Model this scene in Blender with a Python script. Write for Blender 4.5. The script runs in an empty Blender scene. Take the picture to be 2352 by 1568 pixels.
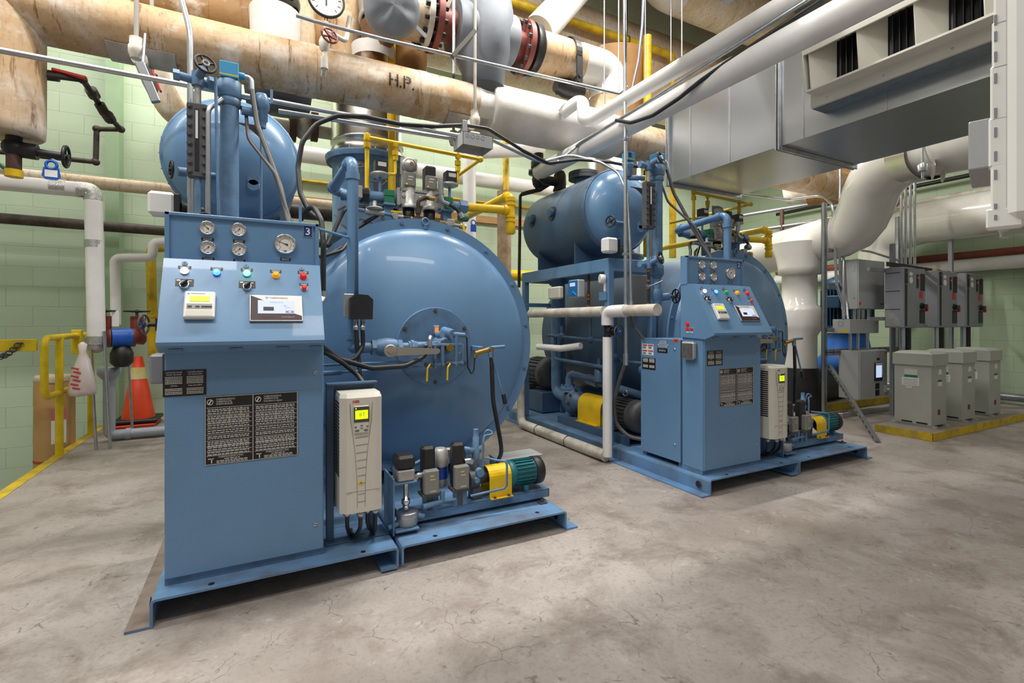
import bpy, math, random
from mathutils import Vector, Matrix, noise
random.seed(4)
SC = bpy.context.scene
COL = SC.collection
PI = math.pi
# ---------------------------------------------------------------- camera
F, CX, HY, H = 1125.0, 1176.0, 736.0, 1.08
YAW = math.atan2(586, 1125)
FW = Vector((math.sin(YAW), math.cos(YAW), 0)); RT = Vector((math.cos(YAW), -math.sin(YAW), 0)); UP = Vector((0, 0, 1))
cd = bpy.data.cameras.new('camera'); cam = bpy.data.objects.new('camera', cd); COL.objects.link(cam)
cd.sensor_width = 36.0; cd.lens = F / 2352 * 36; cd.shift_y = (HY - 784) / 2352; cd.clip_start = 0.05
cam.location = (0, 0, H); cam.rotation_euler = (PI / 2, 0, -YAW)
SC.camera = cam
# ---------------------------------------------------------------- world, exposure
w = bpy.data.worlds.new('world'); SC.world = w; w.use_nodes = True
w.node_tree.nodes['Background'].inputs[0].default_value = (1.0, .97, .93, 1)
w.node_tree.nodes['Background'].inputs[1].default_value = 0.2
SC.view_settings.view_transform = 'Standard'; SC.view_settings.look = 'None'
SC.view_settings.exposure = 0.26; SC.view_settings.gamma = 1.0; SC.view_settings.use_curve_mapping = False
# ---------------------------------------------------------------- ceiling lamps (tubes over the aisles) and two added fill lamps
def area_lamp(loc, sx, sy, power, col=(1, .97, .92), rot=(0, 0, 0)):
    l = bpy.data.lights.new('ceiling_or_fill_lamp', 'AREA'); l.shape = 'RECTANGLE'; l.size = sx; l.size_y = sy
    l.energy = power; l.color = col
    o = bpy.data.objects.new('ceiling_or_fill_lamp', l); o.location = loc; o.rotation_euler = rot; COL.objects.link(o)
    return o
LAMPS = [((-0.6, 6.1, 4.9), 2.4, .25, 70), ((2.6, 6.3, 4.3), 2.4, .25, 24), ((5.6, 5.0, 3.85), 2.0, .25, 105), ((-1.0, 2.75, 4.9), 2.4, .3, 95), ((2.3, 2.9, 4.9), 2.4, .08, 150),
         ((-1.4, 0.5, 4.9), 2.4, .3, 80), ((1.6, -.4, 4.9), 2.4, .3, 46), ((4.9, 1.0, 4.9), 2.4, .3, 36), ((-2.9, 3.9, 4.9), 2.4, .3, 42)]  # last two added as fill for the right-hand boxes and left wall
for L in LAMPS: area_lamp(*L)
# ---------------------------------------------------------------- pixel -> point on a known plane
def ray(px, py): return FW + RT * ((px - CX) / F) + UP * ((HY - py) / F)
def at(px, py, x=None, y=None, z=None):
    d = ray(px, py)
    if x is not None: t = x / d.x
    elif y is not None: t = y / d.y
    else: t = (z - H) / d.z
    return Vector((d.x * t, d.y * t, H + d.z * t))
OX2 = 2.804                                     # spacing of the two boilers
# ---------------------------------------------------------------- mesh builder
def V(*a): return Vector(a[0]) if len(a) == 1 else Vector(a)
def basis(d):
    d = V(d).normalized(); a = Vector((0, 0, 1)) if abs(d.z) < .95 else Vector((1, 0, 0))
    u = d.cross(a).normalized(); return u, d.cross(u).normalized(), d
class MB:
    def __init__(s): s.v = []; s.f = []; s.sm = []; s.mi = []; s.M = None; s.m = 0; s.cuts = []
    def _add(s, vs, fs, smooth=False):
        n = len(s.v)
        if s.M is not None: vs = [s.M @ V(q) for q in vs]
        s.v += [tuple(q) for q in vs]; s.f += [tuple(i + n for i in f) for f in fs]
        s.sm += [smooth] * len(fs); s.mi += [s.m] * len(fs); return s
    def mat(s, i): s.m = i; return s
    def xf(s, M): s.M = M; return s
    def box(s, x0, x1, y0, y1, z0, z1, ch=.0): return s.obox(((x0+x1)/2, (y0+y1)/2, (z0+z1)/2), (abs(x1-x0), abs(y1-y0), abs(z1-z0)), None, ch)
    def obox(s, c, size, R=None, ch=.0):
        hx, hy, hz = [q / 2 for q in size]; c = V(c)
        T = (lambda q: c + (R @ V(q))) if R is not None else (lambda q: c + V(q))
        if ch <= 0 or ch >= min(hx, hy, hz):
            vs = [T((sx*hx, sy*hy, sz*hz)) for sx in (-1, 1) for sy in (-1, 1) for sz in (-1, 1)]
            return s._add(vs, [(0,1,3,2),(4,6,7,5),(0,4,5,1),(2,3,7,6),(0,2,6,4),(1,5,7,3)])
        vs = []; I = {}
        h = (hx, hy, hz)
        for sx in (-1, 1):
            for sy in (-1, 1):
                for sz in (-1, 1):
                    for a in range(3):
                        q = [sx*(hx-ch), sy*(hy-ch), sz*(hz-ch)]; q[a] = (sx, sy, sz)[a]*h[a]
                        I[(sx, sy, sz, a)] = len(vs); vs.append(T(q))
        fs = []; cen = c
        def face(ids):
            p = [vs[i] for i in ids]; m = sum(p, Vector()) / len(p); n = (p[1]-p[0]).cross(p[2]-p[1])
            fs.append(tuple(ids) if n.dot(m-cen) > 0 else tuple(reversed(ids)))
        for a in range(3):
            b, d = (a+1) % 3, (a+2) % 3
            for sg in (-1, 1):
                ids = []
                for (p, q) in ((-1,-1),(1,-1),(1,1),(-1,1)):
                    k = [0,0,0]; k[a] = sg; k[b] = p; k[d] = q; ids.append(I[(k[0],k[1],k[2],a)])
                face(ids)
            for p in (-1, 1):
                for q in (-1, 1):
                    ids = []
                    for (sg, ax) in ((-1, b), (1, b), (1, d), (-1, d)):
                        k = [0,0,0]; k[a] = sg; k[b] = p; k[d] = q; ids.append(I[(k[0],k[1],k[2],ax)])
                    face(ids)
        for sx in (-1, 1):
            for sy in (-1, 1):
                for sz in (-1, 1): face([I[(sx, sy, sz, a)] for a in range(3)])
        return s._add(vs, fs)
    def ring_sweep(s, rings, cap0=True, cap1=True, smooth=True, closed=False):
        n = len(rings[0]); vs = [q for r in rings for q in r]; fs = []; m = len(rings)
        for i in range(m if closed else m-1):
            a, b = i*n, ((i+1) % m)*n
            for j in range(n): fs.append((a+j, a+(j+1) % n, b+(j+1) % n, b+j))
        s._add(vs, fs, smooth)
        if not closed:
            if cap0: s._add(rings[0], [tuple(reversed(range(n)))])
            if cap1: s._add(rings[-1], [tuple(range(n))])
        return s
    def tube(s, pts, r, seg=12, fil=None, cap=True, smooth=True, rr=None):
        p = [V(q) for q in pts]
        if fil is None: fil = r * 1.6
        if fil > 0 and len(p) > 2:
            o = [p[0]]
            for i in range(1, len(p)-1):
                a, b, c = p[i-1], p[i], p[i+1]
                d1 = (a-b); d2 = (c-b); l1, l2 = d1.length, d2.length
                if l1 < 1e-6 or l2 < 1e-6: continue
                d1 /= l1; d2 /= l2
                ca = max(-1, min(1, d1.dot(d2))); th = math.acos(ca)
                if th > PI-.03: o.append(b); continue
                t = min(fil / math.tan(th/2), l1*.49, l2*.49); rad = t * math.tan(th/2)
                n = max(2, int((PI-th) / .26))
                bis = (d1+d2).normalized(); cen = b + bis * (rad / math.sin(th/2))
                e1 = (b+d1*t-cen); e2 = (b+d2*t-cen); om = PI-th
                for k in range(n+1):
                    u = k/n; o.append(cen + (e1*math.sin((1-u)*om) + e2*math.sin(u*om)) / math.sin(om))
            o.append(p[-1]); p = o
        rings = []; t0 = (p[1]-p[0]).normalized(); u, v, _ = basis(t0)
        for i, q in enumerate(p):
            a = (p[i]-p[i-1]).normalized() if i else t0
            b = (p[i+1]-p[i]).normalized() if i < len(p)-1 else a
            t = (a+b)
            t = t.normalized() if t.length > 1e-6 else b
            u = (u - t*u.dot(t)); u = u.normalized() if u.length > 1e-6 else basis(t)[0]
            v = t.cross(u)
            k = 1 / max(.5, math.sqrt((1+a.dot(b))/2))
            rad = (rr[i] if rr else r)
            rings.append([q + (u*math.cos(2*PI*j/seg) + v*math.sin(2*PI*j/seg))*rad for j in range(seg)])
        return s.ring_sweep(rings, cap, cap, smooth)
    def cyl(s, a, b, r, r2=None, seg=16, cap=True, smooth=True):
        a, b = V(a), V(b); u, v, _ = basis(b-a); r2 = r if r2 is None else r2
        R = lambda c, q: [c + (u*math.cos(2*PI*j/seg) + v*math.sin(2*PI*j/seg))*q for j in range(seg)]
        return s.ring_sweep([R(a, r), R(b, r2)], cap, cap, smooth)
    def lathe(s, o, ax, prof, seg=24, cap=True, smooth=True, sharp=False):
        """prof: (distance along axis, radius)"""
        o = V(o); u, v, d = basis(ax)
        R = lambda h, q: [o + d*h + (u*math.cos(2*PI*j/seg) + v*math.sin(2*PI*j/seg))*max(q, 1e-5) for j in range(seg)]
        if sharp:
            for i in range(len(prof)-1): s.ring_sweep([R(*prof[i]), R(*prof[i+1])], cap and i == 0, cap and i == len(prof)-2, smooth)
            return s
        return s.ring_sweep([R(*q) for q in prof], cap, cap, smooth)
    def hexa(s, a, b, r): return s.cyl(a, b, r, seg=6, smooth=False)
    def torus(s, c, ax, R, r, seg=28, sub=8):
        u, v, d = basis(ax); c = V(c); rings = []
        for i in range(seg):
            t = 2*PI*i/seg; e = u*math.cos(t)+v*math.sin(t); q = c+e*R
            rings.append([q + (e*math.cos(2*PI*j/sub) + d*math.sin(2*PI*j/sub))*r for j in range(sub)])
        return s.ring_sweep(rings, closed=True)
    def ball(s, c, r, seg=14, sc=(1, 1, 1)):
        c = V(c); n = max(4, seg//2); rings = []
        for i in range(n+1):
            t = PI*i/n; rings.append([c + V((math.sin(t)*math.cos(2*PI*j/seg)*r*sc[0], math.sin(t)*math.sin(2*PI*j/seg)*r*sc[1], -math.cos(t)*r*sc[2])) for j in range(seg)])
        return s.ring_sweep(rings, False, False)
    def prism(s, poly, ext, smooth=False):
        p = [V(q) for q in poly]; e = V(ext); n = len(p)
        nrm = Vector()
        for i in range(n): nrm += p[i].cross(p[(i+1) % n])
        if nrm.dot(e) > 0: p.reverse()
        vs = p + [q+e for q in p]
        s._add(vs, [tuple(range(n)), tuple(reversed(range(n, 2*n)))])
        return s._add(vs, [(i, i+n, (i+1) % n+n, (i+1) % n) for i in range(n)], smooth)
    def quad(s, a, b, c, d): return s._add([a, b, c, d], [(0, 1, 2, 3)])
    def strip(s, poly_open, th, ext):
        """bent sheet: polyline profile thickened by th (normal in profile plane) swept along ext"""
        p = [V(q) for q in poly_open]; e = V(ext); n = len(p); off = []
        for i in range(n):
            a = (p[i]-p[i-1]).normalized() if i else (p[1]-p[0]).normalized()
            b = (p[i+1]-p[i]).normalized() if i < n-1 else a
            na = e.normalized().cross(a); nb = e.normalized().cross(b); m = (na+nb).normalized()
            off.append(p[i] + m*(th/max(.3, m.dot(na))))
        return s.prism(p + off[::-1], e)
    def cut(s): s.cuts.append((len(s.v), len(s.f))); return s
    def each(s, name, mats, parent=None, label=None):
        if not s.cuts or s.cuts[-1][1] < len(s.f): s.cut()
        a = (0, 0); out = []
        for c in s.cuts:
            q = MB(); q.v = s.v[a[0]:c[0]]; q.f = [tuple(i-a[0] for i in f) for f in s.f[a[1]:c[1]]]; q.sm = s.sm[a[1]:c[1]]; q.mi = s.mi[a[1]:c[1]]
            if q.f: out.append(q.build(name, mats, parent, label))
            a = c
        return out
    def text(s, body, o, u, v, size, align='CENTER', lift=.0006, sx=1.0, bold=0):
        me = text_mesh(body, align, bold); o, u, v = V(o), V(u).normalized(), V(v).normalized(); n = u.cross(v)
        vs = [o + u*(q[0]*size*sx) + v*(q[1]*size) + n*lift for q in me[0]]
        return s._add(vs, me[1])
    def build(s, name, mats, parent=None, label=None, kind=None, org=None, weld=False):
        me = bpy.data.meshes.new(name)
        if org is None: org = parent_org(parent) if parent is not None else Vector((0, 0, 0))
        me.from_pydata([V(q)-org for q in s.v], [], s.f)
        me.polygons.foreach_set('use_smooth', s.sm)
        me.polygons.foreach_set('material_index', s.mi)
        for m in (mats if isinstance(mats, (list, tuple)) else [mats]): me.materials.append(m)
        me.validate(); me.update()
        o = bpy.data.objects.new(name, me); COL.objects.link(o)
        if parent is not None: o.parent = parent; ORG[o.name] = org
        else: o.location = org; ORG[o.name] = org
        if label: o['label'] = label
        if kind: o['kind'] = kind
        return o
ORG = {}
def parent_org(p): return ORG[p.name]
_TX = {}
def text_mesh(body, align, bold):
    k = (body, align, bold)
    if k not in _TX:
        cu = bpy.data.curves.new('lettering', 'FONT'); cu.body = body; cu.size = 1; cu.align_x = align; cu.align_y = 'CENTER'; cu.resolution_u = 2; cu.offset = bold
        o = bpy.data.objects.new('lettering', cu); COL.objects.link(o)
        bpy.context.view_layer.update()
        me = bpy.data.meshes.new_from_object(o.evaluated_get(bpy.context.evaluated_depsgraph_get()))
        _TX[k] = ([tuple(q.co) for q in me.vertices], [tuple(p.vertices) for p in me.polygons])
        bpy.data.objects.remove(o); bpy.data.curves.remove(cu); bpy.data.meshes.remove(me)
    return _TX[k]
def thing(name, label, cat, loc, group=None):
    o = bpy.data.objects.new(name, None); o.empty_display_size = .1; COL.objects.link(o)
    o.location = loc; ORG[o.name] = V(loc); o['label'] = label; o['category'] = cat
    if group: o['group'] = group
    return o
def solo(mb, name, mats, label, cat, group=None, kind=None, org=None):
    """a thing that is one mesh; origin at its lowest point"""
    if org is None:
        zs = min(q[2] for q in mb.v); xs = [q[0] for q in mb.v]; ys = [q[1] for q in mb.v]
        org = Vector(((min(xs)+max(xs))/2, (min(ys)+max(ys))/2, zs))
    o = mb.build(name, mats, None, label, kind, org=org)
    o['category'] = cat
    if group: o['group'] = group
    return o
def struct(mb, name, mats, parent=None):
    o = mb.build(name, mats, parent, org=Vector((0, 0, 0)))
    if parent is None: o['kind'] = 'structure'
    return o
# ---------------------------------------------------------------- materials
def new_mat(name):
    m = bpy.data.materials.new(name); m.use_nodes = True
    return m, m.node_tree, m.node_tree.nodes['Principled BSDF']
def N(nt, t, **kw):
    n = nt.nodes.new(t)
    for k, q in kw.items():
        if k in n.inputs: n.inputs[k].default_value = q
        else: setattr(n, k, q)
    return n
def lk(nt, a, b): nt.links.new(a, b)
def rgb(h):
    h = h.lstrip('#'); c = [int(h[i:i+2], 16)/255 for i in (0, 2, 4)]
    return tuple((q/12.92 if q <= .04045 else ((q+.055)/1.055)**2.4) for q in c) + (1,)
def mixc(nt, fac, a, b):
    n = nt.nodes.new('ShaderNodeMix'); n.data_type = 'RGBA'
    for i, q in ((0, fac), (6, a), (7, b)):
        if hasattr(q, 'is_linked'): lk(nt, q, n.inputs[i])
        else: n.inputs[i].default_value = q
    return n.outputs[2]
def ramp(nt, src, stops):
    n = nt.nodes.new('ShaderNodeValToRGB'); e = n.color_ramp.elements
    while len(e) < len(stops): e.new(.5)
    for i, (p, c) in enumerate(stops): e[i].position = p; e[i].color = c if len(c) == 4 else (*c, 1)
    lk(nt, src, n.inputs[0]); return n.outputs[0]
def gray(q): return (q, q, q, 1)
def wpos(nt): return N(nt, 'ShaderNodeNewGeometry').outputs['Position']
def noise_t(nt, co, scale, detail=4, rough=.55, vec=(1, 1, 1), dist=0):
    mp = N(nt, 'ShaderNodeMapping'); mp.inputs['Scale'].default_value = vec; lk(nt, co, mp.inputs[0])
    n = N(nt, 'ShaderNodeTexNoise', Scale=scale, Detail=detail, Roughness=rough, Distortion=dist); lk(nt, mp.outputs[0], n.inputs['Vector'])
    return n.outputs['Fac']
def paint(name, hexc, rough=.45, metal=0.0, dirt=None, amt=.35, scale=6, bump=.0, coat=0, spec=.5, streak=(1, 1, 1), em=0):
    m, nt, b = new_mat(name); c = rgb(hexc) if isinstance(hexc, str) else hexc
    b.inputs['Metallic'].default_value = metal; b.inputs['Coat Weight'].default_value = coat
    b.inputs['Specular IOR Level'].default_value = spec
    if dirt is None: dirt = tuple(q*.72 for q in c[:3])+(1,)
    elif isinstance(dirt, str): dirt = rgb(dirt)
    co = N(nt, 'ShaderNodeTexCoord').outputs['Object']
    n = noise_t(nt, co, scale, 5, .6, streak)
    f = ramp(nt, n, [(.42, gray(0)), (.72, gray(amt))])
    lk(nt, mixc(nt, f, c, dirt), b.inputs['Base Color'])
    r = N(nt, 'ShaderNodeMapRange'); r.inputs[3].default_value = rough-.06; r.inputs[4].default_value = min(1, rough+.12)
    lk(nt, n, r.inputs[0]); lk(nt, r.outputs[0], b.inputs['Roughness'])
    if bump:
        bm = N(nt, 'ShaderNodeBump', Strength=bump, Distance=.004); lk(nt, noise_t(nt, co, scale*6, 3), bm.inputs['Height']); lk(nt, bm.outputs[0], b.inputs['Normal'])
    if em: b.inputs['Emission Color'].default_value = c; b.inputs['Emission Strength'].default_value = em
    return m
def glow(name, hexc, k, dark=False):
    m, nt, b = new_mat(name); c = rgb(hexc); b.inputs['Base Color'].default_value = (.02, .02, .02, 1) if dark else c
    b.inputs['Emission Color'].default_value = c; b.inputs['Emission Strength'].default_value = k; b.inputs['Roughness'].default_value = .3
    return m
# ---------------------------------------------------------------- material set
BLUE = paint('blue_paint', '#668db3', .3, dirt='#5d7890', amt=.3, scale=3, coat=.15)
BLUE2 = paint('worn_blue_paint', '#6489ad', .44, dirt='#4a5866', amt=.7, scale=9, bump=.25)
DKBLUE = paint('dusty_shaded_dark_blue_paint', '#466484', .44, dirt='#555a5c', amt=.6, scale=4)  # dusty dark blue; on the farther boiler's shells its darkness stands in for shade
SKID = paint('skid_blue_paint', '#668fb9', .47, dirt='#5b5852', amt=.75, scale=5)
SKIDRUST = paint('bare_scuffed_steel', '#8a7b70', .6, dirt='#5b4a40', amt=.8, scale=9)
CYAN = paint('bright_blue_housing', '#3f9fd2', .4, amt=.2)
BLACK = paint('black_paint', '#1d1d1f', .42, dirt='#35302c', amt=.5)
BLACKP = paint('black_plastic', '#242427', .38, dirt='#39393c', amt=.4)
RUBBER = paint('black_cable', '#202124', .42, dirt='#4a4641', amt=.35, scale=14)
GREYCABLE = paint('dusty_flexible_conduit', '#4a4a4b', .45, dirt='#6d675f', amt=.5, scale=18)
IRON = paint('dark_iron_pipe', '#3a332f', .5, metal=.35, dirt='#6b5a4c', amt=.6, scale=12)
RUSTY = paint('rusty_pipe', '#5b3f33', .7, dirt='#2e2522', amt=.8, scale=9, bump=.3)
STEEL = paint('galvanised_steel', '#c3c6c9', .3, metal=.9, dirt='#8f9497', amt=.5, scale=16)
CHROME = paint('polished_metal', '#dddddd', .16, metal=1, amt=.15)
ALU = paint('cast_aluminium', '#b9b8b3', .42, metal=.55, dirt='#7d7973', amt=.5, scale=14)
DUCT = paint('galvanised_duct_sheet', '#b9bcbf', .27, metal=1, dirt='#a3a6a9', amt=.3, scale=1.2, streak=(1, .35, 1))
STAIN = paint('stainless_stack_sheet', '#dad7d2', .26, metal=1, dirt='#a9a49b', amt=.3, scale=3)
BRASS = paint('brass', '#b08a45', .35, metal=.8, dirt='#6d5530', amt=.5, scale=20)
COPPER = paint('copper', '#c98a63', .35, metal=.85, dirt='#8b5a42', amt=.4, scale=16)
YELLOW = paint('yellow_pipe_paint', '#f2c713', .3, dirt='#a98a1c', amt=.35, scale=9)
YELLOWD = paint('worn_yellow_paint', '#dcb516', .42, dirt='#7d6b25', amt=.7, scale=8)
RAILY = paint('railing_yellow_paint', '#e3c40d', .4, dirt='#8d7a12', amt=.45, scale=10)
WHITEP = paint('white_pipe_jacket', '#f1efee', .4, dirt='#c9c1b6', amt=.4, scale=3)
WHITEG = paint('glossy_white_pvc_jacket', '#dfdcd5', .12, dirt='#c3bdb2', amt=.3, scale=2, coat=.5)
WHITEF = paint('white_canvas_wrap', '#dedbd7', .7, dirt='#a99b88', amt=.4, scale=4, bump=.3)
OLDWHITE = paint('grubby_white_insulation', '#d8d2c6', .65, dirt='#8d7c66', amt=.75, scale=6, bump=.35)
BEIGE = paint('beige_plastic', '#d3cfc3', .42, dirt='#b3ad9f', amt=.25)
LGREY = paint('light_grey_enclosure', '#b4b7b8', .42, dirt='#9a9d9f', amt=.3, scale=3)
TGREY = paint('transformer_grey_paint', '#b2b4aa', .5, dirt='#96988e', amt=.4, scale=3)
DGREY = paint('dark_grey_drive_plastic', '#8b8d94', .42, dirt='#5c5e63', amt=.3, scale=3)
STRUT = paint('zinc_strut', '#94989b', .36, metal=.65, dirt='#6d7174', amt=.5, scale=14)
MOTORGREY = paint('motor_grey_paint', '#56565a', .5, dirt='#3a3735', amt=.6, scale=8)
TEAL = paint('teal_motor_paint', '#1f6a72', .36, dirt='#123d45', amt=.5, scale=10)
NAVY = paint('navy_motor_paint', '#17415f', .4, dirt='#0d2436', amt=.4)
PUMPBLUE = paint('vivid_blue_paint', '#1e68c8', .4, dirt='#174a8d', amt=.4)
ROYAL = paint('royal_blue_valve_paint', '#1f5fc4', .4, dirt='#153f86', amt=.4)
REDV = paint('red_brown_valve_paint', '#8e3f2b', .45, dirt='#4f2a20', amt=.6, scale=12)
REDOX = paint('red_oxide_paint', '#8a463b', .5, dirt='#5b2e28', amt=.6, scale=8)
RED = paint('red_plastic', '#c8261d', .35, amt=.2)
GREENB = paint('green_clamp_plastic', '#1f7a57', .5, dirt='#17533f', amt=.5)
GREENP = paint('dark_green_paint', '#2f6a4c', .45, amt=.3)
BLANKET = paint('grey_insulation_blanket', '#7d8289', .6, dirt='#5f646c', amt=.5, scale=3, bump=.3)
BLANKETD = paint('dark_insulation_blanket', '#55585e', .6, dirt='#3c3e43', amt=.5, scale=3, bump=.3)
PLATE = paint('black_nameplate', '#1b1a1a', .4, amt=.1)
INK = paint('pale_lettering', '#d9d6cf', .5, amt=.05)
DINK = paint('black_lettering', '#222223', .5, amt=.05)
WHITE = paint('white_plastic', '#e9e8e4', .35, dirt='#cfcdc6', amt=.2)
DIAL = paint('gauge_dial_face', '#e6e3dc', .4, amt=.05)
PINKISH = paint('pale_red_print', '#d08f86', .5, amt=.05)
NAVYSIGN = paint('number_plate_blue', '#1f3f86', .35, amt=.1)
CREAM = paint('cream_grille_paint', '#dcd9cd', .45, dirt='#bdb8a8', amt=.3, scale=4)
CARD = paint('brown_cardboard', '#c29a63', .75, dirt='#a47f4f', amt=.4)
ORANGE = paint('orange_cone_rubber', '#f0481d', .45, dirt='#a5361a', amt=.3, scale=7)
PVCGREY = paint('grey_pvc', '#9a9fab', .35, dirt='#7d828d', amt=.3)
BAG = paint('white_plastic_bag', '#e6dcd8', .35, dirt='#d8b5b0', amt=.5, scale=7)
WOODY = paint('raw_timber', '#b58d5d', .7, dirt='#8a6743', amt=.6, streak=(1, 8, 8))
LCDY = glow('yellow_green_lcd', '#c3d80a', .9)
LCDG = glow('bright_green_lcd', '#bfe80a', 1.1)
SCREEN = glow('lit_touch_screen', '#dfe9ff', .8, True)
SCREENB = glow('pale_blue_screen', '#c9dcff', .75, True)
L_WHITE = glow('white_pilot_lens', '#f4f6ff', 3.0); L_BLUE = glow('blue_pilot_lens', '#58b4ff', 1.3); L_BLUED = glow('blue_pilot_rim', '#1438d0', .6)
L_GREEN = glow('lit_green_pilot_lens', '#58ffb8', 5.0); L_GREEN0 = glow('green_pilot_lens', '#12a060', .25)
L_AMBER = glow('amber_pilot_lens', '#f3a20a', .35); L_RED = glow('red_pilot_lens', '#d41a12', .3)
FLAME = glow('burner_flame_seen_through_sight_glass', '#ff6a1c', 1.3)
def glass_mat():
    m, nt, b = new_mat('smoky_clear_plastic'); b.inputs['Base Color'].default_value = rgb('#8b8a83'); b.inputs['Roughness'].default_value = .2
    b.inputs['Metallic'].default_value = .1; return m
SMOKY = glass_mat()
# insulation with age stains, rust runs dropping from the top
def lagging(name, base, tan, amount, runs=.8):
    m, nt, b = new_mat(name); co = wpos(nt)
    n1 = noise_t(nt, co, 1.6, 6, .62, (1, 1, 1.2), .6); n2 = noise_t(nt, co, 24, 4, .7, (1, .25, .09)); n3 = noise_t(nt, co, 45, 4, .6, (1, 1, .35))
    c = mixc(nt, ramp(nt, n1, [(.5-amount*.35, gray(0)), (.62-amount*.2, gray(1))]), rgb(base), rgb(tan))
    c = mixc(nt, ramp(nt, n3, [(.5, gray(0)), (.7, gray(.35))]), c, rgb('#8a6237'))
    c = mixc(nt, ramp(nt, n2, [(.585, gray(0)), (.65, gray(runs))]), c, rgb('#7b4d22'))
    c = mixc(nt, ramp(nt, noise_t(nt, co, 3.3, 5, .65), [(.54, gray(0)), (.66, gray(.75))]), c, rgb('#e2d9cc'))
    lk(nt, c, b.inputs['Base Color']); b.inputs['Roughness'].default_value = .62
    bm = N(nt, 'ShaderNodeBump', Strength=.3, Distance=.01); lk(nt, noise_t(nt, co, 18, 4), bm.inputs['Height']); lk(nt, bm.outputs[0], b.inputs['Normal'])
    return m
LAG = lagging('stained_tan_lagging', '#dccfc0', '#bf9f78', .55)
LAGB = lagging('browned_lagging', '#b58c5f', '#98703f', .7, .5)
LAGP = lagging('pale_tan_lagging', '#ddd2c2', '#cfb898', .5, .4)
def concrete():
    m, nt, b = new_mat('worn_concrete'); co = wpos(nt)
    n1 = noise_t(nt, co, .9, 6, .62); n2 = noise_t(nt, co, 3.2, 6, .68, (1, 1, 1), .5); n3 = noise_t(nt, co, 60, 3, .6)
    c = mixc(nt, ramp(nt, n1, [(.36, gray(0)), (.66, gray(1))]), rgb('#b2a9a3'), rgb('#8d837b'))
    c = mixc(nt, ramp(nt, n2, [(.48, gray(0)), (.7, gray(.8))]), c, rgb('#74675c'))
    c = mixc(nt, ramp(nt, n3, [(.5, gray(0)), (.8, gray(.4))]), c, rgb('#6f665f'))
    vo = N(nt, 'ShaderNodeTexVoronoi', feature='DISTANCE_TO_EDGE', Scale=3.1)
    wd = N(nt, 'ShaderNodeMix', data_type='VECTOR'); wd.inputs[0].default_value = .16; lk(nt, co, wd.inputs[4])
    nn = N(nt, 'ShaderNodeTexNoise', Scale=4.5, Detail=5.0); lk(nt, co, nn.inputs[0]); lk(nt, nn.outputs[1], wd.inputs[5]); lk(nt, wd.outputs[1], vo.inputs[0])
    cr = ramp(nt, vo.outputs[0], [(.0, gray(1)), (.007, gray(0))])
    gate = ramp(nt, noise_t(nt, co, 2.1, 3), [(.5, gray(0)), (.6, gray(.55))])
    mu = N(nt, 'ShaderNodeMath', operation='MULTIPLY'); lk(nt, cr, mu.inputs[0]); lk(nt, gate, mu.inputs[1])
    c = mixc(nt, mu.outputs[0], c, rgb('#4f463f'))
    vp = N(nt, 'ShaderNodeTexVoronoi', Scale=19.0); lk(nt, wd.outputs[1], vp.inputs[0])
    gp = N(nt, 'ShaderNodeMath', operation='MULTIPLY'); lk(nt, ramp(nt, vp.outputs[0], [(.05, gray(1)), (.16, gray(0))]), gp.inputs[0]); lk(nt, ramp(nt, noise_t(nt, co, 5, 3), [(.52, gray(0)), (.6, gray(.6))]), gp.inputs[1])
    c = mixc(nt, gp.outputs[0], c, rgb('#584f48'))
    v3 = N(nt, 'ShaderNodeTexVoronoi', feature='DISTANCE_TO_EDGE', Scale=9.0); lk(nt, wd.outputs[1], v3.inputs[0])
    g3 = N(nt, 'ShaderNodeMath', operation='MULTIPLY'); lk(nt, ramp(nt, v3.outputs[0], [(0, gray(1)), (.02, gray(0))]), g3.inputs[0]); lk(nt, ramp(nt, noise_t(nt, co, 7.5, 3, .6, (1.3, 1, 1)), [(.56, gray(0)), (.62, gray(.75))]), g3.inputs[1])
    c = mixc(nt, g3.outputs[0], c, rgb('#5d5148'))
    c = mixc(nt, ramp(nt, noise_t(nt, co, 24, 5, .75), [(.56, gray(0)), (.70, gray(.5))]), c, rgb('#6b5f56'))
    c = mixc(nt, ramp(nt, noise_t(nt, co, 11, 5, .7), [(.60, gray(0)), (.72, gray(.5))]), c, rgb('#c9c2bc'))
    lk(nt, c, b.inputs['Base Color']); b.inputs['Roughness'].default_value = .62
    bm = N(nt, 'ShaderNodeBump', Strength=.35, Distance=.006); lk(nt, n2, bm.inputs['Height']); lk(nt, bm.outputs[0], b.inputs['Normal'])
    return m
FLOORM = concrete()
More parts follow.
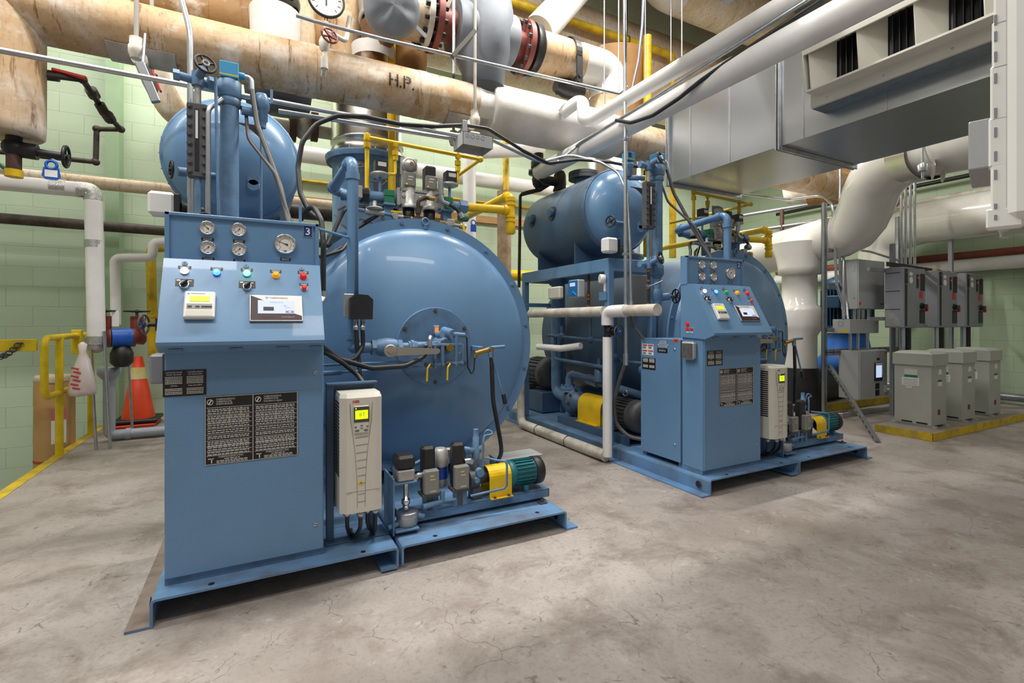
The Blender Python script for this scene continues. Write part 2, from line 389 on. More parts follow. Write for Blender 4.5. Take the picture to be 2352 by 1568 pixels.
def block_wall(name, hexc, axis):
    m, nt, b = new_mat(name); co = wpos(nt)
    sp = N(nt, 'ShaderNodeSeparateXYZ'); lk(nt, co, sp.inputs[0]); cb = N(nt, 'ShaderNodeCombineXYZ')
    lk(nt, sp.outputs[axis], cb.inputs[0]); lk(nt, sp.outputs[2], cb.inputs[1])
    br = N(nt, 'ShaderNodeTexBrick', **{'Scale': 1.0, 'Mortar Size': .004, 'Mortar Smooth': .5, 'Brick Width': .406, 'Row Height': .2035})
    lk(nt, cb.outputs[0], br.inputs[0])
    base = mixc(nt, ramp(nt, noise_t(nt, co, 1.1, 4), [(.4, gray(0)), (.75, gray(.6))]), rgb(hexc), tuple(q*.86 for q in rgb(hexc)[:3])+(1,))
    c = mixc(nt, br.outputs['Fac'], base, tuple(q*.84 for q in rgb(hexc)[:3])+(1,))
    lk(nt, c, b.inputs['Base Color']); b.inputs['Roughness'].default_value = .55
    iv = N(nt, 'ShaderNodeMath', operation='SUBTRACT'); iv.inputs[0].default_value = 1; lk(nt, br.outputs['Fac'], iv.inputs[1])
    bm = N(nt, 'ShaderNodeBump', Strength=.5, Distance=.006); lk(nt, iv.outputs[0], bm.inputs['Height'])
    b2 = N(nt, 'ShaderNodeBump', Strength=.15, Distance=.003); lk(nt, noise_t(nt, co, 90, 3), b2.inputs['Height']); lk(nt, bm.outputs[0], b2.inputs['Normal']); lk(nt, b2.outputs[0], b.inputs['Normal'])
    return m
WALLX = block_wall('green_painted_block_wall', '#b9cbb1', 0)
WALLY = block_wall('green_painted_block_side_wall', '#aebfa3', 1)
PILAST = paint('green_painted_pilaster', '#93ad8c', .55, amt=.15)
CEIL = paint('dusty_ceiling_paint', '#b9b2a6', .8, amt=.3)
YLINE = paint('yellow_floor_paint', '#dcbc1a', .6, dirt='#8a7d55', amt=.9, scale=7)
PADC = paint('pad_concrete', '#8f867c', .7, dirt='#6f665d', amt=.6)
# ---------------------------------------------------------------- room shell
YB, XR, ZC, XL = 6.7, 8.75, 5.6, -4.6
PITX = -1.44
fl = MB(); fl.quad((PITX, -3, 0), (XR, -3, 0), (XR, YB, 0), (PITX, YB, 0)); fl.quad((PITX, -3, 0), (PITX, YB, 0), (PITX, YB, -1.7), (PITX, -3, -1.7)); fl.quad((XL, -3, -1.7), (PITX, -3, -1.7), (PITX, YB, -1.7), (XL, YB, -1.7))
struct(fl, 'floor', FLOORM)
wb = MB(); wb.box(XL, XR, YB, YB+.2, -1.7, ZC)
struct(wb, 'wall_back', WALLX)
wr = MB(); wr.box(XR, XR+.2, -.4, YB+.2, 0, ZC)
struct(wr, 'wall_right', WALLY)
wl = MB(); wl.box(XL-.2, XL, 3, YB+.2, -1.7, ZC); struct(wl, 'wall_left', WALLY)
ce = MB(); ce.box(XL, XR, -.6, YB, ZC, ZC+.15); struct(ce, 'ceiling', CEIL)
tr = MB(); tr.box(.9, 3.1, 2.05, 2.48, 3.42, 3.5, .004); struct(tr, 'added_shadow_tray', STRUT)   # unseen tray added above the aisle to cast the floor's shadow edge
# ================================================================ the two boilers (same unit twice)
class Unit:
    pass
U = Unit()
def mb(): return MB().xf(Matrix.Translation((U.ox, 0, 0)))
def W(x, y, z): return Vector((x+U.ox, y, z))
def p3(px, py, x=None, y=None, z=None): return at(px, py, x, y, z)
def p2(px, py, x=None, y=None, z=None):
    if x is not None: x += OX2
    return at(px, py, x, y, z) - Vector((OX2, 0, 0))
def bolt(m, c, ax, r=.008, h=.007):
    c = V(c); ax = V(ax).normalized(); m.cyl(c, c+ax*h*.3, r*1.5, seg=12); m.hexa(c+ax*h*.3, c+ax*h, r); m.cut()
def handwheel(name, parent, c, ax, R, mat, spokes=4, rim=.006, label=None):
    m = mb() if U.local else MB()
    c = V(c); ax = V(ax).normalized(); u, v, _ = basis(ax); m.torus(c, ax, R, rim, 24, 6)
    m.cyl(c-ax*.012, c+ax*.012, R*.24, seg=10)
    for i in range(spokes):
        t = 2*PI*i/spokes+.4; e = u*math.cos(t)+v*math.sin(t); m.cyl(c+e*R*.2-ax*.004, c+e*R, rim*.9, seg=6)
    return m.build(name, mat, parent, label)
U.local = True
SQ = math.sqrt
def gauge(parent, c, R, n, name='pressure_gauge', deg=220, red=True):
    c = V(c); u = V(1, 0, 0); v = V(0, 0, 1)
    b = mb().lathe(c, (0, -1, 0), [(0, R*1.08), (.010, R*1.08), (.016, R*1.0), (.016, R*.90), (.006, R*.89)], 32).build(name, CHROME, parent)
    m = mb().lathe(c, (0, -1, 0), [(.0075, R*.9), (.008, R*.9)], 32).mat(1)
    for i in range(9):
        t = math.radians(225-i*270/8); e = u*math.cos(t)+v*math.sin(t); f = V(0, -.0086, 0)
        m.obox(c+f+e*R*.78, (R*.03, .0006, R*.14), Matrix.Rotation(-(t-PI/2), 3, 'Y'))
    if red:
        m.mat(2)
        for i in range(26):
            t = math.radians(225-i*270/25); e = u*math.cos(t)+v*math.sin(t)
            m.obox(c+V(0, -.0084, 0)+e*R*.56, (R*.12, .0005, R*.05), Matrix.Rotation(-(t-PI/2), 3, 'Y'))
    m.mat(3).obox(c+V(0, -.0085, -R*.72), (R*.28, .0006, R*.10))
    m.build('dial', [DIAL, DINK, PINKISH, NAVYSIGN], b)
    t = math.radians(deg); e = u*math.cos(t)+v*math.sin(t)
    m = mb().obox(c+V(0, -.0100, 0)+e*R*.28, (R*.045, .0008, R*.85), Matrix.Rotation(-(t-PI/2), 3, 'Y'))
    m.obox(c+V(0, -.0100, 0)-e*R*.18, (R*.16, .0009, R*.18), Matrix.Rotation(-(t-PI/2), 3, 'Y'))
    m.lathe(c, (0, -1, 0), [(.008, R*.07), (.0115, R*.05)], 10)
    m.build('needle', DINK, b)
def cabinet():
    n = U.n
    t = thing('control_cabinet', ('tall dark-shaded blue control cabinet of the nearer boiler, big white 3 on its plate' if n == 3 else 'smaller-looking blue control cabinet of the farther boiler, white 2 on its plate'), 'control cabinet', W(-.02, 2.27, .1))
    x0, x1 = -.302, .249; yf, yb = 2.190, 2.36
    mb().box(x0, x1, yf, yb, .125, .972, .003).build('cabinet_body', BLUE, t)
    m = mb()
    for a, b in ((x0+.0, x0+.05), (x0+.0, x1)):
        pass
    m.box(x0, x1, yf+.004, yf+.012, .1, .125); m.box(x0, x0+.035, yf+.012, yb, .1, .125); m.box(x1-.035, x1, yf+.012, yb, .1, .125)
    m.build('plinth', BLUE2, t)
    d = mb().box(x0+.003, x1-.002, yf-.008, yf, .128, .968, .003).build('door', BLUE, t)
    for z in (.865, .235):
        m = mb().lathe(W(.215, yf-.008, z)-V(U.ox, 0, 0), (0, -1, 0), [(0, .009), (.004, .008)], 14).mat(1)
        m.obox((.215, yf-.0125, z), (.012, .001, .002), Matrix.Rotation(.5, 3, 'Y')); m.build('door_lock', [STEEL, DINK], d)
    # sloped console hood: side profile in y,z
    prof = [(2.36, .972), (2.165, .962), (2.093, .990), (2.090, 1.003), (2.262, 1.318), (2.30, 1.320), (2.36, 1.320)]
    h = mb().prism([(-.314, a, b) for a, b in prof], (.555, 0, 0)).build('console_hood', BLUE, t)
    m = mb()
    for xx in (-.26, -.07, .09, .21): m.box(xx-.022, xx+.022, 2.118, 2.134, .966, .979, .002).cut()
    m.each('hinge', BLUE2, h)
    # upper gauge box
    gb = mb(); gb.box(-.318, .243, 2.318, 2.36, 1.318, 1.505)
    for a in ((-.318, -.302, 1.318, 1.505), (.227, .243, 1.318, 1.505), (-.318, .243, 1.492, 1.505)): gb.box(a[0], a[1], 2.306, 2.32, a[2], a[3], .002)
    gb = gb.build('gauge_panel', BLUE, t)
    P = lambda px, py: p3(px, py, y=2.318)
    lblm = mb()
    def plate(c, sx, sz):
        lblm.mat(0).box(c.x-sx/2, c.x+sx/2, c.y-.0015, c.y-.0002, c.z-sz/2, c.z+sz/2).mat(1)
        for k in (-.2, .22): lblm.box(c.x-sx*.36, c.x+sx*.36, c.y-.0019, c.y-.0014, c.z+sz*k-sz*.07, c.z+sz*k+sz*.07)
        lblm.cut()
    degs = {3: (140, 225, 222, 222, 160), 2: (215, 218, 225, 222, 235)}[n]
    for i, (px, py) in enumerate(((476.5, 523.8), (548.4, 528.1), (477.8, 569.2), (549.2, 573))):
        c = P(px, py); gauge(gb, c, .0265, n, deg=degs[i]); plate(P(px+.5, py+25.5), .043, .0115)
    gauge(gb, P(655, 560.8), .041, n, 'steam_pressure_gauge', degs[4]); plate(P(655.5, 595.5), .040, .0115)
    lblm.each('caption_plate', [PLATE, INK], gb)
    c = P(707, 532)
    m = mb().mat(1).box(c.x-.020, c.x+.020, c.y-.002, c.y, c.z-.026, c.z+.026).mat(0).box(c.x-.017, c.x+.017, c.y-.003, c.y-.001, c.z-.023, c.z+.023).mat(2)
    m.text(str(n), (c.x, c.y-.0031, c.z-.001), (1, 0, 0), (0, 0, 1), .044, bold=.015); m.build('number_plate', [NAVYSIGN, STEEL, WHITE], gb)
    # sloped face frame of reference
    A = V(-.314, 2.262, 1.318); B = V(-.314, 2.090, 1.003); sv = (A-B).normalized(); su = V(1, 0, 0); sn = su.cross(sv)
    def S(px, py):
        d = ray(px, py); o = V(0, 0, H); k = (A-o).dot(sn)/d.dot(sn); return o+d*k
    R3 = Matrix((su, sv, sn)).transposed()
    def slab(m, c, sx, sy, h, ch=.0, lift=0): return m.obox(c+sn*(h/2+lift), (sx, sy, h), R3, ch)
    def lens(px, py, mat, rim, name='pilot_lamp', r=.0125, lab=None):
        c = S(px, py); m = mb().lathe(c, sn, [(0, r*1.12), (.006, r*1.1)], 20).mat(1).lathe(c, sn, [(.006, r), (.014, r*.95), (.018, r*.6)], 20)
        return m.build(name, [rim, mat], h, lab)
    cap = mb()
    def tag_(c, sx, sy, lines=2):
        cap.mat(0); slab(cap, c, sx, sy, .0012); cap.mat(1)
        for k in range(lines): slab(cap, c+sv*(sy*(.22-.42*k)), sx*.7, sy*.14, .0004, 0, .0012)
        cap.cut()
    lenses = [(424.2, 624, L_WHITE, CHROME, 'white'), (497.7, 627.6, L_BLUE, L_BLUED, 'blue'), (567, 629.6, L_GREEN if n == 3 else L_GREEN0, L_GREEN0, 'green'), (633.4, 633, L_AMBER, L_AMBER, 'amber'), (696.4, 635.5, L_RED, L_RED, 'red')]
    for px, py, a, b, nm in lenses:
        lens(px, py, a, b, lab=f'{nm} pilot lamp'); tag_(S(px, py-8)+sv*.004, .042, .013)
    lens(698.4, 662.8, L_RED, CHROME, 'push_button', .0105, 'clear rimmed red push button'); tag_(S(698, 654)+sv*.002, .034, .011)
    for px, py in ((424.5, 605.5), (565.5, 611.5), (693, 617.5)):
        c = S(px, py); m = mb().lathe(c, sn, [(0, .0095), (.004, .009)], 16).mat(1); slab(m, c, .002, .010, .0006, 0, .004); m.build('key_lock', [BLUE2, DINK], h)
    for px, py in ((423.7, 655.2), (567.8, 659.4)):
        c = S(px, py); cap.mat(0); slab(cap, c+sv*.012, .058, .032, .001); cap.mat(1); slab(cap, c+sv*.02+su*.012, .02, .003, .0004, 0, .001); slab(cap, c+sv*.022-su*.02, .012, .006, .0004, 0, .001); cap.cut()
        m = mb().lathe(c, sn, [(0, .018), (.006, .0175), (.012, .015)], 20); m.build('selector_switch', CHROME, h)
        m = mb().lathe(c, sn, [(.010, .0125), (.016, .012)], 16); m.obox(c+sn*.022, (.008, .030, .014), R3 @ Matrix.Rotation(-.75, 3, 'Z'), .002); m.build('switch_handle', BLACKP, h)
    cap.each('engraved_label', [PLATE, INK], h)
    # small level controller
    c = (S(428, 671.2)+S(493, 672)+S(491, 738)+S(424.7, 738.6))/4
    m = mb(); slab(m, c, .098, .112, .022, .004); k = m.build('level_controller', WHITE, h)
    m = mb(); slab(m, c+sv*.022, .062, .022, .0012, 0, .022); m.build('controller_display', LCDY, k)
    m = mb(); slab(m, c-sv*.010, .080, .021, .001, 0, .022); m.mat(1)
    for dx in (-.03, -.006, .015, .031): slab(m, c-sv*.012+su*dx, .013 if dx < .01 else .018, .0065, .001, .0, .0228)
    m.build('keypad', [paint('grey_keypad', '#9c9c9a', .5), DINK], k)
    m = mb(); m.mat(0); slab(m, c-sv*.038, .084, .024, .0008, 0, .022); m.mat(1); m.text('THERMOGENICS', c+sv*.044-su*.006, su, sv, .0062, lift=.0226); m.mat(2); slab(m, c+sv*.044-su*.036, .006, .004, .0004, 0, .0222)
    m.build('front_flap', [BEIGE, DINK, CYAN], k)
    # touch screen
    c = (S(570.9, 674.3)+S(694.6, 675.6)+S(698.4, 746.2)+S(571.4, 745.2))/4
    m = mb(); slab(m, c, .190, .118, .010, .002); k = m.build('touch_screen', STEEL, h)
    m = mb(); w2, h2 = .091, .055; Q = lambda a, b: c+su*a+sv*b+sn*.0104
    m.quad(Q(-w2, -h2), Q(w2, -h2), Q(w2, h2), Q(-w2, h2)); m.mat(1)
    q = sn*.0003
    m._add([Q(-w2, h2)+q, Q(-.045, .034)+q, Q(.066, .034)+q, Q(.066, -.026)+q, Q(w2, -.036)+q, Q(w2, h2)+q], [(0, 1, 2, 5), (2, 3, 4, 5)]); m.mat(2)
    m.text('THERMOGENICS', Q(.008, .0445)+q, su, sv, .0088); m.mat(3); m._add([Q(-.040, .049)+q*2, Q(-.040, .046)+q*2, Q(-.028, .046)+q*2, Q(-.028, .049)+q*2], [(0, 1, 2, 3)]); m._add([Q(-.036, .046)+q*2, Q(-.036, .039)+q*2, Q(-.033, .039)+q*2, Q(-.033, .046)+q*2], [(0, 1, 2, 3)])
    m.mat(4); m.text('INTELLIGENT', Q(-.035, -.040), su, sv, .0095); m.text('STEAM', Q(-.041, -.0495), su, sv, .0085); m.mat(5); m.text('www.thermogenics.com', Q(.040, -.041), su, sv, .0048)
    m.build('screen_bezel', [paint('maroon_bezel', '#3a2226', .4, amt=.05), WHITE, DINK, CYAN, paint('faint_maroon_print', '#57383b', .5, amt=.05), INK], k)
    m = mb(); w2, h2 = .066, .030; sc = c+sv*.004; Q = lambda a, b: sc+su*a+sv*b+sn*.0112
    m.quad(Q(-w2, -h2), Q(w2, -h2), Q(w2, h2), Q(-w2, h2)).mat(1)
    m.text('WATER LEVEL', Q(0, .020), su, sv, .0078, lift=.0004); m.mat(2); q = sn*.0004
    m._add([Q(-.047, -.018)+q, Q(-.010, -.018)+q, Q(-.010, 0)+q, Q(-.047, 0)+q], [(0, 1, 2, 3)]); m.mat(1); m._add([Q(.032, -.028)+q, Q(.062, -.028)+q, Q(.062, -.017)+q, Q(.032, -.017)+q], [(0, 1, 2, 3)])
    m.mat(3); m._add([Q(.042, -.025)+q*2, Q(.052, -.025)+q*2, Q(.052, -.020)+q*2, Q(.042, -.020)+q*2], [(0, 1, 2, 3)]); m.mat(1)
    for a, b, s_ in ((.023, .006, .01), (.026, .002, .012), (.03, -.005, .02)): m._add([Q(a, b)+q, Q(a+s_, b)+q, Q(a+s_, b+.0015)+q, Q(a, b+.0015)+q], [(0, 1, 2, 3)])
    m.build('lit_display', [SCREEN, glow('screen_lilac_ink', '#8c9bd8', .6, True), glow('screen_dark_field', '#232c4a', .3, True), WHITE], k)
    # nameplates on the lower door
    def nameplate(c0, c1, two, name):
        m = mb(); x0, z1, x1, z0 = c0.x, c0.z, c1.x, c1.z; y = yf-.009; m.box(x0, x1, y-.0012, y, z0, z1).mat(1)
        wd, ht = x1-x0, z1-z0; rnd = random.Random(7)
        X = lambda f: x0+wd*f; Z = lambda f: z1-ht*f; f0 = y-.0018; f1 = y-.0012
        def bar(a, b, z, h_): m.box(X(a), X(b), f0, f1, Z(z+h_), Z(z))
        def line(a, b, z, h_=.013):
            q = a
            while q < b:
                e = min(b, q+rnd.uniform(.02, .05)); bar(q, e, z, h_); q = e+.008
        if two:
            for ox_ in (.0, .5):
                T = ['THERMOGENICS', 'THERMOCOIL', 'STEAM BOILER' if ox_ == 0 else 'Chaudière à vapeur']
                for i, s_ in enumerate(T): m.text(s_, (X(ox_+.115), f1, Z(.05+.034*i)), (1, 0, 0), (0, 0, 1), ht*.036, 'LEFT', sx=.9)
                m.torus((X(ox_+.055), f0, Z(.085)), (0, 1, 0), wd*.030, wd*.004, 16, 4); m.obox((X(ox_+.055), f0, Z(.085)), (wd*.012, .0006, wd*.05), Matrix.Rotation(.6, 3, 'Y'))
                for zz in (.165, .27, .335, .40, .475, .56, .645, .73, .80, .865): bar(ox_+.02, ox_+.485, zz, .005)
                for zz in (.19, .215, .245, .29, .315, .355, .38, .42, .45, .5, .53, .585, .61, .665, .69, .715, .745, .775, .815, .845):
                    line(ox_+.03, ox_+.46, zz, .011)
                for a in (.25, .37): bar(ox_+a, ox_+a+.004, .165, .235)
                bar(ox_+.37, ox_+.374, .645, .085)
                m.text('THERMOGENICS INC.', (X(ox_+.27), f1, Z(.895)), (1, 0, 0), (0, 0, 1), ht*.036, sx=.95); line(ox_+.2, ox_+.36, .92, .010); line(ox_+.12, ox_+.44, .945, .010); line(ox_+.12, ox_+.44, .967, .010)
                bar(ox_+.035, ox_+.09, .905, .012); bar(ox_+.065, ox_+.075, .905, .07)
            bar(.497, .503, .0, 1); bar(0, 1, .004, .006); bar(0, 1, .99, .006); bar(.003, .009, 0, 1); bar(.991, .997, 0, 1)
        else:
            L = [('LOW WATER VOLUME', 'WATER TUBE BOILER', 'LOW NOx'), ('CHAUDIÈRE VAPEUR À', 'BAS VOLUME D\'EAU', 'Oxydes d\'azote RÉDUIT')]
            for i, ox_ in enumerate((.25, .74)):
                m.text(L[i][0], (X(ox_), f1, Z(.09)), (1, 0, 0), (0, 0, 1), ht*.082, sx=.62); m.text(L[i][1], (X(ox_), f1, Z(.175)), (1, 0, 0), (0, 0, 1), ht*.082, sx=.62)
                m.text(L[i][2], (X(ox_), f1, Z(.60)), (1, 0, 0), (0, 0, 1), ht*.075, sx=.62)
                for zz in (.25, .31, .37, .43, .49, .70, .76, .83, .89): line(ox_-.2, ox_+.19, zz, .03)
        m.build(name, [PLATE, INK], d)
    Dp = lambda px, py: p3(px, py, y=yf-.009)
    if n == 3: nameplate(Dp(374, 851), Dp(474, 906), False, 'information_plate'); nameplate(Dp(470, 911), Dp(684, 1044.5), True, 'rating_plate')
    else:
        E = lambda px, py: p2(px, py, y=yf-.009); nameplate(E(1624, 805.5), E(1659.5, 838), False, 'information_plate'); nameplate(E(1652.2, 846.6), E(1730.3, 926), True, 'rating_plate')
    # filter grille or alarm horn box on the left flank
    if n == 2:
        g = mb(); y0, y1 = 2.232, 2.335; g.box(-.345, -.302, y0, y1, .828, .945, .012); g = g.build('fan_grille', ALU, t)
        m = mb()
        for k in range(1, 6):
            q = k*.009
            m.box(-.347, -.344, 2.283-q, 2.283+q, .886+q-.002, .886+q+.001); m.box(-.347, -.344, 2.283-q, 2.283-q+.003, .886-q, .886+q); m.box(-.347, -.344, 2.283-q, 2.283+q, .886-q-.001, .886-q+.002); m.box(-.347, -.344, 2.283+q-.003, 2.283+q, .886-q, .886+q)
        m.build('grille_slot', BLACKP, g)
        for yy, zz, mt, rr_, nm in ((2.301, 1.058, L_RED, .013, 'alarm_lamp'), (2.301, 1.027, L_RED, .011, 'push_button'), (2.268, 1.027, L_RED, .011, 'push_button')):
            mb().lathe((-.314, yy, zz), (-1, 0, 0), [(0, rr_), (.006, rr_)], 16).mat(1).lathe((-.314, yy, zz), (-1, 0, 0), [(.006, rr_*.85), (.014, rr_*.7)], 16).build(nm, [STEEL if nm == 'push_button' else mt, mt], h)
        m = mb()
        for yy in (2.301, 2.268): m.box(-.3152, -.314, yy-.011, yy+.011, 1.001, 1.011).cut()
        m.each('small_label', WHITE, h)
    else:
        mb().box(-.352, -.303, 2.21, 2.33, .845, .955, .008).build('side_box', [DGREY], t, 'grey box on the cabinet flank')
def power_cabinet():
    n = U.n
    t = thing('power_cabinet', ('blue power cabinet hidden behind the nearer control cabinet' if n == 3 else 'blue power cabinet with danger stickers on its side door, behind the farther control cabinet'), 'cabinet', W(-.1, 2.56, .1))
    mb().box(-.292, .15, 2.372, 2.752, .128, .952, .003).build('cabinet_body', BLUE, t)
    m = mb()
    for y in (2.372, 2.715): m.box(-.285, -.25, y, y+.035, .1, .128).cut(); m.box(.11, .145, y, y+.035, .1, .128).cut()
    m.each('foot', BLUE2, t)
    if n == 3: return
    d = mb().box(-.307, -.293, 2.372, 2.75, .132, .955, .003).build('door', BLUE, t)
    for yy, zz in ((2.42, .885), (2.42, .245)): mb().lathe((-.307, yy, zz), (-1, 0, 0), [(0, .009), (.004, .009), (.006, .005)], 12).build('door_lock', STEEL, d)
    P = lambda px, py: p2(px, py, x=-.308)
    def st(a, b, mat, name, rows=(), ink=DINK, k=.6):
        A, B = P(*a), P(*b); y0, y1 = max(A.y, B.y), min(A.y, B.y); z1, z0 = max(A.z, B.z), min(A.z, B.z); m = mb(); m.box(-.3082, -.307, y1, y0, z0, z1).mat(1)
        for r_, c0, c1, hh in rows: m.box(-.3087, -.3082, y0-(y0-y1)*c1, y0-(y0-y1)*c0, z1-(z1-z0)*(r_+hh), z1-(z1-z0)*r_)
        return m, (y0, y1, z0, z1), name, [mat, ink]
    def fin(s): s[0].build(s[2], s[3], d)
    s = st((1475.2, 788.7), (1500.8, 816), WHITE, 'danger_sticker', [(.06, .04, .46, .14), (.06, .54, .96, .14), (.56, .04, .46, .14), (.56, .54, .96, .14)], paint('danger_red_print', '#b5555a', .5)); y0, y1, z0, z1 = s[1]
    m = s[0].mat(2)
    for r_ in (.26, .32, .38, .78, .84, .90):
        for c0 in (.06, .56): m.box(-.3087, -.3082, y0-(y0-y1)*(c0+.28), y0-(y0-y1)*c0, z1-(z1-z0)*(r_+.035), z1-(z1-z0)*r_)
    s[3].append(DINK); fin(s)
    fin(st((1475, 820), (1505.4, 850), PLATE, 'information_sticker', [(r_, c0, c0+.38, .035) for r_ in (.06, .14, .2, .26, .34, .62, .68, .74, .8) for c0 in (.07, .55)], INK))
    s = st((1510, 798.8), (1532.8, 811), PLATE, 'engraved_plate', [], INK); y0, y1, z0, z1 = s[1]; s[0].text('BOILER #2', (-.3084, (y0+y1)/2, (z0+z1)/2), (0, -1, 0), (0, 0, 1), (z1-z0)*.55, sx=.8); fin(s)
    for k, (a, b) in enumerate(((1516, 1529), (1514, 1530), (1511, 1534.7), (1514, 1531))): fin(st((a, 782+k*4), (b, 785.2+k*4), WHITE, 'white_tape_label', [(.3, .1, .9, .3)]))
    fin(st((1547, 778), (1558.5, 786), paint('orange_sticker', '#e0561a', .5), 'orange_sticker', [(.3, .2, .8, .15), (.6, .2, .8, .15)]))
def skid():
    n = U.n
    t = thing('boiler_skid', f'blue folded steel skid on the floor under the {U.who} boiler', 'skid base', W(.5, 3.4, 0))
    th = .009
    def deck(prof, name, holes, mt=SKID):
        d = mb().strip([(a, 2.106, b) for a, b in prof], th, (0, 2.72, 0)).build(name, mt, t)
        m = mb()
        for x, y in holes: m.lathe((x, y, .1), (0, 0, 1), [(0, .011), (.0006, .011)], 16).cut()
        m.each('bolt_hole', BLACK, d)
    def arc(x, z, sx, sz, r=.012):   # rounded outside fold
        return [(x+sx*r*(1-math.cos(a)), z+sz*r*(1-math.sin(a))) for a in (0, .5, 1.07, PI/2)]
    prof1 = [(-.405, .009), (-.333+.0, .009), (-.333, .02), (-.333, .085), (-.328, .096), (-.318, .1), (.53, .1), (.541, .096), (.545, .085), (.545, .02), (.538, .009), (.47, .009)]
    deck(prof1, 'deck_plate', [(-.15, 2.135), (.40, 2.135)])
    prof2 = [(.50, .009), (.55, .009), (.558, .02), (.558, .085), (.563, .096), (.575, .1), (1.40, .1), (1.411, .096), (1.415, .085), (1.415, .02), (1.42, .009), (1.484, .009)]
    deck(prof2[2:], 'deck_plate', [(.72, 2.14), (1.27, 2.16)])
    m = mb()
    for x, y in ((-.333, 2.19), ): m.lathe((x-.010, y, .052), (-1, 0, 0), [(0, .021), (.0006, .021)], 20).cut()
    m.lathe((-.325, 2.19, .052), (1, 0, 0), [(0, .021), (.0006, .021)], 20).cut(); m.lathe((1.40, 2.19, .052), (-1, 0, 0), [(0, .021), (.0006, .021)], 20)
    m.each('lifting_hole', BLACK, t)
    if n == 3: mb().box(-.405, -.337, 2.1065, 4.8, .0090, .0100).build('scuffed_flange', SKIDRUST, t, 'brown scuffed floor flange')
def drive():
    n = U.n
    t = thing('variable_speed_drive', f'beige motor drive with lit green display beside the {U.who} control cabinet', 'motor drive', W(.4, 2.25, .1))
    x0, x1, yf, z0, z1 = .308, .482, 2.135, .268, .770
    prof = [(x0, 2.305), (x0, yf+.028), (x0+.026, yf+.004), (x0+.05, yf), (x1-.03, yf), (x1-.004, yf+.008), (x1, yf+.02), (x1, 2.305)]
    mb().prism([(a, b, z0) for a, b in prof], (0, 0, z1-z0-.018)).prism([(a, b, z1-.018) for a, b in prof[:1]+prof[1:]], (0, .0, .001)).build('front_cover', BEIGE, t)
    m = mb(); m.ring_sweep([[V(a, b, z1-.018) for a, b in prof], [V(a+(.395-a)*.05, b+(2.25-b)*.15, z1) for a, b in prof]], False, True, False); m.build('top_cap', BEIGE, t)
    m = mb()
    for k in range(22): m.box(x0-.002, x0+.002, yf+.035, 2.275, .42+k*.0145, .428+k*.0145)
    m.build('side_vent', BLACKP, t)
    m = mb(); cx = .392
    for k in range(11):
        z = .652-k*.0325 if k < 9 else .652-.0325*(k+.4); hw = max(.016, .031-.0022*k); m.obox((cx+.002, yf-.0004, z), (hw*2, .002, .0022), Matrix.Rotation(-.05, 3, 'Y'))
    m.box(x0+.02, x1-.01, yf-.0008, yf+.001, .3575, .359)
    for sg in (-1, 1):
        m.tube([(cx+sg*.046, yf-.0003, .73), (cx+sg*.043, yf-.0003, .66), (cx+sg*.026, yf-.0003, .53), (cx+sg*.018, yf-.0003, .42), (cx+sg*.016, yf-.0003, .29)], .0011, 5, .03)
    m.build('cover_groove', paint('shaded_beige_groove', '#8f8b80', .6), t)
    k = mb().box(cx-.032, cx+.032, yf-.008, yf, .605, .722, .004).build('keypad_panel', BEIGE, t)
    mb().box(cx-.031, cx+.031, yf-.0095, yf-.006, .652, .716, .002).build('display_bezel', [paint('olive_bezel', '#4b4c40', .4)], k)
    m = mb().box(cx-.026, cx+.026, yf-.0105, yf-.009, .665, .702).mat(1).box(cx-.008, cx-.006, yf-.011, yf-.0104, .676, .692).box(cx-.003, cx-.001, yf-.011, yf-.0104, .676, .692).box(cx+.008, cx+.012, yf-.011, yf-.0104, .689, .692).box(cx+.008, cx+.010, yf-.011, yf-.0104, .676, .692).mat(2).lathe((cx-.023, yf-.0105, .710), (0, -1, 0), [(-.002, .003), (.001, .003)], 10)
    m.build('green_display', [LCDG, GREENP, LCDY], k)
    m = mb()
    for dx, dz, rx, rz in ((-.018, .617, .010, .0055), (.018, .617, .010, .0055), (-.024, .632, .005, .004), (.024, .632, .005, .004), (0, .637, .006, .003), (0, .626, .006, .003)): m.ball((cx+dx, yf-.008, dz), 1, 10, (rx, .002, rz)).cut()
    m.each('keypad_button', paint('grey_button', '#77767a', .5), k)
    m = mb().mat(0).text('ABB', (cx-.022, yf-.0005, .738), (1, 0, 0), (0, 0, 1), .016, lift=.0006, bold=.02).build('maker_mark', RED, t)
    m = mb(); z = .388; m.prism([(cx-.001, yf-.0005, z+.018), (cx-.013, yf-.0005, z-.004), (cx+.011, yf-.0005, z-.004)], (0, -.0008, 0)).mat(1); m.prism([(cx+.001, yf-.0013, z+.012), (cx-.004, yf-.0013, z+.003), (cx-.001, yf-.0013, z+.003), (cx-.002, yf-.0013, z-.002), (cx+.003, yf-.0013, z+.006), (cx, yf-.0013, z+.006)], (0, -.0004, 0))
    m.build('warning_triangle', [YELLOW, DINK], t)
    m = mb()
    for x, y in ((.345, 2.2), (.395, 2.17), (.43, 2.2), (.46, 2.18)): m.lathe((x, y, z0), (0, 0, -1), [(-.002, .014), (.012, .014), (.013, .017), (.022, .017), (.03, .011)], 12).cut()
    m.each('cable_gland', STEEL, t)
    m = mb()
    for x, y, b in ((.345, 2.2, .02), (.395, 2.17, -.01), (.43, 2.2, .03), (.46, 2.18, .01)): m.tube([(x, y, z0-.02), (x, y, .19), (x+b, y+.06, .13), (x+b*2, y+.15, .115)], .0085, 10, .05).cut()
    m.each('power_cable', RUBBER, t)
    f = thing('drive_stand', f'dark blue steel stand holding the beige drive of the {U.who} boiler', 'equipment stand', W(.38, 2.32, .1))
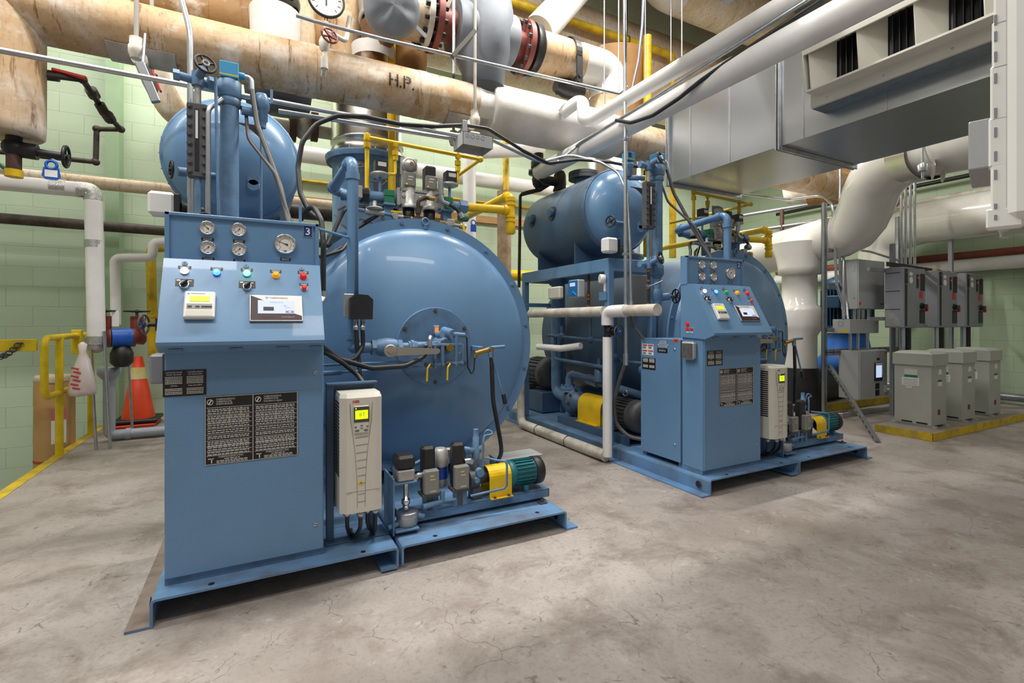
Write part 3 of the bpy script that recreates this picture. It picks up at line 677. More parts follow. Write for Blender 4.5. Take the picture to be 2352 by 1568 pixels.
    m = mb().box(.272, .49, 2.306, 2.322, .25, .80, .002); m.box(.272, .49, 2.27, 2.322, .795, .803, .001); m.build('back_plate', DKBLUE, f)
    mb().box(.272, .302, 2.285, 2.325, .108, .80, .002).build('post', DKBLUE, f); mb().box(.455, .49, 2.325, 2.35, .108, .80, .002).build('post', DKBLUE, f)
    mb().box(.265, .53, 2.25, 2.36, .100, .108, .001).build('foot_plate', DKBLUE, f)
def shell():
    n = U.n
    t = thing('boiler_vessel', f'big blue boiler drum with domed front of the {U.who} boiler', 'boiler', W(.886, 3.9, .1))
    xc, yr, zc, R = .886, 2.916, .932, .768
    mb().lathe((xc, yr, zc), (0, 1, 0), [(0, R-.035), (.012, R-.033), (2.0, R-.033), (2.12, R*.8)], 72).build('vessel_shell', DKBLUE, t)
    mb().lathe((xc, yr, zc), (0, 1, 0), [(-.012, R-.075), (-.012, R), (.006, R), (.006, R-.06)], 80, cap=False, sharp=True).build('flange_ring', BLUE, t)
    prof = [(0.002, R-.06), (-.02, R-.065), (-.045, R-.085), (-.068, R-.12), (-.088, R-.17)]
    a0, b0, b1 = -.088, R-.17, .2
    for i in range(1, 13):
        f = i/12; r_ = b0+(b1-b0)*f; prof.append((-.088-.118*(1-(r_/b0)**2)*1.12, r_))
    mb().lathe((xc, yr, zc), (0, 1, 0), prof[::-1], 80).build('domed_head', BLUE, t)
    m = mb()
    for i in range(16):
        a = 2*PI*i/16+.16; bolt(m, (xc+math.cos(a)*(R-.028), yr-.012, zc+math.sin(a)*(R-.028)), (0, -1, 0), .010, .013)
    m.each('flange_bolt', BLUE2, t)
    e = p3(977, 509, y=2.9); m = mb().torus((e.x, 2.895, e.z), (0.1, -1, 0), .021, .0055, 24, 8); m.cyl((e.x, 2.895, e.z-.022), (e.x, 2.9, e.z-.045), .010, seg=12); m.build('lifting_eye', BLUE, t)
    yp = 2.704
    m = mb().lathe((xc+.022, yp, .932), (0, -1, 0), [(-.035, .223), (0, .223), (.008, .2225), (.0085, .221)], 56); bp = m.build('burner_plate', BLUE2, t)
    m = mb()
    for i in range(6):
        a = 2*PI*i/6+PI/2; bolt(m, (xc+.022+math.cos(a)*.205, yp-.008, zc+math.sin(a)*.205), (0, -1, 0), .008, .012)
    m.each('plate_bolt', MOTORGREY, bp)
    c = p3(1002, 757, y=yp-.012)
    m = mb().box(c.x-.020, c.x+.018, yp-.022, yp-.006, c.z-.028, c.z+.024, .004).build('sight_port', BLUE2, bp)
    mb().box(c.x-.011, c.x+.010, yp-.0235, yp-.0215, c.z-.015, c.z+.015).build('sight_glass', FLAME, m)
    m = mb()
    for s_ in (-1, 1): m.box(xc+s_*.34-.04, xc+s_*.34+.04, 3.1, 4.7, .105, .34, .004).cut()
    m.each('saddle', DKBLUE, t)
    # burner piping
    b = thing('burner_gas_assembly', f'blue burner pipework with long steel lever on the front of the {U.who} boiler', 'burner piping', W(.7, 2.6, .85))
    y = 2.585; z = .940
    m = mb().cyl((.452, y, z), (.53, y, z), .027, seg=18); m.hexa((.525, y, z), (.545, y, z), .044); m.lathe((.545, y, z), (1, 0, 0), [(0, .036), (.02, .044), (.06, .050), (.10, .044), (.118, .036)], 20); m.hexa((.66, y, z), (.682, y, z), .044)
    m.cyl((.68, y, z), (.72, y, z), .022, seg=16); m.lathe((.72, y, z), (1, 0, 0), [(0, .03), (.012, .03), (.013, .036), (.028, .036), (.029, .03), (.045, .03)], 8, smooth=False); m.cyl((.76, y, z), (.93, y+.02, z), .026, seg=18)
    m.lathe((.93, y+.06, z), (0, -1, 0), [(-.06, .05), (0, .05), (.05, .048), (.056, .036), (.062, .036)], 24)
    m.build('gas_valve_body', BLUE2, b)
    m = mb().lathe((.608, y-.045, .928), (0, -1, 0), [(-.01, .026), (.016, .026), (.018, .022)], 20).mat(1)
    hb = m.build('lever_hub', [BLUE2], b)
    poly = [(.575, .923), (.585, .953), (.608, .966), (.64, .955), (.85, .936), (.872, .925), (.872, .908), (.86, .896), (.64, .893), (.608, .886), (.585, .897)]
    poly = [(a, .923+(b_-.926)*.74) for a, b_ in poly]
    mb().prism([(a, y-.063, b_) for a, b_ in poly], (0, -.006, 0)).lathe((.608, y-.062, .923), (0, -1, 0), [(0, .034), (.007, .034), (.009, .030)], 24).lathe((.862, y-.062, .9165), (0, -1, 0), [(0, .0135), (.006, .0135)], 16).lathe((.608, y-.069, .923), (0, -1, 0), [(0, .016), (.008, .016)], 4, smooth=False).build('lever_handle', paint(f'bare_steel_lever_{n}', '#b3ada2', .4, metal=.7, amt=.4), b)
    mb().lathe((.945, y-.012, .93), (0, -1, 0), [(-.02, .022), (.018, .022), (.020, .020)], 20).build('brass_plug', BRASS, b, 'round brass plug')
    m = mb(); yy = y-.02
    m.tube([(.80, yy, .945), (1.025, yy, .947), (1.025, yy, .845), (.84, yy, .838)], .009, 10)
    m.tube([(.862, yy, .945), (.862, yy, .82)], .011, 10); m.tube([(.905, yy, .945), (.905, yy, .83)], .011, 10); m.tube([(.985, yy, .945), (.985, yy, .825)], .011, 10)
    m.tube([(.885, yy+.02, 1.0), (.90, yy-.01, 1.005)], .02, 12); m.cyl((.945, yy+.09, 1.02), (.965, yy-.005, 1.005), .026, seg=14); m.tube([(.965, yy, 1.005), (1.035, yy, .998)], .013, 10); m.tube([(.985, yy, 1.0), (.985, yy, .94)], .012, 10)
    m.tube([(1.015, yy, .985), (1.015, yy, .90), (.98, yy, .89)], .006, 8)
    for xx in (.815, .862, .905, .985, 1.02): m.ball((xx, yy, .84), .015, 10)
    m.build('manifold_tube', BLUE2, b)
    for xx in (.815, .93):
        m = mb().cyl((xx-.01, yy-.012, .845), (xx+.03, yy-.012, .845), .010, seg=10); k = m.build('ball_valve', MOTORGREY, b)
        mb().tube([(xx+.012, yy-.024, .845), (xx-.005, yy-.03, .825), (xx-.008, yy-.03, .755)], .005, 6, .01).build('valve_lever', YELLOW, k)
    m = mb().tube([(.24, 2.46, .868), (.45, 2.53, .865), (.8, y-.0, .862)], .006, 8); m.tube([(.24, 2.44, .832), (.36, 2.48, .83)], .012, 10); m.tube([(.36, 2.48, .83), (.8, y, .832)], .006, 8)
    m.build('supply_tube', BLUE2, b)
    g = mb().tube([(.855, y+.04, .985), (.835, y-.02, .992), (.83, y-.03, .975), (.83, y-.032, .93)], .012, 12, .02).build('conduit_elbow', STEEL, b)
    # ignition lance bracket
    l = thing('oil_lance_fitting', f'brass and blue nozzle fitting with hose on the right flank of the {U.who} boiler', 'fitting', W(1.16, 2.6, .6))
    mb().box(1.115, 1.175, 2.755, 2.80, .885, .945, .004).box(1.135, 1.165, 2.60, 2.76, .90, .93, .003).build('bracket', BLUE2, l)
    mb().tube([(1.115, 2.57, .895), (1.20, 2.55, .925), (1.27, 2.53, .93)], .010, 10).cyl((1.19, 2.55, .90), (1.19, 2.55, .87), .015, seg=10).build('nozzle_block', BLUE2, l)
    mb().cyl((1.105, 2.572, .893), (1.175, 2.556, .912), .014, seg=10).cyl((1.11, 2.572, .89), (1.10, 2.572, .868), .010, seg=8).cyl((1.195, 2.55, .93), (1.195, 2.55, .865), .013, seg=8).build('brass_fitting', BRASS, l)
    mb().tube([(1.195, 2.55, .87), (1.205, 2.55, .62), (1.30, 2.62, .30), (1.38, 2.85, .17)], .0125, 12, .2).build('oil_hose', RUBBER, l)
    mb().tube([(1.2, 2.545, .87), (1.262, 2.53, .64)], .0065, 8).build('steel_lance', BLUE2, l)
    mb().cyl((1.262, 2.53, .655), (1.272, 2.526, .60), .013, seg=10).build('lance_tip', BLACK, l)
    tube_pts = [(1.03, yy, .992), (1.045, yy-.01, .99), (1.05, yy-.01, .82), (1.075, yy-.01, .775), (1.09, 2.56, .80), (1.10, 2.572, .87)]
    solo(mb().tube(tube_pts, .0045, 8, .02), 'ignition_lead', RUBBER, f'thin black ignition lead looping beside the {U.who} burner plate', 'cable')
    # combustion air riser
    r_ = thing('air_riser_pipe', f'tall blue vertical pipe with elbow standing before the {U.who} boiler', 'pipe', W(.435, 2.6, .94))
    m = mb().tube([(.452, 2.585, .94), (.435, 2.6, .94), (.435, 2.6, 1.905), (.40, 3.09, 1.86), (.62, 3.14, 1.83)], .0285, 18, .05)
    m.build('pipe_run', BLUE, r_)
    m = mb().cyl((.435, 2.6, 1.80), (.435, 2.6, 1.835), .035, seg=20).cut().cyl((.435, 2.6, .985), (.435, 2.6, 1.01), .035, seg=20).cut().cyl((.4315, 2.65, 1.90), (.429, 2.69, 1.896), .036, seg=20).cut().cyl((.404, 3.03, 1.866), (.401, 3.06, 1.863), .036, seg=20)
    m.each('fitting_collar', BLUE, r_)
    a = thing('valve_actuator', f'black actuator box clipped to the riser pipe of the {U.who} boiler', 'actuator', W(.47, 2.53, 1.06))
    c = p3(828, 706, y=2.54)
    m = mb().prism([(c.x-.055, 2.50, c.z-.060), (c.x+.052, 2.50, c.z-.060), (c.x+.055, 2.50, c.z+.04), (c.x+.03, 2.50, c.z+.062), (c.x-.03, 2.50, c.z+.066), (c.x-.055, 2.50, c.z+.045)], (0, .055, 0)); m.build('actuator_body', BLACKP, a)
    mb().box(c.x-.078, c.x-.03, 2.548, 2.572, c.z-.05, c.z+.068, .003).build('mounting_plate', ALU, a)
    for dx in (-.024, .008):
        k = mb().lathe((c.x+dx, 2.528, c.z-.062), (0, 0, -1), [(-.004, .011), (.028, .011), (.029, .014), (.05, .014), (.052, .011)], 12).build('conduit_gland', STEEL, a)
    m = mb().tube([(c.x+.008, 2.528, c.z-.11), (c.x+.012, 2.528, c.z-.2), (c.x-.05, 2.48, c.z-.27), (.24, 2.42, c.z-.2)], .0105, 10, .07)
    m.tube([(c.x-.024, 2.53, c.z-.11), (c.x-.012, 2.53, c.z-.25), (c.x-.01, 2.45, c.z-.43)], .0105, 10, .06); m.build('flexible_cable', RUBBER, a)
    h0 = p3(745, 790, y=2.42)
    solo(mb().tube([(.25, 2.40, .975), (.34, 2.44, .90), (.50, 2.46, .845), (.68, 2.5, .845), (.79, 2.54, .885), (.828, y-.032, .935)], .0125, 12, .09), 'flame_scanner_cable', RUBBER, f'thick black cable sagging across the lower front of the {U.who} boiler', 'cable')
    if n == 3:
        m = mb().tube([(.25, 2.41, .955), (.36, 2.43, .88), (.43, 2.43, .82), (.46, 2.35, .76), (.455, 2.29, .72)], .0115, 12, .06)
        solo(m, 'drive_feed_cable', RUBBER, 'black cable dropping from the cabinet numbered 3 behind its beige drive', 'cable')
def stack():
    n = U.n
    t = thing('exhaust_stack', f'vertical exhaust stack, blue base and polished steel sleeve, above the {U.who} boiler', 'chimney flue', W(.886, 4.52, 1.55))
    c = (.886, 4.52, 0)
    mb().lathe((.886, 4.52, 1.58), (0, 0, 1), [(0, .325), (.02, .325), (.021, .30), (.20, .30), (.21, .345), (.25, .345), (.26, .30), (.87, .30), (.90, .335)], 48).build('blue_base', BLUE2, t)
    mb().lathe((.886, 4.52, 2.47), (0, 0, 1), [(0, .35), (.035, .36), (.05, .36), (.055, .315)], 48).build('flange', BLUE2, t)
    mb().lathe((.886, 4.52, 2.52), (0, 0, 1), [(0, .33), (.008, .33), (.009, .308), (.11, .308), (.115, .316), (.135, .316), (.14, .308), (.64, .308)], 48).build('steel_sleeve', STAIN, t)
    mb().lathe((.886, 4.52, 3.14), (0, 0, 1), [(0, .34), (.1, .345), (.5, .36), (.95, .42)], 36).build('lagged_riser', LAGB, t)
    m = mb()
    for i in range(20):
        a = 2*PI*i/20; bolt(m, (.886+math.cos(a)*.338, 4.52+math.sin(a)*.338, 2.525), (0, 0, 1), .007, .02)
    m.each('flange_bolt', STEEL, t)
    if n == 3:
        rnd = random.Random(5); m = mb()
        for k in range(34):      # peeled flakes of foil tape
            a = -PI/2+rnd.uniform(-1.2, 1.2); z = rnd.uniform(1.85, 2.42); x, y = .886+math.cos(a)*.303, 4.52+math.sin(a)*.303; ta = V(-math.sin(a), math.cos(a), 0)
            q = rnd.uniform(-1.2, 1.2); u = ta*math.cos(q)+V(0, 0, 1)*math.sin(q); c0 = V(x, y, z); u2 = u.cross(V(math.cos(a), math.sin(a), 0))
            L = rnd.uniform(.02, .05); m.prism([c0-u*L, c0+u*L, c0+u*L+u2*.012, c0-u*L+u2*.012], V(math.cos(a), math.sin(a), 0)*.004)
        m.build('peeling_tape', SMOKY, t, kind='stuff')
        m = mb()
        for a0 in (-2.15, -1.6, -1.05):
            pts = [(.886+math.cos(a0+d)*.304, 4.52+math.sin(a0+d)*.304) for d in (0, .12, .25, .38)]
            m.prism([(a, b, 2.05) for a, b in pts]+[(.886+(a-.886)*.98, 4.52+(b-4.52)*.98, 2.05) for a, b in pts[::-1]], (0, 0, .38)).cut()
        m.each('access_panel', paint('weathered_grey_blue', '#5c6579', .6, amt=.6), t)
def drum():
    n = U.n
    t = thing('steam_drum', f'raised blue steam drum on a frame of the {U.who} boiler', 'steam drum', W(-.117, 3.8, 1.57))
    xc, y0, zc, R = -.117, 3.235, 1.995, .348
    hd = [(-.17-.0, .02), (-.165, .12), (-.148, .20), (-.118, .265), (-.085, .30), (-.05, .325), (-.01, .338), (.03, R-.004)]
    dr = [(.03, R), (.85, R), (.87, R+.004), (.89, R)]
    mb().lathe((xc, y0, zc), (0, 1, 0), hd, 56).build('domed_end', BLUE, t)
    mb().lathe((xc, y0, zc), (0, 1, 0), [(-.004, R-.008), (-.004, R+.004), (.035, R+.005), (.04, R), (.5, R), (1.0, R), (1.07, R-.03), (1.11, R-.10), (1.13, R-.2), (1.135, .02)], 56).build('drum_shell', DKBLUE if n == 2 else BLUE2, t)  # farther drum shell painted darker in place of shade
    m = mb()
    for i in range(26):
        a = 2*PI*i/26; bolt(m, (xc+math.cos(a)*(R+.004), y0+.018, zc+math.sin(a)*(R+.004)), (math.cos(a), 0, math.sin(a)), .004, .006)
    m.each('lap_bolt', BLUE2, t)
    for yy in (3.50, 4.12):
        pts = [(xc-.25, yy, 1.572), (xc+.25, yy, 1.572)]+[(xc+math.cos(a)*(R+.0), yy, zc+math.sin(a)*(R+.0)) for a in [-PI/2+q for q in (.8, .55, .3, .1, -.1, -.3, -.55, -.8)]]
        mb().prism(pts, (0, .012, 0)).build('saddle', DKBLUE, t)
    m = mb()
    for yy in (3.72, 4.08):
        if n == 2:
            a = PI-.12; c = V(xc+math.cos(a)*(R-.012), yy, zc+math.sin(a)*R); m.cut(); m.mat(0).cyl(c-V(0, 0, 0), c-V(.016, 0, -.002), .062, seg=24).mat(1).tube([c+V(.05, 0, .01), c-V(.045, 0, -.004)], .036, 14)
    if n == 2: m.each('inspection_hole', [BLACK, DKBLUE], t)
    m = mb().cyl((xc+.02, 3.75, zc+R-.01), (xc+.02, 3.75, zc+R+.07), .085, seg=24).mat(1).lathe((xc+.02, 3.75, zc+R+.05), (0, 0, 1), [(0, .14), (.03, .14), (.031, .09), (.034, .14), (.064, .14)], 28, sharp=True)
    m.build('outlet_nozzle', [DKBLUE, MOTORGREY], t)
    m = mb().box(xc+.0, xc+.13, y0-.155, y0-.10, 2.08, 2.17, .002); m.build('rating_bracket', BLACK, t)
    for px, py in ((395, 452), ):
        pass
    m = mb()
    for z, x in ((1.86, -.20), (1.83, .06)): m.lathe((xc+.10, y0-.12, z), (0, -1, 0), [(0, .045), (.03, .045), (.032, .03), (.05, .03)], 16).cut()
    m.each('hand_hole_cover', BLUE2, t)
    # small blowdown valve on the front of the drum
    v = thing('drain_valve', f'small black handwheel valve on the drum front of the {U.who} boiler', 'valve', W(-.36, 3.05, 1.82))
    mb().cyl((-.33, 3.04, 1.85), (-.2, 3.08, 1.86), .016, seg=12).cyl((-.36, 3.02, 1.845), (-.31, 3.04, 1.85), .024, seg=12).build('valve_body', BLUE2, v)
    handwheel('handwheel', v, (-.385, 3.0, 1.845), (-1, -.3, 0), .042, BLACK)
    f = thing('drum_support_stand', f'blue square-tube frame under the steam drum of the {U.who} boiler', 'steel frame', W(-.117, 3.76, .1))
    mt = BLUE if n == 2 else BLUE2
    for x in (-.367, .078):
        for y in (3.045, 4.40): mb().box(x, x+.055, y, y+.055, .101, 1.57, .004).build('post', mt, f)
        mb().box(x, x+.055, 3.10, 4.40, 1.468, 1.57, .004).build('side_beam', mt, f)
    for y in (3.045, 4.40): mb().box(-.312, .078, y, y+.055, 1.468, 1.57, .004).build('cross_beam', mt, f)
    mb().box(-.335, .11, 4.41, 4.44, 1.22, 1.26, .003).build('lower_brace', mt, f)
def sensor_head(parent, c, big=True):
    s = 1 if big else .85; x, y, z = c
    k = mb().box(x-.040*s, x+.040*s, y-.045*s, y+.04*s, z, z+.075*s, .003).build('sensor_head', CYAN, parent)
    mb().box(x-.0405*s, x+.0405*s, y-.0455*s, y+.0405*s, z+.008*s, z+.014*s).build('label_band', YELLOW, k)
    mb().cyl((x+.038*s, y, z+.035*s), (x+.065*s, y, z+.035*s), .017*s, seg=12).build('cable_entry', CYAN, k)
    if not big or U.n == 2: mb().box(x-.034*s, x-.004*s, y-.0475*s, y-.045*s, z+.025*s, z+.065*s).build('sensor_window', BLACKP, k)
    return k
def column():
    n = U.n
    t = thing('water_level_column', f'blue vertical water column with couplings and bright blue sensor head, {U.who} boiler', 'water column', W(-.12, 2.78, 1.19))
    x, y = -.119, 2.78
    mb().cyl((x, y, 1.50), (x, y, 2.14), .041, seg=22).build('column_pipe', BLUE2, t)
    m = mb()
    for z0, z1, r in ((2.13, 2.17, .049), (2.17, 2.255, .052), (1.52, 1.565, .048), (1.42, 1.50, .050), (1.405, 1.42, .042)): m.lathe((x, y, z0), (0, 0, 1), [(0, r*.9), (.006, r), (z1-z0-.006, r), (z1-z0, r*.9)], 22)
    m.cyl((x, y, 1.30), (x, y, 1.41), .03, seg=16); m.build('coupling', BLUE2, t)
    sensor_head(t, (x, y-.002, 2.258))
    m = mb().tube([(x+.06, y, 2.293), (x+.085, y, 2.293), (x+.095, y-.002, 2.28), (x+.097, y-.004, 2.23)], .013, 12, .02).build('conduit_elbow', STEEL, t)
    # gauge glass
    g = thing('gauge_glass', f'black bolted gauge glass on the water column of the {U.who} boiler', 'gauge glass', W(-.247, 2.74, 1.66))
    gx, gy = -.247, 2.735; fn = V(-.06, -1, 0).normalized(); fu = V(0, 0, 1).cross(fn)*-1; R3 = Matrix((fu, -fn, V(0, 0, 1))).transposed(); c = V(gx, gy, 1.925)
    m = mb().obox(c, (.082, .05, .345), R3, .004); m.build('glass_housing', MOTORGREY, g)
    m = mb().obox(c+fn*.026, (.016, .006, .29), R3); m.build('slot', BLACK, g)
    mb().obox(c+fn*.0295+V(0, 0, .07), (.010, .003, .13), R3).build('lit_glass_strip', paint('pale_gauge_glass', '#f0f0f0', .1), g)
    m = mb()
    for i in range(8):
        for s_ in (-1, 1): bolt(m, c+fn*.024+fu*(s_*.029)+V(0, 0, .155-i*.0435), fn, .0085, .012)
    m.each('clamp_bolt', MOTORGREY, g)
    if n == 2:
        m = mb()
        for i in range(8): m.obox(c-fu*.052-fn*.01+V(0, 0, .15-i*.043), (.03, .02, .009), R3).cut()
        m.each('clamp_stud', MOTORGREY, g)
    mb().cyl((gx, gy, 2.10), (gx, gy, 2.19), .014, seg=12).cut().mat(1).cyl((gx, gy, 1.50), (gx, gy, 1.755), .013, seg=12).each('connecting_tube', [ALU, BLUE2], g)
    for z, nm in ((2.215, 'upper'), (1.49, 'lower')):
        v = thing('gauge_cock', f'{nm} blue gauge cock with black handwheel on the {U.who} boiler', 'valve', W(gx, gy, z-.03))
        m = mb().cyl((gx-.075, gy-.01, z), (x-.045, y, z), .019, seg=12); m.hexa((gx-.095, gy-.012, z), (gx-.07, gy-.01, z), .025); m.cyl((gx, gy, z-.03), (gx, gy, z+.035), .026, seg=14); m.tube([(gx, gy, z+.01), (gx+.03, gy-.06, z+.035)], .02, 12); m.hexa((gx+.04, gy-.0, z), (gx+.065, gy+.01, z), .028)
        m.build('cock_body', BLUE2, v); handwheel('handwheel', v, (gx+.037, gy-.085, z+.045), (.35, -.9, .25), .042, BLACK, 4)
        mb().lathe((gx+.037, gy-.085, z+.045), (.35, -.9, .25), [(-.004, .018), (.012, .016)], 8).build('hub_nut', STEEL, v)
    # lower drain valve
    v = thing('column_drain_valve', f'blue gate valve with black handwheel under the water column of the {U.who} boiler', 'valve', W(x, y, 1.19))
    mb().lathe((x, y, 1.20), (0, 0, 1), [(0, .028), (.03, .03), (.05, .042), (.10, .042), (.12, .03)], 16).cyl((x+.02, y, 1.255), (x+.10, y-.02, 1.262), .028, seg=14).build('valve_body', BLUE2, v)
    handwheel('handwheel', v, (x+.165, y-.03, 1.268), (1, -.2, 0), .052, BLACK, 6); mb().cyl((x+.1, y-.02, 1.262), (x+.175, y-.03, 1.268), .012, seg=10).build('valve_stem', MOTORGREY, v)
    # second sensor on a side arm and its pipework
    s = thing('level_cutoff_sensor', f'second smaller bright blue sensor head on side arm of the {U.who} boiler', 'sensor', W(-.31, 2.86, 2.2))
    if n == 2:
        mb().lathe((-.315, 2.88, 2.165), (0, 0, 1), [(0, .03), (.03, .034), (.06, .034), (.08, .045), (.10, .045), (.103, .03), (.118, .03)], 16).tube([(-.315, 2.88, 2.2), (-.315, 2.88, 2.16), (-.22, 2.80, 2.15)], .02, 12).build('sensor_body', BLUE2, s); sensor_head(s, (-.315, 2.878, 2.28), False)
    else:
        for q in list(s.children): pass
        bpy.data.objects.remove(s)
        a = thing('relief_valve', 'blue relief valve with raised lever above the drum of boiler 3', 'relief valve', W(.08, 2.78, 2.03))
        q = p3(601, 262, y=2.80)
        mb().lathe((q.x, 2.80, 2.06), (0, 0, 1), [(0, .02), (.03, .022), (.035, .028), (.09, .028), (.095, .036), (.14, .038), (.17, .026)], 16).tube([(x+.05, 2.78, 2.125), (q.x, 2.8, 2.13)], .022, 12).build('valve_body', BLUE, a)
        mb().cyl((q.x, 2.8, 2.16), (q.x, 2.8, 2.178), .024, seg=14).build('copper_collar', COPPER, a); mb().tube([(q.x-.10, 2.79, 2.19), (q.x+.03, 2.79, 2.185), (q.x+.045, 2.79, 2.19), (q.x+.045, 2.79, 2.26)], .0065, 8, .012).build('lever', BLUE2, a)
    # cables from sensor down behind cabinet
    m = mb().tube([(x+.097, y-.004, 2.235), (x+.12, y-.05, 2.05), (x+.22, 2.6, 1.72), (x+.26, 2.46, 1.47)], .0125, 12, .2)
    solo(m, 'sensor_conduit', GREYCABLE, f'ribbed grey flexible conduit from the blue sensor into the {U.who} control cabinet', 'flexible conduit')
    m = mb().tube([(x+.07, y+.03, 2.14), (x+.08, y-.03, 1.98), (x+.20, 2.6, 1.78), (x+.275, 2.47, 1.47)], .0085, 10, .12)
    solo(m, 'signal_cable', GREYCABLE, f'thinner grey cable tied to the ribbed conduit above the {U.who} control cabinet', 'cable')
    # float switch with white cover
    s = thing('float_switch', f'white covered float switch on the drum side of the {U.who} boiler', 'switch', W(-.4, 2.97, 1.59))
    cx, cy, cz = (-.41, 2.92, 1.59) if n == 3 else (-.395, 3.0, 1.60)
    mb().box(cx-.055, cx+.055, cy-.045, cy+.045, cz, cz+.115, .014).build('switch_cover', WHITE, s); mb().box(cx+.05, cx+.075, cy-.04, cy+.04, cz+.01, cz+.11, .003).cyl((cx+.07, cy, cz+.05), (cx+.16, cy+.05, cz+.05), .028, seg=14).build('switch_base', BLACKP, s)
def motor(parent_label, who_cat, name, base, ax, R, L, mat, fancol, grp=None, fins=22, feet=True, group=None):
    """motor lying along ax from base (drive end) for length L"""
    b = V(base); ax = V(ax).normalized(); u, v, _ = basis(ax); up = V(0, 0, 1)
    bot = b.z-R-.012
    t = thing(name, parent_label, 'electric motor', V(b.x+ax.x*L*.5+U.ox, b.y+ax.y*L*.5, bot), group)
    m = mb().lathe(b, ax, [(0, R*.5), (.004, R*.92), (L*.10, R*.97), (L*.14, R*.9), (L*.72, R*.9)], 28).build('motor_body', mat, t)
    f = mb()
    for i in range(fins):
        a = 2*PI*i/fins; e = u*math.cos(a)+v*math.sin(a); tn = ax.cross(e); Rm = Matrix((ax, e, tn)).transposed()
        f.obox(b+ax*L*.43+e*R*.93, (L*.52, R*.16, R*.05), Rm)
    f.build('cooling_fins', mat, m)
    c = mb().lathe(b, ax, [(L*.72, R*.96), (L*.735, R*1.04), (L*.93, R*1.02), (L*.985, R*.82), (L, R*.55)], 30).build('fan_cover', fancol, t)
    g = mb()
    for k in (.25, .42, .6): g.torus(b+ax*(L*(1.0 if k < .5 else .99)), ax, R*k, R*.025, 24, 5)
    g.build('grille_ring', MOTORGREY, c)
    if feet:
        s_ = ax.cross(up).normalized(); k = mb()
        for q in (-1, 1): k.obox(b+ax*L*.4+s_*q*R*.75+up*(-R*.85-.006), (R*.5, R*.35, R*.34), Matrix((s_, ax, up)).transposed(), .003); k.cut()
        k.each('motor_foot', mat, t)
        k = mb().obox(b+ax*L*.35+up*R*1.05, (R*.9, R*.7, R*.3), Matrix((ax, s_, up)).transposed(), .004)
    return t
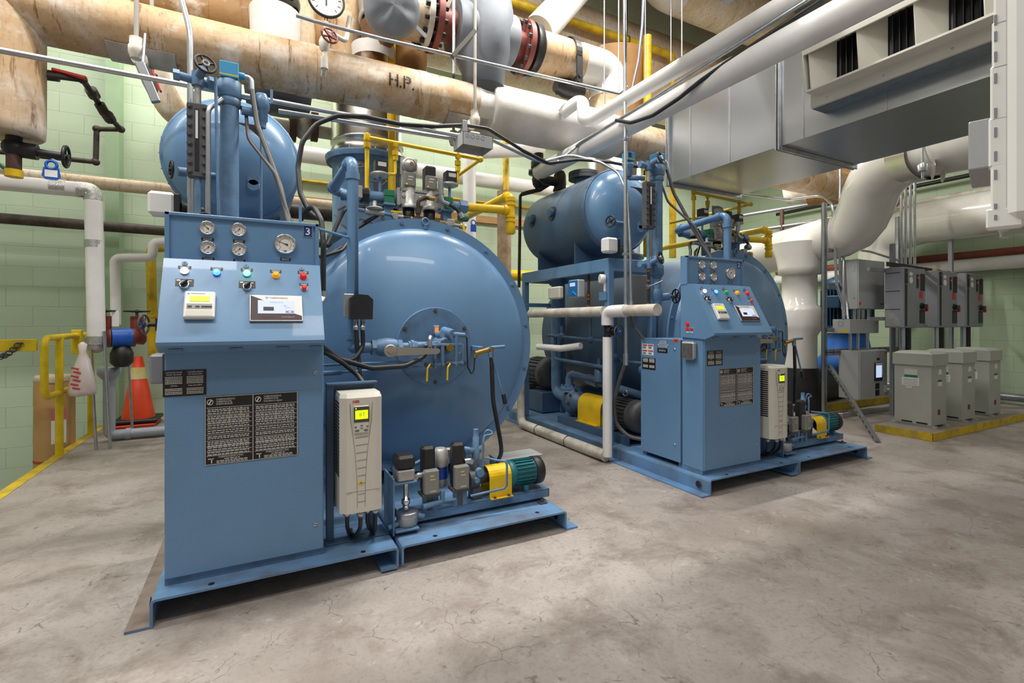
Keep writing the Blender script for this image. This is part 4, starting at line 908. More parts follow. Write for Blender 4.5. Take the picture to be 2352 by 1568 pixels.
def pump_set():
    n = U.n; wh = U.who
    t = thing('pump_skid', f'blue welded steel stand of the small oil pump set, {wh} boiler', 'pump stand', W(1.0, 2.31, .1))
    m = mb()
    m.box(.60, 1.42, 2.285, 2.291, .118, .162, .001); m.box(.60, 1.42, 2.285, 2.40, .158, .164, .001); m.box(.60, 1.42, 2.394, 2.40, .118, .162, .001); m.box(1.414, 1.42, 2.285, 2.40, .118, .162, .001)
    m.build('base_channel', DKBLUE if 0 else BLUE2, t)
    mb().box(.548, .556, 2.22, 2.40, .10, .36, .001).build('end_plate', BLUE2, t)
    k = mb()
    for a, b in ((.705, .785), (.86, .935)): k.box(a, b, 2.281, 2.289, .16, .232, .001).cut()
    k.each('support_plate', BLUE2, t)
    mb().box(.556, .665, 2.235, 2.37, .323, .331, .001).build('shelf', BLUE2, t); mb().box(.556, .665, 2.20, 2.30, .118, .126, .001).build('shelf', BLUE2, t)
    k = mb()
    for x, y in ((.64, 2.258), (1.36, 2.26)): k.box(x-.022, x+.022, y-.02, y+.02, .100, .107).hexa((x, y, .107), (x, y, .118), .009).cut()
    k.each('anchor_clip', MOTORGREY, t)
    # actuator with pot valve
    a = thing('flow_control_valve', f'metering valve with black cap on round steel pot, {wh} boiler', 'valve', W(.62, 2.28, .126))
    mb().box(.575, .658, 2.245, 2.345, .331, .385, .006).build('motor_housing', ALU, a); mb().box(.573, .660, 2.243, 2.347, .385, .45, .012).build('black_cap', BLACKP, a)
    mb().lathe((.618, 2.262, .20), (0, 0, 1), [(0, .014), (.025, .014), (.026, .02), (.045, .02), (.046, .012), (.12, .012)], 14).build('spindle', CHROME, a)
    mb().lathe((.625, 2.262, .128), (0, 0, 1), [(0, .045), (.012, .050), (.038, .050)], 24).build('pot', ALU, a); mb().lathe((.625, 2.262, .166), (0, 0, 1), [(0, .0515), (.022, .0515), (.024, .049), (.024, .02)], 28).build('pot_lid', STEEL, a)
    mb().cyl((.668, 2.25, .165), (.70, 2.24, .155), .014, seg=10).cyl((.578, 2.25, .14), (.53, 2.24, .135), .012, seg=10).build('port', BLUE2, a)
    for i, (x, nm) in enumerate(((.742, 'beside the metering valve'), (.897, 'beside the upright filter'))):
        s = thing('solenoid_valve', f'black solenoid valve with clear cover {nm}, {wh} boiler', 'valve', W(x, 2.30, .164))
        mb().box(x-.043, x+.043, 2.262, 2.345, .232, .25, .003).cyl((x, 2.30, .164), (x, 2.30, .235), .024, seg=14).build('valve_foot', MOTORGREY, s)
        mb().box(x-.036, x+.030, 2.285, 2.34, .25, .47, .012).build('black_hood', BLACKP, s)
        mb().box(x-.037, x+.037, 2.248, 2.286, .25, .365, .006).build('clear_cover', SMOKY, s)
        m = mb()
        for z, w_ in ((.335, .02), (.318, .026), (.262, .03)): m.box(x-.01, x-.01+w_, 2.2468, 2.2485, z, z+.006)
        m.build('cover_print', paint('pale_yellow_print', '#c9c38b', .5), s)
        mb().tube([(x-.07, 2.30, .318), (x-.055, 2.30, .335), (x-.03, 2.30, .335)] if i == 0 else [(x+.03, 2.30, .37), (x+.06, 2.30, .37), (x+.072, 2.30, .36)], .015, 10, .012).build('conduit_fitting', STEEL, s)
    f = thing('oil_filter', f'upright grey oil filter with blue band, {wh} boiler', 'filter', W(.83, 2.37, .23))
    mb().lathe((.825, 2.37, .24), (0, 0, 1), [(0, .03), (.01, .038), (.11, .038)], 22).build('filter_bowl', ALU, f); mb().lathe((.825, 2.37, .285), (0, 0, 1), [(0, .0388), (.06, .0388)], 22).build('blue_band', paint(f'metallic_blue_band', '#1a47a8', .3, metal=.4), f)
    mb().lathe((.825, 2.37, .35), (0, 0, 1), [(0, .042), (.03, .044), (.035, .042), (.075, .036), (.085, .025)], 22).box(.77, .91, 2.355, 2.385, .40, .43, .006).build('filter_head', ALU, f)
    mb().tube([(.90, 2.37, .415), (.95, 2.37, .415), (.98, 2.36, .41)], .013, 10).tube([(.70, 2.40, .36), (.785, 2.38, .40)], .011, 10).build('filter_pipe', BLUE2, f)
    r = thing('pressure_relief_valve', f'slim blue upright relief valve with bent tubes, {wh} boiler', 'relief valve', W(1.02, 2.37, .16))
    mb().lathe((1.02, 2.37, .30), (0, 0, 1), [(0, .012), (.02, .02), (.10, .021), (.105, .017), (.17, .017), (.172, .014), (.21, .014)], 14).cyl((.955, 2.37, .40), (1.045, 2.37, .40), .017, seg=12).cyl((.965, 2.37, .41), (.965, 2.36, .31), .012, seg=10).build('valve_body', BLUE2, r)
    m = mb().tube([(1.045, 2.34, .27), (1.05, 2.34, .44), (1.06, 2.35, .475), (1.13, 2.36, .475), (1.08, 2.37, .505), (1.06, 2.38, .42)], .006, 8, .015)
    m.tube([(1.06, 2.33, .365), (1.09, 2.26, .365), (1.135, 2.235, .36), (1.135, 2.235, .235), (1.12, 2.24, .222), (.94, 2.25, .21)], .006, 8, .02); m.tube([(.80, 2.27, .20), (.87, 2.27, .20)], .008, 8); m.tube([(.70, 2.26, .195), (.80, 2.27, .20)], .014, 8); m.tube([(.80, 2.27, .2), (.80, 2.27, .255)], .013, 8); m.build('copper_tube', BLUE2, r)
    p = thing('gear_pump', f'dark small gear pump driven through a yellow guard, {wh} boiler', 'pump', W(1.0, 2.33, .164))
    mb().lathe((.965, 2.34, .262), (1, 0, 0), [(0, .045), (.03, .048), (.05, .045), (.06, .03), (.115, .028), (.118, .016), (.16, .016)], 18).box(.975, 1.03, 2.31, 2.37, .164, .225, .004).cyl((1.0, 2.34, .30), (1.0, 2.35, .36), .02, seg=12).build('pump_body', MOTORGREY, p)
    mb().cyl((1.015, 2.33, .30), (1.015, 2.295, .30), .022, seg=14).cyl((.99, 2.3, .27), (.99, 2.28, .27), .014, seg=10).build('pump_port', BLUE2, p)
    g = thing('coupling_guard', f'yellow arched coupling guard next to the teal motor, {wh} boiler', 'guard', W(1.12, 2.34, .164))
    pts = [(1.06, 2.285, .166), (1.06, 2.285, .262)]+[(1.06, 2.34-.055*math.cos(a), .262+.055*math.sin(a)) for a in [PI*i/12 for i in range(1, 12)]]+[(1.06, 2.395, .262), (1.06, 2.395, .166)]
    mb().strip(pts, .003, (.128, 0, 0)).box(1.06, 1.188, 2.262, 2.286, .164, .168).build('guard_hood', YELLOW, g)
    k = mb()
    for x in (1.085, 1.165): bolt(k, (x, 2.272, .168), (0, 0, 1), .006, .008)
    k.each('guard_bolt', MOTORGREY, g)
    motor(f'teal finned motor with black fan cover on the oil pump stand, {wh} boiler', '', 'electric_motor', (1.185, 2.34, .258), (1, 0, 0), .072, .215, TEAL, BLACK)
    if n == 3:
        b = thing('junction_trough', 'low grey steel box on the floor behind the teal motor', 'box', W(1.45, 3.0, 0))
        q = p3(1150, 1055, z=.18)
        mb().box(1.40, 1.72, 2.86, 3.02, .0, .165, .003).build('box_body', LGREY, b); mb().box(1.395, 1.725, 2.855, 3.025, .165, .172, .002).build('lid', LGREY, b)
def gas_train():
    n = U.n; wh = U.who; y = 3.05
    t = thing('gas_valve_block', f'grey cast gas valve block with two actuators on top of the {wh} boiler', 'gas valve', W(.92, y, 1.72))
    m = mb().box(.775, 1.06, y-.04, y+.04, 1.80, 1.885, .006)
    for x in (.85, .985):
        m.lathe((x, y-.005, 1.785), (0, 0, 1), [(0, .06), (.02, .062), (.025, .05), (.09, .05), (.11, .042), (.13, .042)], 20)
    m.box(.765, .785, y-.055, y+.055, 1.79, 1.90, .004); m.box(1.05, 1.07, y-.055, y+.055, 1.79, 1.90, .004); m.box(.80, 1.04, y-.045, y+.045, 1.885, 1.9, .003)
    m.build('valve_body', ALU, t)
    k = mb()
    for x in (.81, .84, .92, .95, 1.02): k.lathe((x, y-.04, 1.855), (0, -1, 0), [(0, .013), (.006, .013), (.0065, .008)], 12).cut()
    k.each('test_port', STEEL, t)
    for x in (.85, .985):
        mb().lathe((x, y-.005, 1.725), (0, 0, 1), [(0, .036), (.055, .038), (.06, .03)], 20).build('bottom_cap', BLACK, t)
    a = mb().box(.812, .892, y-.03, y+.045, 1.91, 2.02, .008).build('damper_actuator', ALU, t)
    mb().box(.810, .884, y-.055, y-.029, 1.915, 2.005, .008).mat(1).ball((.825, y-.056, 1.928), .006, 8).mat(2).box(.83, .86, y-.0562, y-.055, 1.955, 1.96).box(.835, .865, y-.0562, y-.055, 1.972, 1.979).build('clear_cover', [SMOKY, L_AMBER, INK], a)
    d = mb().lathe((.852, y-.01, 2.055), (0, -1, 0), [(0, .05), (.012, .05), (.014, .044), (.035, .038), (.052, .022), (.056, .012)], 24)
    d.prism([(.80, y-.006, 2.0), (.905, y-.006, 2.0), (.905, y-.006, 2.105), (.80, y-.006, 2.105)], (0, .012, 0)); d = d.build('regulator_dome', ALU, a); mb().lathe((.852, y-.065, 2.055), (0, -1, 0), [(0, .012), (.006, .01)], 12).build('brass_screw', BRASS, d)
    a = mb().box(.952, 1.02, y-.04, y+.045, 1.905, 2.07, .01).build('actuator_hood', BLACKP, t)
    mb().box(.945, 1.022, y-.06, y-.038, 1.91, 2.0, .008).mat(1).ball((.960, y-.061, 1.925), .006, 8).mat(2).box(.965, .995, y-.0612, y-.06, 1.955, 1.96).box(.97, 1.0, y-.0612, y-.06, 1.972, 1.979).build('clear_cover', [SMOKY, L_AMBER, INK], a)
    i = thing('inlet_pipe', f'blue gas pipe through green clamps feeding the valve block, {wh} boiler', 'pipe', W(.66, y, 1.79))
    m = mb().cyl((.60, y, 1.838), (.775, y, 1.838), .033, seg=20).cut().cyl((1.06, y, 1.838), (1.22, y, 1.838), .03, seg=18); m.hexa((1.19, y, 1.838), (1.245, y, 1.838), .044); m.cut().cyl((.45, y+.05, 1.838), (.56, y+.02, 1.838), .032, seg=16); m.each('pipe_run', BLUE2, i)
    m = mb(); m.hexa((.56, y, 1.838), (.60, y, 1.838), .05); m.build('union', BLACK, i); mb().box(.525, .56, y-.05, y+.04, 1.81, 1.885, .004).build('check_plate', ALU, i)
    for x in (.72, 1.10):
        c = thing('pipe_clamp_stand', f"green clamp on a blue post {'under the inlet' if x < 1 else 'under the outlet'} side of the gas valve, {wh} boiler", 'pipe clamp', W(x, y, 1.64))
        mb().box(x-.03, x+.03, y-.05, y+.05, 1.80, 1.84, .003).box(x-.03, x+.03, y-.05, y+.05, 1.842, 1.88, .003).build('green_clamp', GREENB, c)
        mb().box(x-.035, x+.035, y-.055, y+.055, 1.785, 1.80, .002).box(x-.028, x+.028, y-.03, y+.03, 1.655, 1.785, .002).build('post', BLUE2, c)
    for x, z, nm in ((.672, 1.99, 'before the stack'), (1.125, 1.985, 'above the outlet')):
        s = thing('gas_pressure_switch', f'round grey gas pressure switch {nm}, {wh} boiler', 'pressure switch', W(x, y, 1.86))
        mb().lathe((x, y, z-.03), (0, 0, 1), [(0, .03), (.008, .05), (.012, .057), (.022, .057), (.028, .05), (.03, .046)], 24).build('diaphragm_case', ALU, s); mb().box(x-.035, x+.038, y-.04, y+.03, z, z+.07, .003).build('switch_box', BLACKP, s)
        mb().box(x-.02, x+.03, y-.0412, y-.04, z+.03, z+.055).build('rating_label', INK, s)
        mb().cyl((x, y, 1.865), (x, y, z-.03), .009, seg=10).build('stem', BLUE2, s)
    q = thing('pilot_regulator', f'small grey pilot gas regulator with yellow valve, {wh} boiler', 'regulator', W(.62, y-.09, 1.69))
    yy = 2.955
    mb().lathe((.62, yy, 1.735), (0, 0, 1), [(0, .02), (.008, .05), (.014, .05), (.02, .02), (.021, .012), (.055, .012)], 20).cyl((.565, yy, 1.725), (.675, yy, 1.72), .018, seg=12).build('regulator_body', ALU, q)
    mb().cyl((.46, yy, 1.735), (.56, yy, 1.726), .012, seg=10).cyl((.675, yy, 1.72), (.72, yy, 1.717), .011, seg=10).build('pilot_pipe', BLUE2, q)
    v = mb().cyl((.72, yy, 1.715), (.79, yy, 1.71), .014, seg=10).box(.725, .757, yy-.015, yy+.015, 1.69, 1.73, .003).build('ball_valve', ALU, q); mb().box(.715, .785, yy-.012, yy+.002, 1.731, 1.742, .002).build('valve_handle', YELLOW, v)
    mb().tube([(.79, yy, 1.71), (1.02, yy, 1.70)], .011, 10).tube([(.885, yy, 1.71), (.885, yy, 1.82), (.93, yy, 1.845), (.97, yy, 1.845)], .012, 10, .02).cyl((.885, yy, 1.74), (.885, yy, 1.775), .018, seg=10).build('black_pilot_pipe', IRON, q)
    mb().cyl((.835, yy, 1.708), (.847, yy, 1.707), .0125, seg=10).cut().cyl((.95, yy, 1.845), (.99, yy, 1.845), .014, seg=8).cut().cyl((1.02, yy, 1.70), (1.06, yy, 1.697), .015, seg=8).each('copper_fitting', BRASS, q)
    mb().cyl((1.06, yy, 1.697), (1.16, yy, 1.69), .012, seg=10).box(1.07, 1.12, yy-.02, yy+.02, 1.68, 1.725, .004).cyl((1.16, yy, 1.69), (1.20, yy, 1.685), .018, seg=10).build('solenoid', ALU, q); mb().tube([(1.175, yy-.02, 1.70), (1.185, yy-.025, 1.62)], .008, 6).build('yellow_lever', YELLOW, q)
    if n == 3: mb().torus((1.255, yy, 1.72), (0, 1, 0), .016, .004, 16, 6).box(1.235, 1.275, yy-.003, yy+.003, 1.66, 1.705, .002).build('blue_tag', ROYAL, q)
    fc = thing('sealed_conduit_fitting', f'silver conduit fitting with flexible tail on the gas valve, {wh} boiler', 'conduit fitting', W(1.06, y-.07, 1.8))
    mb().box(1.02, 1.055, y-.095, y-.06, 1.87, 1.975, .012).tube([(1.037, y-.078, 1.88), (1.045, y-.08, 1.84), (1.09, y-.085, 1.825)], .014, 10, .02).build('conduit_body', STEEL, fc); mb().tube([(1.085, y-.085, 1.826), (1.14, y-.09, 1.80), (1.165, y-.09, 1.765)], .012, 10, .05).build('flexible_tail', RUBBER, fc)
    mb().cyl((1.16, y-.09, 1.775), (1.18, y-.09, 1.745), .016, seg=10).mat(1).cyl((1.17, y-.07, 1.75), (1.225, y-.05, 1.755), .026, seg=14).build('solenoid_coil', [STEEL, paint('sage_green_coil', '#4d7a5d', .5)], fc)
    # yellow gas pipework
    g = thing('yellow_gas_supply_pipe', f'thick yellow gas pipe with capped tee beside the {wh} boiler drum', 'gas pipe', W(1.577, y, 1.68))
    m = mb().cyl((1.235, y, 1.838), (1.56, y, 1.853), .029, seg=20).tube([(1.577, y, 1.70), (1.577, y, 1.962), (1.577, 4.6, 1.962)], .0295, 20, .05)
    m.build('pipe_run', YELLOW, g)
    k = mb().cyl((1.52, y, 1.851), (1.545, y, 1.852), .036, seg=20).cut()
    for z0, z1 in ((1.915, 1.94), (1.885, 1.90), (1.80, 1.815), (1.77, 1.785)): k.cyl((1.577, y, z0), (1.577, y, z1), .036, seg=20).cut()
    k.cyl((1.577, y+.045, 1.962), (1.577, y+.06, 1.962), .036, seg=20).cut()
    k.each('fitting_rim', YELLOW, g); mb().lathe((1.577, y, 1.685), (0, 0, 1), [(0, .024), (.008, .034), (.05, .036)], 20).build('end_cap', YELLOW, g)
    p = thing('pilot_gas_manifold', f'thin yellow pilot gas manifold with unions above the {wh} boiler', 'gas pipe', W(.95, y, 1.85))
    yy = 3.08; zt = 2.205
    m = mb().tube([(.60, yy, 1.86), (.60, yy, zt+.012)], .0135, 12).tube([(.60, yy, zt), (1.36, yy, zt-.02), (1.36, 4.1, zt-.02)], .0125, 12, .03)
    for x, zb in ((.775, 2.0), (1.195, 1.99)): m.tube([(x, yy, zt), (x, yy, zb), (x-.045, yy, zb)], .009, 10, .015)
    m.build('pipe_run', YELLOWD if n == 2 else YELLOW, p)
    k = mb()
    for x, z0, z1, r in ((.60, zt-.02, zt+.02, .02), (.60, 2.14, 2.17, .022), (.60, 1.86, 1.89, .02), (.775, zt-.03, zt-.015, .017), (.775, 2.12, 2.15, .02), (.775, 2.09, 2.12, .016), (1.195, 2.12, 2.15, .02), (1.195, 2.08, 2.11, .018), (1.195, zt-.04, zt-.01, .017)): k.cyl((x, yy, z0), (x, yy, z1), r, seg=10, smooth=False).cut()
    k.ball((.60, yy, zt+.012), .018, 10).cut().ball((1.36, yy, zt-.02), .022, 10).cut(); k.each('union', YELLOWD if n == 2 else YELLOW, p)
    r = thing('gas_drop_pipe', f'upright yellow gas pipe rising before the {wh} exhaust stack', 'gas pipe', W(.885, 4.05, 1.86))
    c0 = p3(900, 340, y=4.08)
    mb().tube([(c0.x, 4.08, 1.78), (c0.x, 4.08, 4.2)], .031 if n == 3 else .045, 14).build('pipe_run', YELLOWD if n == 2 else YELLOW, r); mb().cyl((c0.x, 4.08, 2.66), (c0.x, 4.08, 2.72), .045, seg=14).cyl((c0.x, 4.08, 2.72), (c0.x, 4.08, 2.86), .038, seg=14).build('reducer', YELLOW, r)
    # loose cabling over the shell
    m = mb().tube([(.35, 2.9, 1.50), (.42, 2.95, 1.66), (.46, 3.0, 1.74), (.60, 3.02, 1.765), (.78, 3.08, 1.775)], .012, 10, .06).cut()
    m.tube([(.30, 2.80, 1.42), (.42, 2.85, 1.47), (.52, 2.98, 1.62), (.70, 3.10, 1.76)], .011, 10, .06).cut(); m.tube([(.33, 2.85, 1.43), (.46, 2.93, 1.52), (.58, 3.05, 1.68), (.74, 3.10, 1.78)], .009, 10, .06).cut()
    th = thing('cable_bundle', f'bundle of black cables looping over the shoulder of the {wh} boiler', 'cables', W(.5, 2.9, 1.42)); m.each('cable', RUBBER, th)
for U.n, U.ox, U.who in ((3, 0.0, 'nearer'), (2, OX2, 'farther')):
    skid(); cabinet(); power_cabinet(); drive(); shell(); stack(); drum(); column(); pump_set(); gas_train()
# ================================================================ pipes and machines on the open flank of the farther boiler
def pt(px, py, t): return V(0, 0, H) + ray(px, py)*t
def service_side():
    U.local = False
    t = thing('insulated_riser_pipe', 'white insulated pipe rising from the floor beside the farther boiler skid', 'insulated pipe', (2.365, 3.6, 0))
    X = 2.362
    mbv = MB().tube([(X, 2.965, .955), (X, 2.965, .05)], .0365, 18).build('white_riser', WHITEP, t)
    m = MB().tube([(X, 2.985, .048), (X, 3.3, .045), (X, 3.7, .047), (X, 4.30, .045)], .044, 16, .02)
    rnd = random.Random(3)
    m.v = [(a+rnd.uniform(-.003, .003), b, max(.001, c+rnd.uniform(-.004, .004))) for a, b, c in m.v]
    m.build('grubby_floor_run', OLDWHITE, t)
    MB().tube([(X, 4.30, .05), (X, 4.34, .09), (X, 4.34, 1.14)], .04, 16).build('far_riser', OLDWHITE, t)
    MB().tube([(X, 2.965, 1.045), (X, 2.965, 1.148), (X, 2.75, 1.152)], .046, 18, .07).build('white_elbow_cover', WHITEP, t)
    MB().tube([(X, 2.9, 1.15), (X, 2.44, 1.152)], .0405, 18).tube([(X, 3.0, 1.15), (X, 4.14, 1.148)], .0405, 18).build('header_jacket', OLDWHITE, t)
    for y in (3.5, 4.0): MB().torus((X, y, .047), (0, 1, 0), .046, .003, 20, 5).build('tie_wire', RUSTY, t)
    v = thing('riser_gate_valve', 'black gate valve with blue-centred handwheel in the white insulated riser', 'valve', (X, 2.965, .95))
    MB().cyl((X, 2.965, .95), (X, 2.965, 1.05), .027, seg=16).cyl((X, 2.95, 1.0), (X+.01, 2.87, 1.0), .022, seg=14).cyl((X, 2.93, 1.0), (X, 2.905, 1.0), .034, seg=8, smooth=False).build('valve_body', BLACK, v)
    handwheel('handwheel', v, (X+.012, 2.845, 1.0), (.1, -1, 0), .045, MOTORGREY, 5, .005)
    MB().lathe((X+.012, 2.842, 1.0), (.1, -1, 0), [(0, .024), (.006, .024)], 18).mat(1).lathe((X+.012, 2.842, 1.0), (.1, -1, 0), [(.006, .010), (.014, .008)], 8).build('hub_disc', [ROYAL, STEEL], v)
    solo(MB().tube([at(1236, 796, y=4.05), at(1288, 800, x=2.40), at(1334, 794, x=2.46)], .029, 16, .04), 'insulated_branch_pipe', WHITEP, 'short bent white insulated pipe floating before the blue suction pipe', 'insulated pipe')
    c = thing('conduit_riser', 'tall silver conduit running down from the ceiling past the farther steam drum', 'conduit', (2.40, 2.81, .9))
    b = at(1430, 828, x=2.40)
    MB().cyl((2.405, 2.822, 4.6), (2.40, 2.80, b.z+.05), .0135, seg=14).build('conduit_pipe', STEEL, c); MB().cyl((2.40, 2.80, b.z-.03), (2.40, 2.80, b.z+.055), .019, seg=14).build('connector', STEEL, c)
    MB().tube([(2.40, 2.80, b.z-.01), at(1424, 870, x=2.40), at(1410, 925, x=2.42), at(1415, 975, x=2.45), at(1445, 1003, x=2.50), at(1480, 1010, x=2.56)], .0145, 12, .1).build('flexible_tail', GREYCABLE, c)
    m = MB()
    for z in (1.56, 1.10, 2.4): m.box(2.385, 2.43, 2.792, 2.825, z, z+.02, .002).cut()
    m.each('conduit_clamp', STEEL, c)
    c = thing('drop_conduit', 'second silver conduit bending down beside the tall conduit by the farther drum', 'conduit', (2.43, 2.8, 1.1))
    q = [at(1245, 372, y=3.35), at(1310, 355, y=3.3), at(1378, 372, y=3.05), at(1420, 395, x=2.45), at(1440, 440, x=2.44), at(1447, 560, x=2.43), at(1450, 712, x=2.43)]
    MB().tube(q, .011, 12, .12).build('conduit_pipe', STEEL, c); MB().cyl(q[-1], q[-1]+V(0, 0, .07), .0165, seg=12).build('connector', STEEL, c)
    MB().tube([q[-1], at(1455, 748, x=2.44), at(1478, 778, x=2.48)], .0115, 10, .06).build('flexible_tail', GREYCABLE, c)
    # feed pump train, axis along Y
    xx, zc = 2.72, .285
    s = thing('pump_mounting_channel', 'dark blue channel base of the feed pump inside the farther boiler skid', 'pump base', (xx, 3.48, .1))
    MB().strip([(2.575, 2.96, .102), (2.575, 2.96, .160), (2.865, 2.96, .160), (2.865, 2.96, .102)], -.008, (0, 1.02, 0)).build('base_channel', DKBLUE, s)
    p = thing('feed_water_pump', 'blue-grey feed water pump with flanged discharge, farther boiler', 'pump', (xx, 3.9, .168))
    MB().lathe((xx, 3.72, zc+.02), (0, 1, 0), [(-.06, .02), (0, .03), (.01, .075), (.08, .08), (.09, .10), (.12, .105), (.125, .14), (.15, .14), (.152, .13), (.22, .13), (.23, .10)], 26).box(xx-.07, xx+.07, 3.86, 3.93, .168, .24, .004).box(xx-.06, xx+.06, 3.74, 3.78, .168, .22, .004).build('pump_casing', DKBLUE, p)
    m = MB()
    for i in range(10):
        a = 2*PI*i/10; bolt(m, (xx+.125*math.cos(a), 3.845, zc+.02+.125*math.sin(a)), (0, -1, 0), .010, .016)
    m.each('casing_bolt', MOTORGREY, p)
    xd, yd = 2.67, 3.93
    MB().cyl((xd, yd, .168), (xd, yd, .40), .04, seg=16).lathe((xd, yd, .40), (0, 0, 1), [(0, .085), (.02, .085), (.021, .05), (.024, .085), (.044, .085)], 24, sharp=True).build('discharge_flange', BLUE2, p)
    m = MB()
    for i in range(6):
        a = 2*PI*i/6+.3; bolt(m, (xd+.068*math.cos(a), yd+.068*math.sin(a), .444), (0, 0, 1), .010, .022)
    m.each('flange_bolt', BLUE2, p)
    MB().tube([(xd, yd, .444), (xd, yd, .58), (2.72, 3.6, .53), (2.85, 3.1, .45)], .035, 14, .06).build('discharge_pipe', BLUE2, p); MB().cyl((2.71, 3.68, .542), (2.73, 3.55, .522), .05, seg=14).build('pipe_union', BLUE2, p)
    g = thing('pump_coupling_guard', 'large yellow coupling guard on the feed pump base, farther boiler', 'guard', (xx, 3.55, .168))
    pts = [(xx-.10, 3.38, .170), (xx-.10, 3.38, .31)]+[(xx-.10*math.cos(a), 3.38, .31+.10*math.sin(a)) for a in [PI*i/14 for i in range(1, 14)]]+[(xx+.10, 3.38, .31), (xx+.10, 3.38, .170)]
    MB().strip(pts, .004, (0, .34, 0)).prism(pts, (0, .004, 0)).box(xx-.14, xx-.09, 3.40, 3.70, .168, .173).build('guard_hood', YELLOW, g)
    U.ox = 0
    motor('dark grey finned motor of the feed pump, half hidden behind the power cabinet', '', 'feed_pump_motor', (xx, 3.36, zc+.025), (0, -1, 0), .125, .42, MOTORGREY, MOTORGREY, fins=26)
    solo(MB().torus((xx, 3.18, .475), (1, .3, 0), .022, .006, 18, 6), 'lifting_ring', STEEL, 'steel lifting ring on top of the dark feed pump motor', 'ring')
    motor('dark grey fan-cooled motor standing deep behind the blue frame post', '', 'recirculation_motor', (2.86, 4.95, .50), (0, -1, 0), .17, .45, MOTORGREY, MOTORGREY, fins=24)
    solo(MB().box(2.66, 3.06, 4.42, 4.98, .109, .318, .004), 'motor_plinth', DKBLUE, 'dark blue plinth under the deep-set grey motor', 'plinth')
    s = thing('suction_pipe', 'thick scuffed blue suction pipe dropping inside the farther drum frame', 'pipe', (2.81, 4.3, .2))
    MB().tube([(2.80, 4.36, 1.60), (2.80, 4.36, .32), (2.745, 3.96, .30)], .056, 18, .09).build('pipe_run', BLUE2, s); MB().cyl((2.80, 4.36, 1.45), (2.80, 4.36, 1.53), .075, seg=18).build('collar', BLUE2, s)
    k = thing('trim_piping', 'tangle of small blue trim pipes and valves before the farther boiler shell', 'pipework', (2.8, 3.7, .6))
    m = MB().tube([(2.60, 4.2, .93), (2.60, 3.2, .90)], .016, 10).cut().tube([(2.62, 4.1, .93), (2.62, 4.1, .70), (2.62, 3.3, .68)], .018, 10).cut().tube([(2.66, 3.95, .56), (2.66, 3.45, .56), (2.66, 3.45, .72)], .02, 10).cut().tube([(2.60, 3.5, .90), (2.60, 3.5, 1.1)], .012, 8).cut().tube([(2.58, 3.15, 1.12), (2.58, 3.15, .46)], .022, 10).cut().tube([(2.62, 3.3, .8), (2.62, 3.1, .75), (2.7, 2.8, .74)], .014, 8).cut()
    m.each('small_pipe', DKBLUE, k)
    m = MB().ball((2.60, 3.95, .93), .035, 12).cyl((2.6, 3.95, .93), (2.6, 3.95, 1.03), .016, seg=8).cut().ball((2.60, 3.5, .91), .032, 12).cut().lathe((2.66, 3.45, .55), (0, 0, 1), [(0, .045), (.1, .045), (.12, .02), (.2, .02)], 14).cut().ball((2.58, 3.15, .78), .04, 12).cut().ball((2.63, 2.86, .70), .045, 12).cut()
    m.each('trim_valve', DKBLUE, k)
    # instruments hung on the frame
    X = 2.425
    a = at(1266, 690, x=X); b = at(1293, 657, x=X)
    solo(MB().box(X-.04, X+.012, b.y, a.y, a.z+.01, b.z, .012), 'grey_junction_box', BEIGE, 'small grubby beige box under the drum frame of the farther boiler', 'junction box')
    a = at(1305, 684, x=X-.06); b = at(1328, 641, x=X-.06); t = thing('chemical_controller', 'blue-faced controller with pale screen under the farther drum frame', 'controller', (X-.01, (a.y+b.y)/2, a.z))
    MB().box(X-.06, X+.012, b.y, a.y, a.z, b.z, .008).build('controller_case', LGREY, t); MB().box(X-.063, X-.059, b.y+.008, a.y-.006, a.z+.008, b.z-.006, .001).mat(1).box(X-.064, X-.062, b.y+.04, a.y-.03, b.z-.055, b.z-.025).mat(2).tube([(X-.064, a.y-.05, a.z+.02), (X-.064, (a.y+b.y)/2, a.z+.05), (X-.064, b.y+.015, a.z+.015)], .004, 6).build('blue_keypad', [paint('controller_blue', '#1673b9', .4), SCREENB, CYAN], t)
    a = at(1352, 640, x=2.5); b = at(1352, 705, x=2.5)
    t = thing('condensate_pipe', 'thin brown pipe with copper fittings under the farther drum frame', 'pipe', (2.50, a.y, b.z-.02)); MB().cyl((2.5, a.y, b.z-.03), (2.5, a.y, 1.47), .012, seg=10).build('pipe_run', RUSTY, t)
    m = MB()
    for dz in (0, .06, .09): m.cyl((2.5, a.y, b.z+dz), (2.5, a.y, b.z+dz+.018), .017, seg=10).cut()
    m.each('copper_fitting', COPPER, t)
    a = at(1387, 640, x=X)
    t = thing('dial_thermometer', 'round white dial head beside the blue frame post', 'gauge', (X, a.y, a.z-.04)); MB().lathe((X+.01, a.y, a.z), (-1, .35, 0), [(0, .03), (.01, .036), (.04, .036), (.044, .032)], 22).cyl((X+.01, a.y, a.z-.10), (X+.01, a.y, a.z-.02), .011, seg=10).build('dial_case', WHITE, t)
    MB().box(X-.006, X+.012, a.y-.03, a.y+.055, a.z-.17, a.z-.105, .002).build('bracket', BLUE, t)
    # small copper jointed drain under gauge glass
    gx, gy = OX2-.247, 2.735
    t = thing('gauge_drain_pipe', 'thin dark drain pipe with lever valve below the farther gauge glass', 'pipe', (gx, gy, 1.13))
    MB().tube([(gx, gy, 1.47), (gx, gy, 1.165), (gx-.06, gy-.04, 1.155), (gx-.11, gy-.06, 1.15)], .0095, 10, .02).build('pipe_run', IRON, t)
    m = MB()
    for z in (1.44, 1.365, 1.31, 1.195): m.cyl((gx, gy, z), (gx, gy, z+.014), .014, seg=10).cut()
